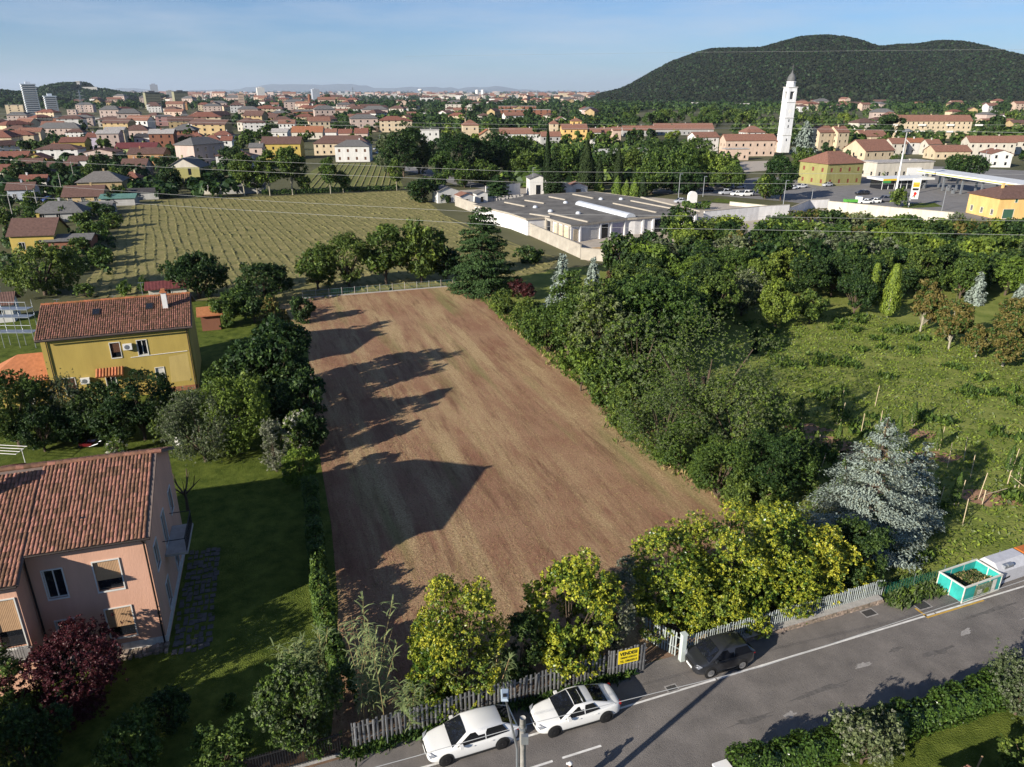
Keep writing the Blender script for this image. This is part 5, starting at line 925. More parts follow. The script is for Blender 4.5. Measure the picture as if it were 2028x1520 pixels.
tag(MB().box(-1.2, 1.2, -.3, .3, .35, .45).box(-1.1, -1, -.25, .25, 0, .35).box(1, 1.1, -.25, .25, 0, .35).build('stone_bench', CONC, None, G(1212, 482), R(10)), 'stone bench before the cemetery building', 'bench')
sheet('gravel_bed', PG([(1165, 492), (1245, 484), (1250, 492), (1180, 500)]), .03, mat('tan_gravel', (.42, .28, .14), .95, .25, 1))
ar = MB(); W_, Hh = 1.35, 3.6; pr = [(-W_, 0), (W_, 0), (W_, Hh - W_)] + [(math.cos(t) * W_, Hh - W_ + math.sin(t) * W_) for t in np.linspace(.2, math.pi - .2, 9)] + [(-W_, Hh - W_)]; m_ = len(pr); ar.add([(x, y, z) for y in (-.5, .5) for x, z in pr], [tuple(range(m_)), tuple(reversed(range(m_, 2 * m_)))] + [(i + m_, (i + 1) % m_ + m_, (i + 1) % m_, i) for i in range(m_)]); tag(ar.build('arched_monument', WHITE, None, G(1370, 404), R(15)), 'white round-topped monument slab beyond the flat roof', 'monument')
hedge('clipped_hedge', [G(1352, 414), G(1378, 416), G(1402, 415)], 2.2, 1.8, ['mid', 'fresh'], 'clipped box hedge at the foot of the round-topped monument', s=.35); hedge('photinia_hedge', [G(1570, 444), G(1640, 437)], 3.4, 2.6, ['rust', 'mid'], 'reddish hedge left of the white parking wall', s=.35); hedge('wall_hedge', [G(1645, 432), G(1760, 446), G(1880, 458)], 2.2, 1.7, ['mid', 'rust', 'olive'], 'low reddish hedge in front of the white parking wall', s=.35)
wallrun('grey wall of grave niches among the cemetery trees', [G(1300, 478), G(1410, 470), G(1480, 462)], 1.6, CW); wallrun('white niche wall right of the cemetery', [G(1560, 470), G(1655, 455)], 1.5, CW)
def chapel(label, u, vb, w, d, h, rot=8, roof='slate', wl='white'): return house(label, G(u, vb), R(rot), w, d, h, h + w * .18, WW[wl], RR[roof], ridge='y', ov=.3, wins=[(w * .36, .2, w * .28, h * .6, 'open')], left=[], right=[], chim=0, name='chapel', cat='chapel')
chapel('tall white tomb chapel with gabled front in the cemetery', 1066, 388, 5.5, 7, 5.2); chapel('white tomb chapel with dark roof at the cemetery corner', 888, 402, 6.5, 5, 3.4, 25); chapel('small tomb chapel with red roof beside the wall', 925, 408, 4, 4, 2.8, 25, 'terra'); chapel('white tomb chapel behind the dark conifer', 1115, 388, 6, 5, 2.8, 8, 'pale'); chapel('tomb chapel with reddish roof behind the flat roof', 1145, 386, 6, 5, 2.6, 8, 'terra'); chapel('small white tomb house left of the grave rows', 955, 402, 3.5, 3.5, 2.6, 20)
wallrun('white niche wall standing behind the graves', [G(962, 393), G(1030, 386)], 3.6, CWH)
gm = MB().box(-.5, .5, -.06, .06, 0, 1.0).box(-.5, .5, .06, 1.6, 0, .3).mesh('headstone', CONC)
for i in range(22): p = G(958 + i % 11 * 7.5 + random.uniform(-1, 1), 397 + i // 11 * 4 - i % 11 * .5); tag(link('headstone', gm, None, p, R(8)), 'small grey headstone in the cemetery rows', 'headstone', 'cemetery headstones')
CT = 'cemetery conifers'
for k, u, vb, vt, w, lb in (('cypress', 1083, 392, 255, 17, 'tallest slim cypress left in the cemetery'), ('conifer', 1098, 392, 288, 52, 'broad dark conifer behind the tomb chapel'), ('cypress', 1160, 375, 277, 34, 'thick dark cypress right of the broad conifer'), ('cypress', 1185, 375, 312, 22, 'short cypress right of the thick one'), ('cypress', 1222, 380, 290, 20, 'slim pointed cypress in the middle'), ('cypress', 1255, 380, 330, 14, 'thin cypress beside the golden ones'), ('cypress', 1272, 392, 348, 20, 'dark cypress right of the golden ones'), ('goldcypress', 1186, 382, 352, 22, 'golden cypress on the left'), ('goldcypress', 1222, 388, 350, 24, 'tall golden cypress in the middle'), ('goldcypress', 1240, 390, 356, 20, 'golden cypress next to the tall one'), ('goldcypress', 1256, 392, 354, 20, 'rightmost golden cypress of the four')): tree(k, u, vb, vt, w, lb, CT, name='cypress_tree')
for k, u, vb, vt, w, lb in (('dark', 800, 352, 240, 78, 'tall dark tree left of the bend in the road'), ('olive', 770, 350, 262, 40, 'pale leafy tree left of the tall dark one'), ('dark', 905, 362, 250, 72, 'tall dark tree right of the road bend'), ('dark', 975, 352, 270, 80, 'broad dark tree behind the cemetery corner'), ('plane', 786, 378, 318, 26, 'small round tree on a white trunk at the meadow corner'), ('dark', 835, 402, 350, 62, 'dark bush mass at the mown field corner'), ('dark', 866, 390, 345, 40, 'dark round tree beside the cemetery corner'), ('darkbush', 880, 402, 385, 24, 'ivy bush on the cemetery corner wall'), ('broad', 1010, 352, 288, 60, 'leafy tree behind the graves'), ('broad', 1040, 355, 300, 60, 'leafy tree left of the cypress'), ('cedar', 985, 392, 345, 60, 'spreading cedar behind the niche wall'),
        ('dark', 865, 330, 262, 50, 'dark tree beyond the road bend'), ('fresh', 1060, 345, 300, 50, 'light tree behind the cypress'), ('broad', 1130, 345, 305, 40, 'leafy tree between two cypresses')): tree(k, u, vb, vt, w, lb, 'trees round the cemetery', name='park_tree')
for i, (u, vb, vt, w) in enumerate(((485, 388, 300, 52), (535, 388, 302, 46), (580, 386, 288, 62), (510, 385, 330, 40), (655, 384, 315, 36), (680, 382, 342, 26), (605, 384, 350, 24))): tree('plane', u, vb, vt, w, ('tallest poplar-like tree on the left of the hedge row', 'second tree of the hedge row with pale trunk', 'largest round tree of the hedge row', 'low tree between the first two of the hedge row', 'slim tree standing alone before the meadow', 'small round tree right of the slim one', 'thin sapling between hedge trees')[i], 'trees in the hedge between the fields', name='hedge_tree')
for i, (u, vb, vt, w, k) in enumerate(((1330, 372, 290, 110, 'broad'), (1400, 370, 308, 100, 'fresh'), (1290, 385, 330, 70, 'broad'), (1355, 385, 335, 90, 'dark'), (1440, 375, 330, 80, 'broad'), (1310, 345, 275, 80, 'dark'), (1380, 340, 270, 70, 'broad'), (1250, 350, 300, 60, 'broad'), (1545, 398, 302, 62, 'dark'), (1515, 395, 345, 50, 'broad'), (1590, 355, 300, 50, 'broad'), (1610, 352, 310, 40, 'fresh'))): tree(k, u, vb, vt, w, ('large round tree over the car park', 'light green broad tree over the car park', 'leafy tree right of the golden cypresses', 'dark tree at the car park edge', 'broad tree right in the car park', 'dark tree behind the sports court', 'leafy tree left of the church buildings', 'tree behind the short cypress', 'tall dark roadside tree before the church tower', 'low tree beside the tall roadside one', 'leafy tree behind the white parasols', 'light bush by the parasols')[i], 'trees round the car park', name='street_tree')
# roads, car park and petrol station
sheet('main_road', PG([(1290, 384), (1420, 388), (1560, 400), (1640, 410), (1890, 432), (2060, 445), (2060, 425), (1900, 402), (1760, 395), (1600, 378), (1420, 372), (1290, 374)]), .03, ASPH2)
sheet('car_park', PG([(1400, 386), (1560, 383), (1640, 402), (1900, 425), (2060, 425), (2060, 340), (1850, 330), (1700, 350), (1500, 352), (1400, 365)]), .036, ASPH2)
sheet('far_road', PG([(800, 330), (845, 333), (870, 345), (940, 362), (990, 372), (980, 378), (900, 366), (850, 350), (800, 338)]), .036, ASPH2)
sheet('grass_island', PG([(1405, 400), (1560, 412), (1500, 404), (1420, 393)]), .05, GRASS); sheet('grass_island', PG([(1778, 414), (1868, 410), (1850, 402), (1800, 404)]), .05, GRASS); sheet('sports_court', PG([(1150, 316), (1290, 318), (1300, 303), (1170, 300)]), .03, mat('court', (.2, .27, .24), .9, .1)); sheet('church_yard', PG([(1430, 345), (1560, 335), (1545, 318), (1430, 322)]), .03, PAVE)
wallrun('pale low wall of the sports court', [G(1178, 312), G(1240, 310), G(1290, 308)], 4, WW['white'])
wallrun('low white kerb wall along the grass island', [G(1445, 407), G(1540, 417)], 1.0, WW['pale'])
CAN = mat('canopy_white', (.66, .66, .64), .5, .06); CANY = mat('canopy_yellow', (.62, .42, .03), .5, .05); GRN = mat('station_green', (.05, .25, .07), .6, .05)
st = thing('petrol_canopy', 'long white petrol station canopy with yellow stripe', 'canopy', G(1820, 372)); A = G(1820, 372); Bq = G(2060, 415); d = (Bq - A); an = math.atan2(d.y, d.x); L = d.length; MB().box(-2, L, -.5, 9, 5.0, 5.9).build('roof', CAN, st, (0, 0, 0), an); MB().box(-2.02, L, -.54, -.502, 5.25, 5.5).build('stripe', CANY, st, (0, 0, 0), an)
for k in range(6):
    x = 1 + k * L / 6
    for y in (1.5, 6.5): MB().box(x - .25, x + .25, y - .25, y + .25, 0, 5).build('column', GREYM, st, (0, 0, 0), an)
for k in range(7):
    x = 2.5 + k * L / 7.2; pp = A + Vector((math.cos(an) * x - math.sin(an) * (-.2 + k % 2 * 4), math.sin(an) * x + math.cos(an) * (-.2 + k % 2 * 4), 0)); pu = thing('petrol_pump', 'grey petrol pump under the long white canopy', 'pump', pp, an, 'petrol pumps'); MB().box(-.5, .5, -.3, .3, 0, 1.9).build('cabinet', GREYM, pu); MB().box(-.35, .35, -.32, -.305, 1.1, 1.6).build('display', GLASS, pu); MB().tube([(.5, 0, 1.6), (.75, 0, 1.2), (.6, 0, .6)], .04, 5).build('hose', BLKP, pu)
k2 = thing('station_kiosk', 'low glazed station kiosk with green and yellow fascia', 'kiosk', G(1745, 376), R(12)); MB().box(0, 17, 0, 6, 0, 3).build('glazing', GLASS, k2); MB().box(-1, 19, -1.5, 7, 3, 3.7).build('roof', CAN, k2); MB().box(-1.02, 5, -1.56, -1.51, 3.05, 3.65).build('fascia', CANY, k2); MB().box(-1.02, 2, -1.55, -1.505, 2.3, 3.04).build('green_panel', GRN, k2)
for k in range(8): MB().box(k * 2.4, k * 2.4 + .15, -.12, -.01, 0, 3).build('mullion', CAN, k2)
s2 = thing('price_sign', 'tall white price sign with yellow top panel and red emblem', 'sign', G(1806, 411), R(-5)); MB().box(-1.1, -.9, -.15, .15, 0, 8).box(.9, 1.1, -.15, .15, 2.3, 8).build('posts', CAN, s2); MB().box(-.9, .95, -.12, .12, 2.3, 7.8).build('board', CAN, s2); MB().box(-.85, .9, -.135, -.121, 5.6, 6.9).build('yellow_panel', CANY, s2); text(s2, 'Conad', -.72, 6.0, .55, INK, y=-.14, width=1.4); MB().box(-.8, .85, -.135, -.121, 4.7, 5.3).build('price_display', INK, s2)
em = MB(); em.add([(-.6, -.135, 2.9), (.1, -.135, 3.1), (.6, -.135, 3.8), (.2, -.135, 4.3), (-.4, -.135, 4.1), (-.2, -.135, 3.5)], [(0, 1, 2, 3, 4, 5)]); em.build('emblem', mat('sign_red', (.55, .03, .02), .5, 0), s2); MB().add([(-.15, -.14, 2.75), (.35, -.14, 2.75), (.1, -.14, 3.3)], [(0, 1, 2)]).build('emblem_leaf', GRN, s2)
ms = thing('light_mast', 'very tall white lighting mast at the petrol station', 'mast', G(1772, 392)); hM = HT(262, G(1772, 392).y); MB().tube([(0, 0, 0), (0, 0, hM)], [.35, .16], 10).build('shaft', CAN, ms, smooth=True); MB().box(-1.4, 1.4, -.2, .2, hM, hM + .3).box(-.2, .2, -1, 1, hM + .3, hM + .9).build('floodlights', GREYM, ms)
def lamp(label, u, vb, vt, group=None): p = G(u, vb); h = HT(vt, p.y); r_ = thing('lamp_post', label, 'lamp post', p, 0, group); MB().tube([(0, 0, 0), (0, 0, h)], [.1, .06], 6).build('shaft', GREYM, r_); MB().box(-.1, .8, -.15, .15, h - .05, h + .08).build('lamp_head', GREYM, r_)
for u, vb, vt, lb in ((1550, 414, 358, 'lamp post on the kerb left of the tall roadside tree'), (1343, 398, 345, 'white utility post left of the round-topped monument'), (1392, 390, 350, 'thin post right of the round-topped monument'), (1607, 398, 375, 'short lamp post before the olive house'), (1865, 418, 370, 'slim lamp post right of the price sign'), (1175, 312, 275, 'lamp post by the sports court'), (1055, 388, 333, 'flag pole left of the tomb chapel'), (932, 372, 358, 'short lamp by the cemetery road'), (753, 300, 268, 'white mast right of the cream houses'), (1945, 340, 300, 'lamp post near the solar roof')): lamp(lb, u, vb, vt)
CP_ = {k: paint(k + '_far', c) for k, c in dict(white=(.7, .7, .68), black=(.015, .015, .017), silver=(.35, .36, .38), blue=(.03, .06, .2), green=(.1, .35, .05), grey=(.1, .1, .11)).items()}
CARSF = [(1707, 386, 'black', 'estate', 8, 'black car alone in the petrol station parking'), (1712, 404, 'white', 'estate', 5, 'white car next to the green pickup'), (1731, 403, 'white', 'hatch', 5, 'white car between white and dark ones in the parking'), (1752, 400, 'grey', 'van', 5, 'dark van in the petrol station parking'), (1770, 398, 'black', 'van', 5, 'black van by the lighting mast'), (1566, 376, 'white', 'estate', 25, 'left white car beside the olive house'), (1586, 373, 'white', 'estate', 25, 'right white car beside the olive house'), (1612, 364, 'black', 'van', 20, 'black van before the olive house'), (1638, 370, 'silver', 'hatch', 20, 'silver car before the olive house wall'),
    (1436, 386, 'silver', 'van', 15, 'silver pickup-like van in the tree car park'), (1458, 388, 'white', 'hatch', 15, 'small white car in the tree car park'), (1477, 389, 'white', 'van', 15, 'large white car in the tree car park'), (1462, 374, 'silver', 'estate', 12, 'silver car behind in the tree car park'), (1400, 380, 'black', 'estate', 12, 'black car in tree shade'), (1347, 403, 'silver', 'hatch', 10, 'silver car left of the round-topped monument'), (1497, 388, 'grey', 'estate', 15, 'grey car at the right of the tree car park'), (750, 305, 'white', 'van', 60, 'white van beside the cream house yard'), (745, 297, 'silver', 'estate', 60, 'silver car in the yard by the cream house'), (752, 313, 'blue', 'estate', 60, 'blue car at the yard entrance'), (474, 302, 'white', 'estate', 70, 'white car parked in the left village'), (480, 292, 'blue', 'estate', 70, 'blue car behind the white one in the village'), (1222, 288, 'blue', 'estate', 10, 'blue car by the yellow court house'), (1240, 290, 'white', 'van', 10, 'white van by the yellow court house'), (95, 400, 'blue', 'hatch', 70, 'blue car in the left village lane')]
for u, v, c, k, a, lb in CARSF: p = G(u, v); p.z = .04; car(lb, p, R(a), k, CP_[c], RIML, 'far parked cars', far=True)
gp = thing('pickup', 'bright green flatbed in the petrol station parking', 'pickup', G(1685, 404) + Vector((0, 0, .04)), R(4)); MB().box(-2, 1.6, -.9, .9, .5, 1.3).build('bed', CP_['green'], gp); MB().box(1.6, 2.9, -.9, .9, .4, 2.0).build('cab', CP_['white'], gp)
for x in (-1.3, 2.1):
    for y in (-.9, .7): MB().tube([(x, y, .35), (x, y + .2, .35)], .35, 12).build('wheel', TYRE, gp)
tk = thing('white_van', 'white lorry parked behind the station kiosk', 'lorry', G(1795, 352), R(10)); MB().box(0, 6, 0, 2.4, .6, 3.6).build('box_body', CP_['white'], tk); MB().box(6.1, 8, 0, 2.3, .5, 2.6).build('cab', CP_['white'], tk); MB().box(7.95, 8.02, .2, 2.1, 1.5, 2.4).build('windscreen', CGL, tk)
for x in (1, 7): MB().tube([(x, -.05, .5), (x, .3, .5)], .5, 12).build('wheel', TYRE, tk)
PARA = mat('parasol', (.6, .58, .52), .8, .05)
for i in range(4): u = 1582 + i * 12; pz = thing('parasol', ('leftmost', 'second', 'third', 'rightmost')[i] + ' white parasol beside the olive house garden', 'parasol', G(u, 340 - i % 2 * 3), 0, 'white parasols'); MB().tube([(0, 0, 0), (0, 0, 2.8)], .04, 6).build('pole', GREYM, pz); MB().lathe([(2, 2.3), (1, 2.65), (.02, 2.9)], 8).build('canopy', PARA, pz)
# ------------------------------------------------------------------ church tower
bt = thing('bell_tower', 'tall white church bell tower with grey onion dome', 'bell tower', G(1549, 302), R(12)); SC = HT(140, G(1549, 302).y) / 42.0; TWm = wallm('tower_white', (.66, .66, .66)); TD = mat('lead_dome', (.12, .12, .12), .7, .2, 1)
s_ = SC; w = 2.6 * s_; MB().box(-w, w, -w, w, 0, 26 * s_).build('shaft', TWm, bt)
for z in (9, 18, 26, 33.5): MB().box(-w - .25, w + .25, -w - .25, w + .25, z * s_, z * s_ + .35).build('cornice', WW['white'], bt)
bm_ = MB()
for sx_ in (-1, 1):
    for sy in (-1, 1): bm_.box(*(sorted((sx_ * w, sx_ * w * .5))), *(sorted((sy * w, sy * w * .5))), 26 * s_ + .36, 32 * s_)
bm_.box(-w * .98, w * .98, -w * .98, w * .98, 31.5 * s_, 33.5 * s_); bm_.box(-w * .98, w * .98, -w * .98, w * .98, 26 * s_ + .35, 27.6 * s_); bm_.build('belfry', TWm, bt); MB().lathe([(.3, 28.6 * s_), (.75, 28.7 * s_), (.5, 30 * s_), (.1, 30.4 * s_)], 12).build('bell', DARKM, bt); MB().box(-w * .48, w * .48, -w * .48, w * .48, 27.7 * s_, 31.4 * s_).build('belfry_core', TD, bt)
MB().lathe([(w * .95, 33.85 * s_), (w * .9, 36 * s_), (w * 1.02, 36.2 * s_), (w * .95, 36.5 * s_)], 8).build('drum', TWm, bt); MB().lathe([(w * .88, 36.5 * s_), (w * .85, 38 * s_), (w * .6, 39.6 * s_), (w * .2, 40.8 * s_), (w * .08, 42 * s_)], 12).build('dome', TD, bt, smooth=True); MB().tube([(0, 0, 42 * s_), (0, 0, 45 * s_)], .12, 5).box(-.7, .7, -.1, .1, 43.6 * s_, 43.8 * s_).build('cross', TD, bt); MB().lathe([(1.1, 0), (1.0, .03)], 16).build('clock_face', WHITE, bt).matrix_local = Matrix.Translation((0, -w - .02, 21.5 * s_)) @ Matrix.Rotation(R(90), 4, 'X')
for z in (6, 13, 16): MB().box(-.3, .3, -w - .03, -w - .005, z * s_, (z + 1.4) * s_).build('slit_window', GLASS, bt)
# ------------------------------------------------------------------ houses of the village on the left
BRN, RED, GRY, WNE, TER, ORG, DRK, PAL, SLT = (RR[k] for k in ('brown', 'red', 'grey', 'wine', 'terra', 'orange', 'dark', 'pale', 'slate'))
VH = [ # label, uL, uR, vbase, veave, vridge, wall, roof, rot, dr, opts
 ('pale yellow gabled house nearest on the left village edge', 27, 112, 502, 465, 424, 'yellow', BRN, 12, .95, {}),
 ('wide low grey-brown roofed house behind the pale yellow one', 72, 165, 440, 425, 396, 'grey', SLT, 14, .6, dict(hip=.8)),
 ('ochre house with brown roof beside the mown field corner', 128, 205, 405, 390, 361, 'ochre', BRN, 12, .7, {}),
 ('grey-roofed ochre house behind the brown-roofed corner one', 160, 245, 392, 360, 340, 'ochre', GRY, 16, .8, dict(hip=.8)),
 ('green-yellow gable-fronted house facing the mown field', 334, 402, 368, 332, 312, 'olive', GRY, 4, .9, dict(ridge='y', gabm=WW['pale'], wins=[(7, 3.6, 1.1, 2.2, 'open'), (4, .5, 1.2, 2, 'open'), (9, .5, 1.2, 2, 'open')])),
 ('brown-roofed blue-white gabled house at the left edge', 20, 70, 400, 375, 348, 'blueish', BRN, 14, .7, {}),
 ('brown-roofed house with white gable near the left edge', 45, 95, 382, 358, 336, 'white', RED, 14, .6, {}),
 ('low house with red-brown roof touching the left edge', -15, 45, 352, 340, 318, 'pale', RED, 14, .6, {}),
 ('dark-roofed house left of the white gabled one', 95, 152, 348, 335, 314, 'grey', BRN, 12, .7, {}),
 ('cream house with low round gable', 48, 95, 330, 315, 304, 'yellow', RED, 12, .8, dict(ridge='y')), ('red-roofed house at the far left', 0, 55, 322, 312, 300, 'pale', RED, 12, .7, {}), ('light green low house between brown roofs', 40, 85, 342, 325, 314, 'lime', BRN, 12, .7, {}),
 ('white gabled house with brown roof in the village', 140, 182, 340, 318, 309, 'white', BRN, 10, .8, {}), ('wide pale pink gabled house with two windows', 166, 232, 325, 302, 294, 'pinkish', BRN, 6, .7, dict(ridge='y')),
 ('light green house with dark wine roof', 230, 312, 312, 294, 283, 'lime', WNE, 10, .55, {}), ('tall yellow-orange house with red roof', 125, 172, 313, 282, 272, 'yellow', RED, 16, 1.2, {}), ('mauve white house with red roof', 176, 220, 300, 272, 263, 'mauve', RED, 16, 1.2, {}), ('pale house with white flat pitched roof', 198, 240, 302, 265, 258, 'pinkish', PAL, 16, 1.2, {}), ('taller pale house with white roof behind', 212, 250, 290, 258, 252, 'cream', PAL, 16, 1.2, {}),
 ('pink three storey house with brown hipped roof', 246, 298, 284, 258, 248, 'pinkish', BRN, 8, .8, dict(hip=.8)), ('black-roofed house with white balconies', 268, 322, 297, 272, 265, 'white', DRK, 8, .9, dict(balcony=[(0, 3.5, 9)])), ('red brick house with pale roof', 300, 348, 300, 265, 256, 'brick', PAL, 14, .9, {}), ('brick house with wide dark hipped roof', 342, 388, 278, 257, 246, 'brick', SLT, 10, 1, dict(hip=.8, ov=1.2)),
 ('orange house with brown roof in the village', 255, 328, 328, 305, 293, 'orange', BRN, 8, .7, {}), ('brown-roofed low house left of the green-yellow gable', 242, 292, 350, 330, 315, 'pinkish', BRN, 8, .9, {}), ('small cream house with red hipped roof', 244, 276, 368, 352, 340, 'cream', RED, 6, .9, dict(hip=.8)), ('white house with dark roof right of the brick one', 356, 415, 308, 290, 276, 'white', BRN, 8, .8, dict(hip=.7)), ('orange house with gabled brown roof behind the green-yellow gable', 382, 426, 320, 304, 297, 'orange', BRN, 6, .8, dict(ridge='y')), ('white house with low gabled roof', 362, 428, 312, 299, 288, 'white', BRN, 6, .7, dict(ridge='y')),
 ('olive green house with red roof', 400, 440, 300, 280, 268, 'olive', RED, 8, .8, dict(hip=.8)), ('white house with red hipped roof behind the olive one', 420, 462, 288, 268, 260, 'white', RED, 8, .8, dict(hip=.8)), ('small white house with red pyramid roof', 378, 402, 284, 270, 262, 'white', RED, 8, 1, dict(hip=.9)), ('red roofed white house by the lane', 440, 462, 300, 278, 270, 'white', RED, 8, 1, {}),
 ('long pink institute with many dark windows', 75, 162, 272, 254, 243, 'pinkish', SLT, 8, .35, dict(hip=.9)), ('small red roofed house left of the yellow-orange one', 102, 122, 300, 290, 284, 'orange', RED, 8, 1, {}),
 ('grey house left of the yellow villa', 496, 523, 322, 292, 284, 'pinkish', SLT, 6, 1, {}), ('yellow villa with brown roof beyond the hedge trees', 518, 600, 316, 285, 271, 'yellow', BRN, 6, .6, {}), ('long house with bright red roof and white porch', 576, 642, 276, 262, 248, 'pale', ORG, 4, .5, {}), ('red roof end of the long white-porch house', 644, 668, 276, 262, 250, 'white', TER, 4, .8, {}), ('pair house with red roof right of the long one', 670, 698, 278, 264, 252, 'pinkish', RED, 4, .8, {}), ('red-roofed house behind the cream villas', 702, 730, 280, 264, 254, 'pinkish', RED, 4, 1, {}), ('cream long villa with brown hipped roof', 618, 735, 308, 284, 269, 'cream', BRN, 4, .4, dict(hip=.8)), ('white villa with brown hipped roof facing the meadow', 662, 736, 321, 290, 278, 'white', SLT, 4, .7, dict(hip=.8, style='brown')), ('white house with grey-white roof left of the long red one', 528, 572, 282, 262, 255, 'white', PAL, 4, .8, {}),
 ('cream three storey house with red hipped roof left of centre', 916, 950, 286, 248, 238, 'cream', TER, 8, 1, dict(hip=.8)), ('white low house with red roof in front of the cream one', 948, 985, 288, 268, 256, 'cream', ORG, 8, .8, dict(ridge='y')), ('long white house with brown roof at centre', 986, 1075, 288, 265, 252, 'white', TER, 4, .35, {}), ('modern grey white house with roof terrace', 833, 872, 285, 258, 252, 'white', PAL, 8, .8, dict(flat=True)), ('yellow court house with many upper windows', 1110, 1165, 285, 256, 246, 'amber', TER, 4, .6, {}), ('yellow square turret above the court house', 1130, 1152, 275, 240, 234, 'amber', TER, 4, 1, dict(hip=.9)), ('pale turret left of the court house', 1088, 1106, 282, 245, 238, 'cream', TER, 4, 1, dict(hip=.9)), ('white house right of the court house', 1168, 1190, 285, 262, 252, 'white', TER, 6, 1, {}), ('orange house with red roof right of the court house', 1190, 1215, 284, 262, 252, 'peach', TER, 6, 1, {}), ('pale tall house right of the court house', 1212, 1230, 285, 258, 250, 'peach', TER, 6, 1, {}), ('long low house with pink tiled roof before the woods', 1290, 1420, 268, 256, 243, 'grey', TER, 3, .25, {}), ('second long pink tiled roof left of it', 1230, 1300, 270, 258, 245, 'grey', TER, 3, .35, {}), ('pale arch-doored house left of the court', 1070, 1112, 292, 270, 258, 'grey', TER, 4, .6, {}),
 ('white church annexe with arched loggia', 1372, 1425, 308, 272, 262, 'white', TER, 14, .7, {}), ('long peach church house with red roof', 1428, 1540, 310, 278, 264, 'peach', TER, 6, .3, {}), ('round white apse with red roof beside the church', 1472, 1515, 292, 262, 250, 'white', TER, 8, .8, dict(hip=.9)), ('low peach parish hall', 1432, 1485, 318, 296, 294, 'peach', PAL, 6, .4, dict(flat=True)), ('peach house at the foot of the bell tower', 1500, 1542, 302, 280, 268, 'peach', TER, 10, 1, {}),
 ('olive yellow square house with red hipped roof', 1622, 1716, 368, 323, 300, 'olive', TER, 22, .8, dict(hip=.8, style='red')), ('large red-roofed house behind the olive one', 1700, 1775, 330, 298, 272, 'cream', TER, 20, .8, {}), ('cream block with balconies behind the blue cedar', 1615, 1650, 298, 262, 247, 'cream', TER, 18, 1, {}), ('second cream block in shade with balconies', 1652, 1680, 298, 262, 250, 'cream', TER, 18, 1.2, {}), ('wide red roof in the middle of the right village', 1700, 1760, 285, 270, 258, 'cream', TER, 12, .6, {}), ('house with orange roof right of the lighting mast', 1795, 1832, 306, 282, 274, 'white', ORG, 6, .8, {}), ('white house row with brown roof', 1760, 1795, 308, 284, 272, 'pale', TER, 8, .8, {}), ('white house row right of the orange roof', 1832, 1862, 308, 285, 276, 'pale', TER, 6, .8, {}),
 ('long shed with solar panels on its roof', 1845, 1925, 316, 300, 288, 'cream', TER, 3, .5, {}), ('long pale house with many windows at the right', 1912, 2010, 310, 282, 268, 'pale', TER, -4, .35, {}), ('white gabled house before the right edge', 1958, 2000, 332, 305, 296, 'white', TER, -10, 1.3, dict(ridge='y')), ('cream house at the right edge', 2000, 2060, 306, 280, 268, 'pale', TER, -4, .5, {}), ('low white hall behind the station', 1718, 1860, 352, 322, 320, 'pale', PAL, 14, .35, dict(flat=True)),
 ('amber house with green garage door at the right edge', 1962, 2090, 434, 392, 368, 'amber', BRN, 5, .7, dict(hip=.8, wins=[(1.6, .2, 2.9, 2.3, 'green'), (4.2, 4.2, .7, 1.1, 'green')])),
 ('brown roofed hut at the left edge beside the scaffolding', -20, 28, 640, 602, 560, 'white', BRN, 20, 1, {})]
for lb, a, b, vb, ve, vr, w, r_, rot, dr, o in VH: ph(lb, a, b, vb, ve, vr, WW[w], r_, rot, dr, **o)
big = ph('cream apartment block with red roofs and white balconies', 1772, 1925, 275, 240, 228, WW['cream'], TER, -2, .22, hip=0, balcony=[(-30, 9, 5), (-10, 9, 5), (10, 9, 5), (30, 9, 5), (-30, 4.5, 5), (-10, 4.5, 5), (10, 4.5, 5), (30, 4.5, 5)])
sp = thing('solar_panels', 'dark blue solar panels lying on the shed roof', 'solar panels', G(1895, 312) + Vector((0, 0, 0))); 
bpy.data.objects.remove(sp)
# sheds, red roof, orange roof, scaffolding near the mustard house
hr = ph('flat wine red roofed house behind the mustard house ridge', 300, 372, 600, 586, 575, WW['pale'], RR['wine'], 20, .6, chim=0); tag(MB().box(-.9, .9, -.4, .4, 0, .8).build('roof_unit', WHITE, None, G(352, 585, 5.2)), 'white box unit on the wine red roof', 'unit') if False else None
ph('small shed with orange roof right of the mustard house', 402, 438, 655, 638, 618, WW['brick'], TILE_O, 20, .8, chim=0, wins=[], left=[], right=[])
scf = thing('scaffolding', 'metal scaffolding round the house at the left edge', 'scaffolding', G(25, 690)); mb = MB()
for i in range(4):
    for j in range(2): mb.tube([(i * 2 - 3, j * 1.2, 0), (i * 2 - 3, j * 1.2, 6)], .04, 5)
for z in (2, 4, 5): mb.box(-3, 3, -.05, 1.3, z, z + .06); mb.tube([(-3, 0, z + 1), (3, 0, z + 1)], .03, 5)
mb.build('frame', GREYM, scf); tag(MB().box(0, 3, 0, 3.4, 0, 3.4).build('bare_house_core', WW['pale'], None, G(-5, 672), R(20)), 'unfinished pale wall core behind the scaffolding', 'wall') if False else None
dr_ = thing('drying_rack', 'white clothes drying rails at the left edge of the lawn', 'drying rack', G(18, 930)); mb = MB()
for k in range(4): mb.tube([(-1.6, k * .5, 1.6), (1.2, k * .5 - .3, 1.6)], .025, 5)
for x in (-1.5, 1.1): mb.tube([(x, .6, 0), (x, .6, 1.6)], .03, 5).tube([(x, -.3, 1.58), (x, 1.6, 1.58)], .025, 5)
mb.build('rails', WHITE, dr_); tag(MB().lathe([(.35, 0), (.38, .6), (.3, .75), (.1, .8)], 12).build('water_butt', WHITE, None, G(356, 880)), 'small white water butt on the lawn', 'barrel')
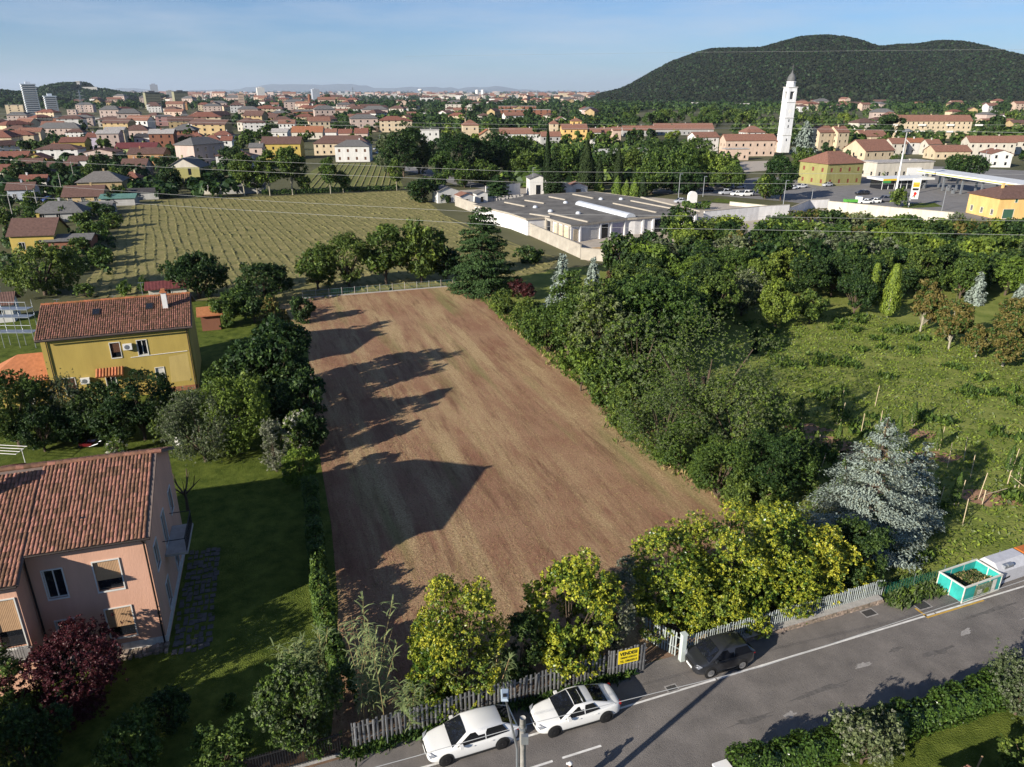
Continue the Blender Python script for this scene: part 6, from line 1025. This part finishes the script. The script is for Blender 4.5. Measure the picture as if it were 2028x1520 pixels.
wb_ = thing('wheelbarrow', 'reddish wheelbarrow standing on the lawn', 'wheelbarrow', G(176, 888)); MB().add([(-.5, -.3, .3), (.4, -.3, .3), (.4, .3, .3), (-.5, .3, .3), (-.7, -.42, .65), (.6, -.42, .65), (.6, .42, .65), (-.7, .42, .65)], [(0, 3, 2, 1), (0, 1, 5, 4), (1, 2, 6, 5), (2, 3, 7, 6), (3, 0, 4, 7)]).build('tray', PRED, wb_); MB().tube([(-.75, -.05, .2), (-.75, .05, .2)], .2, 12).build('wheel', TYRE, wb_); MB().tube([(-.7, 0, .2), (.3, -.3, .3), (1.1, -.3, .6)], .025, 5).tube([(-.7, 0, .2), (.3, .3, .3), (1.1, .3, .6)], .025, 5).build('handles', GREYM, wb_)
# sheds along the village edge of the mown field
for i, (u, vb, w, h, m, rf_, lb) in enumerate(((135, 500, 9, 2.4, 'brick', SLT, 'low dark shed right of the pale yellow house'), (190, 425, 8, 2.2, 'grey', SLT, 'grey corrugated shed at the field corner'), (235, 408, 9, 2.2, 'grey', roofm('greenish', (.1, .2, .17)), 'shed with green sheet roof at the field edge'), (280, 396, 10, 2.3, 'grey', DRK, 'dark low shed by the field edge'), (480, 384, 14, 2.2, 'grey', SLT, 'low grey hut left of the hedge trees'), (430, 385, 9, 2, 'pale', PAL, 'small pale hut by the vegetable plot'))): house(lb, G(u, vb), R(12), w, 5, h, h + .8, WW[m], rf_, chim=0, wins=[], left=[], right=[], name='shed', cat='shed')
# tall blocks and landmarks further off
def tower(label, uL, uR, vb, vt, wall, side, rot=20, fl=14, bands=True, cap=None):
    P = G((uL + uR) / 2, vb); W_ = (uR - uL) * MPP((uL + uR) / 2, vb); H_ = HT(vt, P.y); w = W_ * .72; r_ = thing('tower_block', label, 'tower block', P, R(rot)); MB().box(-w / 2, w / 2, 0, w * .8, 0, H_).build('wall', wall, r_); st_ = H_ / fl; bm2 = MB().box(-w / 2 - .7, w / 2 + .7, -.8, w * .8 + .7, 0, st_ * .35).mesh('balcony_band', side); wm = MB().box(-w / 2 + 1, w / 2 - 1, -.05, -.01, 0, st_ * .28).mesh('window_band', GLASS)
    for k in range(1, fl):
        if bands: link('balcony_band', bm2, r_, (0, 0, k * st_))
        link('window_band', wm, r_, (0, 0, k * st_ + st_ * .4))
    MB().box(-w / 2 - .8, w / 2 + .8, -.9, w * .8 + .8, H_, H_ + 1.2).box(-w * .2, w * .2, w * .2, w * .6, H_ + 1.2, H_ + 4).build('roof', cap or wall, r_)
TWH = wallm('tower_pale', (.62, .66, .7)); TGR = wallm('tower_olive', (.24, .23, .15)); tower('taller white tower block with balcony bands at far left', 53, 86, 230, 168, TWH, WW['white'], 35, 15); tower('shorter white tower block at far left', 94, 122, 234, 192, TWH, WW['white'], 35, 11); tower('left olive grey apartment tower with overhanging roof', 288, 326, 216, 184, TGR, WW['pale'], 35, 10, False, TD); tower('right olive grey apartment tower with overhanging roof', 344, 380, 210, 182, TGR, WW['pale'], 35, 10, False, TD); tower('orange brick tower in the middle town', 473, 488, 218, 186, WW['peach'], WW['white'], 20, 10, False)
FB = [('orange brick warehouse left', 70, 116, 246, 232, 'brick', SLT, 10), ('dark warehouse right of the orange brick one', 118, 160, 246, 233, 'grey', DRK, 10), ('long row of pink and orange flats', 310, 345, 250, 228, 'rose', SLT, 20), ('orange block of flats with grey roof', 360, 376, 248, 226, 'ochre', SLT, 20), ('long shaded block with hipped roof', 380, 436, 246, 228, 'grey', SLT, 8), ('cream block of flats with red roof', 478, 550, 245, 224, 'cream', TER, 10), ('cream apartment group with balconies', 634, 662, 236, 217, 'cream', TER, 10), ('second cream apartment group', 664, 690, 236, 216, 'peach', TER, 10), ('long white school building with window row', 580, 728, 226, 210, 'pale', PAL, 4), ('cream cubic house with red annex', 735, 750, 222, 208, 'cream', PAL, 6), ('white sheds with rounded roofs', 880, 940, 222, 205, 'pale', PAL, 4), ('long red factory with grey roof', 985, 1095, 232, 216, 'brick', PAL, 3), ('brick factory with white roof behind', 985, 1065, 222, 209, 'brick', PAL, 3), ('large pale warehouse on the horizon', 838, 930, 197, 186, 'pale', PAL, 2), ('pink gabled house at mid distance', 806, 825, 240, 222, 'pinkish', TER, 8), ('white low house at mid distance', 832, 860, 238, 222, 'white', PAL, 6), ('white long factories under the hill', 1368, 1440, 212, 202, 'white', PAL, 2), ('white hall under the hill', 1455, 1500, 214, 204, 'white', PAL, 2), ('cream apartment slabs left of the hill', 1105, 1140, 196, 183, 'cream', TER, 3), ('peach apartment slabs left of the hill', 1142, 1178, 195, 183, 'peach', TER, 3), ('orange block among trees', 355, 372, 218, 202, 'orange', TER, 12), ('peach house block in the town', 418, 432, 212, 200, 'peach', TER, 12), ('yellow block left under the white towers', 15, 48, 230, 205, 'cream', PAL, 15), ('white oval house right of the white towers', 134, 152, 228, 216, 'pinkish', PAL, 10), ('white glass greenhouse sheds', 236, 285, 246, 236, 'white', PAL, 6), ('white workshop roofs at the left', 160, 200, 245, 233, 'white', PAL, 8), ('long white factory left edge', -20, 30, 246, 238, 'white', PAL, 8), ('brown flats row in the middle', 540, 575, 240, 222, 'brick', SLT, 8), ('flats with dark roofs left of the cream group', 582, 625, 240, 218, 'brick', SLT, 8)]
for lb, a, b, vb, vt, w, r_, rot in FB:
    P = G((a + b) / 2, vb); W_ = (b - a) * MPP((a + b) / 2, vb); h = max(5, HT(vt, P.y)); nW = max(2, int(W_ / 9)); flr = max(1, min(5, int(h / 3.2))); house(lb, P, R(rot), W_ * .92, min(W_ * .5, 26), h * .86, h, WW[w], r_, hip=.7 if 'hip' in lb or 'flats' in lb else 0, flat=(r_ is PAL), wins=autowin(W_ * .92, h * .86, nW, flr, 2.2, 1.7), left=[], right=[], chim=0, name='town_block', cat='building', small=True)
wt = thing('water_tower', 'white ball-shaped water tower on the horizon', 'water tower', G(833, 194)); hw_ = HT(177, G(833, 194).y); MB().tube([(0, 0, 0), (0, 0, hw_ * .8)], hw_ * .06, 10).build('stem', WHITE, wt); MB().lathe([(hw_ * .06, hw_ * .7), (hw_ * .32, hw_ * .86), (hw_ * .3, hw_ * .98), (hw_ * .05, hw_ * 1.04)], 14).build('tank', WHITE, wt)
for u, lb in ((945, 'left white silo on the horizon'), (956, 'right white silo on the horizon')): h = HT(178, G(u, 194).y); tag(MB().lathe([(h * .22, 0), (h * .22, h * .95), (h * .1, h)], 12).build('silo', WHITE, None, G(u, 194)), lb, 'silo', 'white silos')
tag(MB().tube([(0, 0, 0), (0, 0, HT(187, G(614, 212).y))], [4, 3], 8).build('brick_chimney', WW['brick'], None, G(614, 212)), 'square brick chimney stack in the town', 'chimney')
for u, vt, lb, m in ((202 + 107, 168, 'slim dark glass skyscraper on the left horizon', 'blueish'), (339, 180, 'grey skyscraper pair on the left horizon', 'grey'), (518, 174, 'pale skyscraper in the middle of the horizon', 'white'), (626, 177, 'blue grey tower block on the horizon', 'blueish')): P = G(u, 200); h = HT(vt, P.y); w = 14 * MPP(u, 200) * .5; MB_ = MB().box(-w, w, -w, w, 0, h).box(-w * .5, w * .5, -w * .5, w * .5, h, h * 1.06); t_ = thing('skyscraper', label=lb, cat='skyscraper', loc=P, rot=R(25)); MB_.build('shell', WW[m], t_)
for u, vb, vt, lb in ((700, 200, 172, 'lattice pylon on the horizon left of the water tower'), (1064, 205, 178, 'lattice pylon on the horizon right of the silos'), (166, 230, 178, 'lattice pylon by the castle hill')):
    P = G(u, vb); h = HT(vt, P.y); py = thing('power_pylon', lb, 'pylon', P); mb = MB(); q = h * .09
    for sx_ in (-1, 1):
        for sy in (-1, 1): mb.tube([(sx_ * q, sy * q, 0), (sx_ * q * .3, sy * q * .3, h * .65), (0, 0, h)], h * .008, 4)
    for k in range(6): z = h * k / 8; w = q * (1 - k * .1); mb.tube([(-w, -w, z), (w * .9, -w * .9, z + h / 8)], h * .006, 4)
    for z, w in ((.65, .2), (.78, .16), (.9, .1)): mb.tube([(-h * w, 0, h * z), (h * w, 0, h * z)], h * .008, 4)
    mb.build('lattice', GREYM, py)
# ------------------------------------------------------------------ houses and trees filling the far town
HP = []
for i, (w, r_) in enumerate((('cream', 'terra'), ('white', 'brown'), ('peach', 'terra'), ('pale', 'brown'), ('ochre', 'brown'), ('pinkish', 'slate'), ('white', 'terra'), ('cream', 'red'))):
    mb = MB(); W_, D_, he = 13 + i % 3 * 3, 10 + i % 2 * 2, 6 + i % 3 * 1.6; mb.box(-W_ / 2, W_ / 2, -D_ / 2, D_ / 2, 0, he, 0); n0 = len(mb.m); roofprism(mb, W_, D_, he, he + 2.4, .6, 'x', .8 if i % 2 else 0)
    for k in range(n0, len(mb.m)): mb.m[k] = 1
    if not i % 2:
        for x in (-W_ / 2, W_ / 2): mb.add([(x, -D_ / 2, he), (x, D_ / 2, he), (x, 0, he + 2.4)], [(0, 1, 2)], 0)
    for fl in range(2 if he < 7 else 3):
        for k in range(4): x = -W_ / 2 + (k + .5) * W_ / 4; mb.box(x - .55, x + .55, -D_ / 2 - .03, -D_ / 2 - .005, .9 + fl * 2.8, 2.3 + fl * 2.8, 2)
    HP.append((mb.mesh('town_house', [WW[w], RR[r_], GLASS]), '%s house with %s roof in the far town' % (dict(cream='cream', white='white', peach='peach', pale='pale grey', ochre='ochre', pinkish='pink', orange='orange')[w], dict(terra='terracotta', red='red', brown='brown', slate='grey', pale='pale')[r_])))
random.seed(5); taken = [o.location.copy() for o in COL.objects if o.parent is None and o.location.y > 200 and o.get('category') in ('house', 'building', 'tower block', 'chapel')]; placed = []
def fill(n, u0, u1, v0, v1, gap, prob=1.0):
    k = 0
    for _ in range(n * 12):
        u = random.uniform(u0, u1); v = v0 + (v1 - v0) * random.random() ** 1.3; p = G(u, v); g_ = gap + p.y * .008
        if any((p - q).xy.length < g_ + 7 for q in taken) or any((p - q).xy.length < g_ for q in placed): continue
        placed.append(p); me, lb = random.choice(HP); s = random.uniform(.85, 1.2) * (.72 if p.y < 560 else 1) * (1 + max(0, p.y - 900) / 2600); o = link('town_house', me, None, p, R(random.choice((8, 15, 20, -10, 70, 100)))); o.scale = (s * random.uniform(.9, 1.5), s, s * random.uniform(.9, 1.4)); tag(o, lb, 'house', 'far town houses, ' + lb.split(' house')[0] + ' ' + lb.split('with ')[1].split(' roof')[0]); k += 1
        if k >= n: break
fill(120, 150, 830, 194, 226, 14); fill(46, 0, 480, 238, 390, 12.5); fill(60, 830, 1180, 193, 216, 15); fill(40, 480, 830, 226, 262, 14); fill(60, 1480, 2028, 196, 222, 14); fill(14, 1680, 2028, 226, 262, 16); fill(14, 840, 1180, 226, 250, 16)
# houses on the lower slope of the right hill
TR = []
def grove(n, u0, u1, v0, v1, gap, kinds, hr_, lb, grp, sz=(7, 12)):
    k = 0
    for _ in range(n * 10):
        u = random.uniform(u0, u1); v = random.uniform(v0, v1); p = G(u, v)
        if any((p - q).xy.length < gap for q in TR[-400:]) or any((p - q).xy.length < 9 for q in taken) or any((p - q).xy.length < 8 + p.y * .003 for q in placed): continue
        TR.append(p); kd = random.choice(kinds); h = random.uniform(*hr_); w = random.uniform(*sz); plant(kd, p, w, h, {'dark': 'dark green ', 'broad': 'mid green ', 'fresh': 'light green ', 'conifer': 'dark pointed ', 'cypress': 'slim dark ', 'olive': 'grey-green '}[kd] + lb, 'tree', grp + ', ' + kd, 'town_tree'); k += 1
        if k >= n: break
grove(46, 10, 480, 236, 380, 9, ['dark', 'dark', 'broad', 'conifer'], (6, 11), 'tree among the houses of the left village', 'village trees', (5, 9))
grove(16, 125, 225, 405, 530, 5, ['dark', 'broad', 'broad'], (2, 3.6), 'tree in the gardens beside the mown field', 'field side garden trees', (2.5, 4)); grove(10, 0, 250, 385, 455, 6, ['dark', 'broad'], (2.5, 4.5), 'tree in the lanes near the mown field', 'lane side trees', (3, 4.5))
grove(40, 480, 850, 226, 300, 11, ['dark', 'broad', 'broad'], (6, 11), 'tree among the houses of the middle village', 'middle village trees')
grove(46, 840, 1420, 232, 300, 11, ['dark', 'broad', 'fresh'], (7, 13), 'tree between cemetery and court house', 'central trees', (7, 12))
grove(50, 1180, 1560, 212, 262, 14, ['dark', 'broad', 'broad'], (10, 17), 'tree of the park below the hill', 'park trees', (11, 17))
grove(40, 1560, 2050, 212, 268, 13, ['dark', 'broad', 'fresh'], (8, 14), 'tree among the houses of the right village', 'right village trees', (8, 13))
grove(14, 1570, 2040, 268, 340, 12, ['dark', 'broad'], (5, 8), 'tree between houses right of the church', 'church side trees', (5, 8))
tree('blue', 1590, 305, 238, 52, 'large blue-grey cedar right of the bell tower', name='blue_cedar'); tree('dark', 1906, 360, 306, 88, 'large round umbrella pine beside the petrol canopy', name='umbrella_pine'); tree('dark', 1758, 280, 222, 60, 'large dark tree left of the cream apartment block', name='village_tree'); tree('dark', 1965, 272, 228, 60, 'large dark tree right of the cream apartment block', name='village_tree'); tree('fresh', 1670, 362, 348, 30, 'leafy bush before the olive house', None, 'bush', 'house_bush'); tree('broad', 1780, 410, 375, 30, 'dark tree left of the price sign', name='roadside_tree'); tree('broad', 1740, 352, 336, 24, 'small tree right of the olive house', name='yard_tree')
tree('dark', 930, 232, 204, 50, 'very large dark tree before the round-roofed sheds', name='village_tree'); tree('dark', 1045, 240, 214, 24, 'dark round tree before the red factory', name='village_tree'); tree('dark', 650, 214, 188, 28, 'tall dark trees group behind the school', name='village_tree')
for i in range(7): u = 1078 + i * 22; tree('fresh', u, 288, 256 + i % 3 * 4, 22, ('first', 'second', 'third', 'fourth', 'fifth', 'sixth', 'seventh')[i] + ' light street tree from the left before the court house', 'light street trees', name='street_tree')
def mass(name, n, u0, u1, v0, v1, size, leafs, label, kind='stuff'):
    """a distant wood read as one mass"""
    P = []; N = []; Sz = []
    per = 26
    for _ in range(n):
        u = random.uniform(u0, u1); v = v0 + (v1 - v0) * random.random() ** 1.2; p = G(u, v); s = random.uniform(*size) * max(1, p.y / 3200); e = rdir(per, RNG); e[:, 2] = np.abs(e[:, 2]); P.append(np.array([p.x, p.y, 0]) + e * s * np.array([.6, .6, .9]) + [0, 0, s * .25]); N.append(e + RNG.normal(size=(per, 3)) * .3); Sz.append(np.full(per, s * .28))
    P = np.concatenate(P); N = np.concatenate(N); Sz = np.concatenate(Sz); V, F = leafquads(P, N, Sz * RNG.uniform(.7, 1.3, len(P)), .8); o = link(name, np_mesh(name, V, F, [LM[x] for x in leafs], RNG.integers(0, len(leafs), len(P))), kind=kind); tag(o, label, 'woods')
mass('distant_woods', 2600, -150, 1250, 190, 218, (8, 14), ['dark', 'dark', 'mid'], 'dark tree belts filling the distant town and plain')
mass('plain_woods', 900, -250, 1250, 187.9, 190.5, (9, 14), ['forest', 'dark'], 'dark wooded strips across the far plain at the horizon')
mass('hill_foot_woods', 1700, 1150, 2150, 198, 222, (8, 13), ['dark', 'mid', 'mid'], 'tree belt along the foot of the right hill')
mass('roadside_woods', 260, 470, 880, 232, 248, (6, 9), ['dark', 'mid'], 'roadside greenery behind the long red roofed house')
mass('town_greenery', 900, 480, 1250, 214, 262, (5, 8), ['dark', 'mid', 'dark'], 'greenery between the houses of the middle town')
mass('right_greenery', 700, 1450, 2060, 218, 290, (4, 7), ['dark', 'mid', 'mid'], 'greenery between the houses of the right village')
mass('central_undergrowth', 420, 1000, 1460, 292, 372, (3, 5), ['dark', 'mid', 'mid', 'fresh'], 'undergrowth filling between cemetery and sports court')
mass('field_side_gardens', 260, 0, 225, 392, 545, (.8, 1.5), ['dark', 'mid', 'dark', 'fresh'], 'garden greenery left of the mown field')
mass('village_greenery', 520, 0, 470, 240, 395, (2.5, 4.5), ['dark', 'mid', 'dark'], 'garden greenery between the village houses on the left')
n = 2600; bx = MB(); random.seed(9)                                    # the hazy town at the horizon, too small to count
for _ in range(n):
    u = random.uniform(150, 1240); v = 188.3 + 7 * random.random() ** 1.6; p = G(u, v); s = 9 + p.y * .0022; w = s * random.uniform(.6, 1.8); h = s * random.uniform(.5, 1.3) * (1.6 if random.random() < .08 else 1); bx.box(p.x - w, p.x + w, p.y - w * .6, p.y + w * .6, 0, h, random.choice((0, 0, 1, 2, 3)))
tag(bx.build('distant_town', [WW['grey'], RR['terra'], WW['pinkish'], RR['terra']], kind='stuff'), 'hazy sprawl of the distant town at the horizon', 'town')
# ------------------------------------------------------------------ hills
def interp(x, xs, ys): return np.interp(x, xs, ys)
HS = [(1120, 201), (1160, 198), (1193, 186), (1228, 178), (1253, 167), (1284, 148), (1324, 125), (1375, 106), (1400, 100), (1487, 100), (1527, 89), (1558, 80), (1598, 77), (1634, 79), (1674, 87), (1725, 94), (1760, 91), (1791, 91), (1831, 85), (1862, 87), (1902, 101), (1953, 115), (1978, 121), (2060, 121), (2250, 112), (2600, 150), (3000, 186)]
def hill(name, label, prof, Yr, front, back, crowns, seed, leafs, crown=(6, 11), bumps=.1):
    rng = np.random.default_rng(seed); us = np.array([p[0] for p in prof], float); f0 = ray(CU, 150)[1]
    Xr = (us - CU) / FPX * Yr / f0; Zr = np.array([HT(p[1], Yr) for p in prof]); Zr = np.maximum(Zr - 4, 0)
    def hz(X, Y):
        t = np.clip((Y - (Yr - front)) / front, 0, 1); b = np.clip((Y - Yr) / back, 0, 1); Xp = X * (1 + (Yr - Y) / Yr * .35); base = interp(Xp, Xr, Zr)
        rav = 1 + bumps * np.sin(X / 130 + .6 * np.sin(Y / 170)) * (1 - t) * 2.2 + bumps * .6 * np.sin(X / 61 + Y / 240) * (1 - t)
        return base * (np.sin(t * math.pi / 2) ** 1.15) * np.clip(rav, .3, 1.5) * (1 - b ** 1.5) - .5
    gx = np.linspace(Xr[0] - 50, Xr[-1] + 50, 170); gy = np.concatenate([np.linspace(Yr - front, Yr, 46), np.linspace(Yr + back * .1, Yr + back, 12)]); XX, YY = np.meshgrid(gx, gy); ZZ = hz(XX, YY); V = np.stack([XX, YY, ZZ], -1).reshape(-1, 3); nx = len(gx); k = np.arange((len(gy) - 1) * nx).reshape(len(gy) - 1, nx)[:, :-1].ravel(); F = np.stack([k, k + 1, k + nx + 1, k + nx], 1)
    o = link(name, np_mesh(name, V, F, [mat('forest_floor', (.03, .045, .015), .95, .3, .02)], smooth=True), kind='structure'); o['label'] = label
    X = rng.uniform(gx[0], gx[-1], crowns); Y = Yr - front + (front + back * .12) * rng.uniform(0, 1, crowns) ** .8; Z = hz(X, Y); ok = Z > 2; X, Y, Z = X[ok], Y[ok], Z[ok]; n_ = len(X); s = rng.uniform(*crown, n_); per = 9
    e = rdir(n_ * per, rng); e[:, 2] = np.abs(e[:, 2]) * .9 + .05; C = np.repeat(np.stack([X, Y, Z + s * .2], 1), per, 0); ss = np.repeat(s, per); V, F = leafquads(C + e * ss[:, None] * np.array([.62, .62, .8]), e + rng.normal(size=e.shape) * .25, ss * .5, .85, .35, None, rng)
    tag(link(name + '_forest', np_mesh(name + '_forest', V, F, [LM[x] for x in leafs], np.repeat(rng.integers(0, len(leafs), n_), per)), kind='stuff'), 'dense forest covering the ' + label, 'forest'); return hz
hz_r = hill('hill', 'wooded hill on the right horizon', HS, 3300, 1150, 700, 60000, 1, ['forest', 'forest', 'dark', 'forest'], (6, 10))
hz_l = hill('castle_hill', 'castle hill at the left horizon', [(-400, 150), (-200, 168), (-100, 175), (0, 183), (30, 186), (60, 186), (90, 180), (110, 176), (130, 168), (165, 167), (185, 178), (205, 180), (225, 184), (250, 188), (300, 190)], 3600, 700, 400, 7000, 2, ['dark', 'dark'], (9, 15), .05)
hill('dark_hill', 'dark wooded hill cut by the left edge', [(-600, 120), (-300, 150), (-120, 172), (-40, 180), (10, 184), (50, 190), (90, 195)], 2500, 500, 300, 5000, 3, ['dark'], (8, 13), .05)
cs = thing('castle', 'pale castle rampart with a small tower on the left hill', 'castle', Vector((G(150, 187.5).x * 0 + (150 - CU) / FPX * 3450 / ray(CU, 175)[1], 3450, 0))); zc = float(hz_l(np.array([cs.location.x]), np.array([3450.0]))[0]); MB().box(-110, 95, -4, 4, zc - 14, zc + 1).build('rampart', WW['grey'], cs); MB().box(-14, 0, 40, 54, zc, zc + 22).box(-17, 3, 37, 57, zc + 22, zc + 25).build('keep', WW['grey'], cs)
for i in range(26):
    X = random.uniform(1700, 2250); Y = random.uniform(2330, 2620); z = float(hz_r(np.array([X]), np.array([Y]))[0]); me, lb = HP[(0, 1, 2, 6)[i % 4]]; o = link('hillside_house', me, None, (X, Y, max(0, z + 2)), R(random.choice((5, 15, 30)))); o.scale = (2.0, 1.5, 1.3); tag(o, lb.split(' in the')[0] + ' on the right hill slope', 'house', 'hillside houses, ' + lb.split(' house')[0])
us = np.linspace(-900, 3000, 260); rng = np.random.default_rng(4); vv = 176 + 5 * np.sin(us / 170) + 3.5 * np.sin(us / 61 + 1) + 2 * np.sin(us / 23) + 1.2 * rng.normal(size=260) - 5 * np.exp(-((us - 560) / 160) ** 2) + 6 * np.clip((us - 800) / 500, 0, 1); MY = 42000; Xm = (us - CU) / FPX * MY / ray(CU, 175)[1]; Zm = np.array([HT(v, MY) for v in vv]); rows = []
for q, (dy, f_) in enumerate(((-6000, 0), (-4200, .35), (-2600, .55), (-1200, .85), (0, 1), (3000, .6), (7000, 0))): rows.append(np.stack([Xm, np.full(260, MY + dy) + 500 * np.sin(us / 40 + q), Zm * f_ * (1 + .12 * np.sin(us / 15 + q * 2) * (f_ < 1))], 1))
V = np.concatenate(rows); k = np.arange(6 * 260).reshape(6, 260)[:, :-1].ravel(); link('mountains', np_mesh('mountains', V, np.stack([k, k + 1, k + 261, k + 260], 1), [mat('mountain_rock', (.12, .14, .13), .95, .2, .0005)], smooth=True), kind='structure')
# ------------------------------------------------------------------ high power lines over the fields
def hw(label, l, zs, r): wire(label, [G(u, v, z) for (u, v), z in zip(l, zs)], r, 0, 'power_line', 'power lines over the fields')
Z20 = [20] * 7
hw('upper pale wire of the far power line', [(-300, 216), (0, 226), (500, 239), (1020, 247), (1520, 246), (2028, 248), (2300, 250)], [19, 18.4, 17.6, 17, 17.2, 18, 18.6], .032); hw('lower pale wire of the far power line', [(-300, 226), (0, 234), (500, 245), (1020, 256), (1520, 254), (2028, 263), (2300, 268)], Z20, .032)
hw('upper wire of the middle power line', [(-300, 283), (0, 295), (520, 320), (1020, 340), (1520, 344), (2028, 346), (2300, 348)], [18] * 7, .017); hw('lower wire of the middle power line', [(-300, 302), (0, 316), (520, 341), (1020, 361), (1520, 364), (2028, 366), (2300, 368)], [18] * 7, .017)
hw('upper wire of the near power line', [(-300, 342), (0, 362), (520, 398), (1020, 424), (1520, 430), (2028, 438), (2300, 442)], [16] * 7, .015); hw('lower wire of the near power line', [(-300, 366), (0, 387), (520, 419), (1020, 448), (1520, 456), (2028, 466), (2300, 470)], [16] * 7, .015); hw('single thin wire crossing in front of the hill', [(800, 112), (1385, 104), (1920, 99), (2300, 97)], [44] * 4, .022)
# village poles at the left
for i, (u, vb, vt) in enumerate(((60, 405, 368), (75, 412, 375), (125, 390, 345), (148, 360, 320), (187, 345, 305), (212, 342, 318), (28, 440, 385))): p = G(u, vb); tag(MB().tube([(0, 0, 0), (0, 0, HT(vt, p.y))], [.12, .08], 6).build('concrete_pole', CONC, None, p), ('leftmost but one', 'second', 'third', 'fourth', 'fifth', 'sixth', 'leftmost')[i] + ' pale utility pole in the left village', 'pole', 'village utility poles')
for k, u, vb, vt, w, lb in (('dark', 770, 345, 268, 50, 'dark tree at the left end of the central belt'), ('dark', 830, 345, 258, 70, 'dark tall tree over the road bend'), ('dark', 940, 358, 262, 70, 'dark tall tree between the two central giants'), ('broad', 880, 372, 300, 50, 'leafy tree at the road side of the central belt'), ('dark', 1000, 345, 262, 70, 'dark tall tree right in the central belt'), ('broad', 960, 368, 318, 56, 'leafy tree right before the niche wall'), ('broad', 920, 372, 322, 50, 'leafy tree left before the niche wall'), ('dark', 1040, 340, 270, 64, 'dark tall tree left of the tallest cypress'), ('broad', 1120, 362, 290, 60, 'leafy tree behind the broad conifer'), ('dark', 1205, 362, 300, 54, 'dark tree between the cypresses')): tree(k, u, vb, vt, w, lb, 'tall trees of the central belt', name='belt_tree')
# ------------------------------------------------------------------ the hazy air
HZ = bpy.data.materials.new('air'); HZ.use_nodes = True; nn_ = HZ.node_tree.nodes; nn_.remove(nn_['Principled BSDF']); pv_ = nn_.new('ShaderNodeVolumePrincipled'); pv_.inputs['Color'].default_value = (.72, .84, 1, 1); pv_.inputs['Density'].default_value = 2.6e-5; pv_.inputs['Anisotropy'].default_value = .1; HZ.node_tree.links.new(pv_.outputs[0], nn_['Material Output'].inputs['Volume'])
tag(MB().box(-59000, 59000, -250, 66000, -1, 1050).build('haze', HZ, kind='stuff'), 'thin blue haze in the air over the plain', 'haze')
# ------------------------------------------------------------------ place words for look-alikes
bylab = {}
for o in COL.objects:
    if o.parent is None and o.get('label') and o.get('kind') is None: bylab.setdefault(o['label'], []).append(o)
ORD = lambda n: '%d%s' % (n, 'th' if 10 <= n % 100 <= 20 else {1: 'st', 2: 'nd', 3: 'rd'}.get(n % 10, 'th'))
for lb, os_ in bylab.items():
    if len(os_) < 2: continue
    os_.sort(key=lambda o: o.location.y); nr = max(1, round(math.sqrt(len(os_) / 2.5))); per = math.ceil(len(os_) / nr); rows = [os_[i:i + per] for i in range(0, len(os_), per)]
    for r, row in enumerate(rows):
        row.sort(key=lambda o: o.location.x / o.location.y); rn = '' if len(rows) == 1 else ', nearest row' if r == 0 else ', farthest row' if r == len(rows) - 1 else ', %s row back' % ORD(r + 1)
        for i, o in enumerate(row): o['label'] = lb + ', ' + ORD(i + 1) + ' from left' + rn
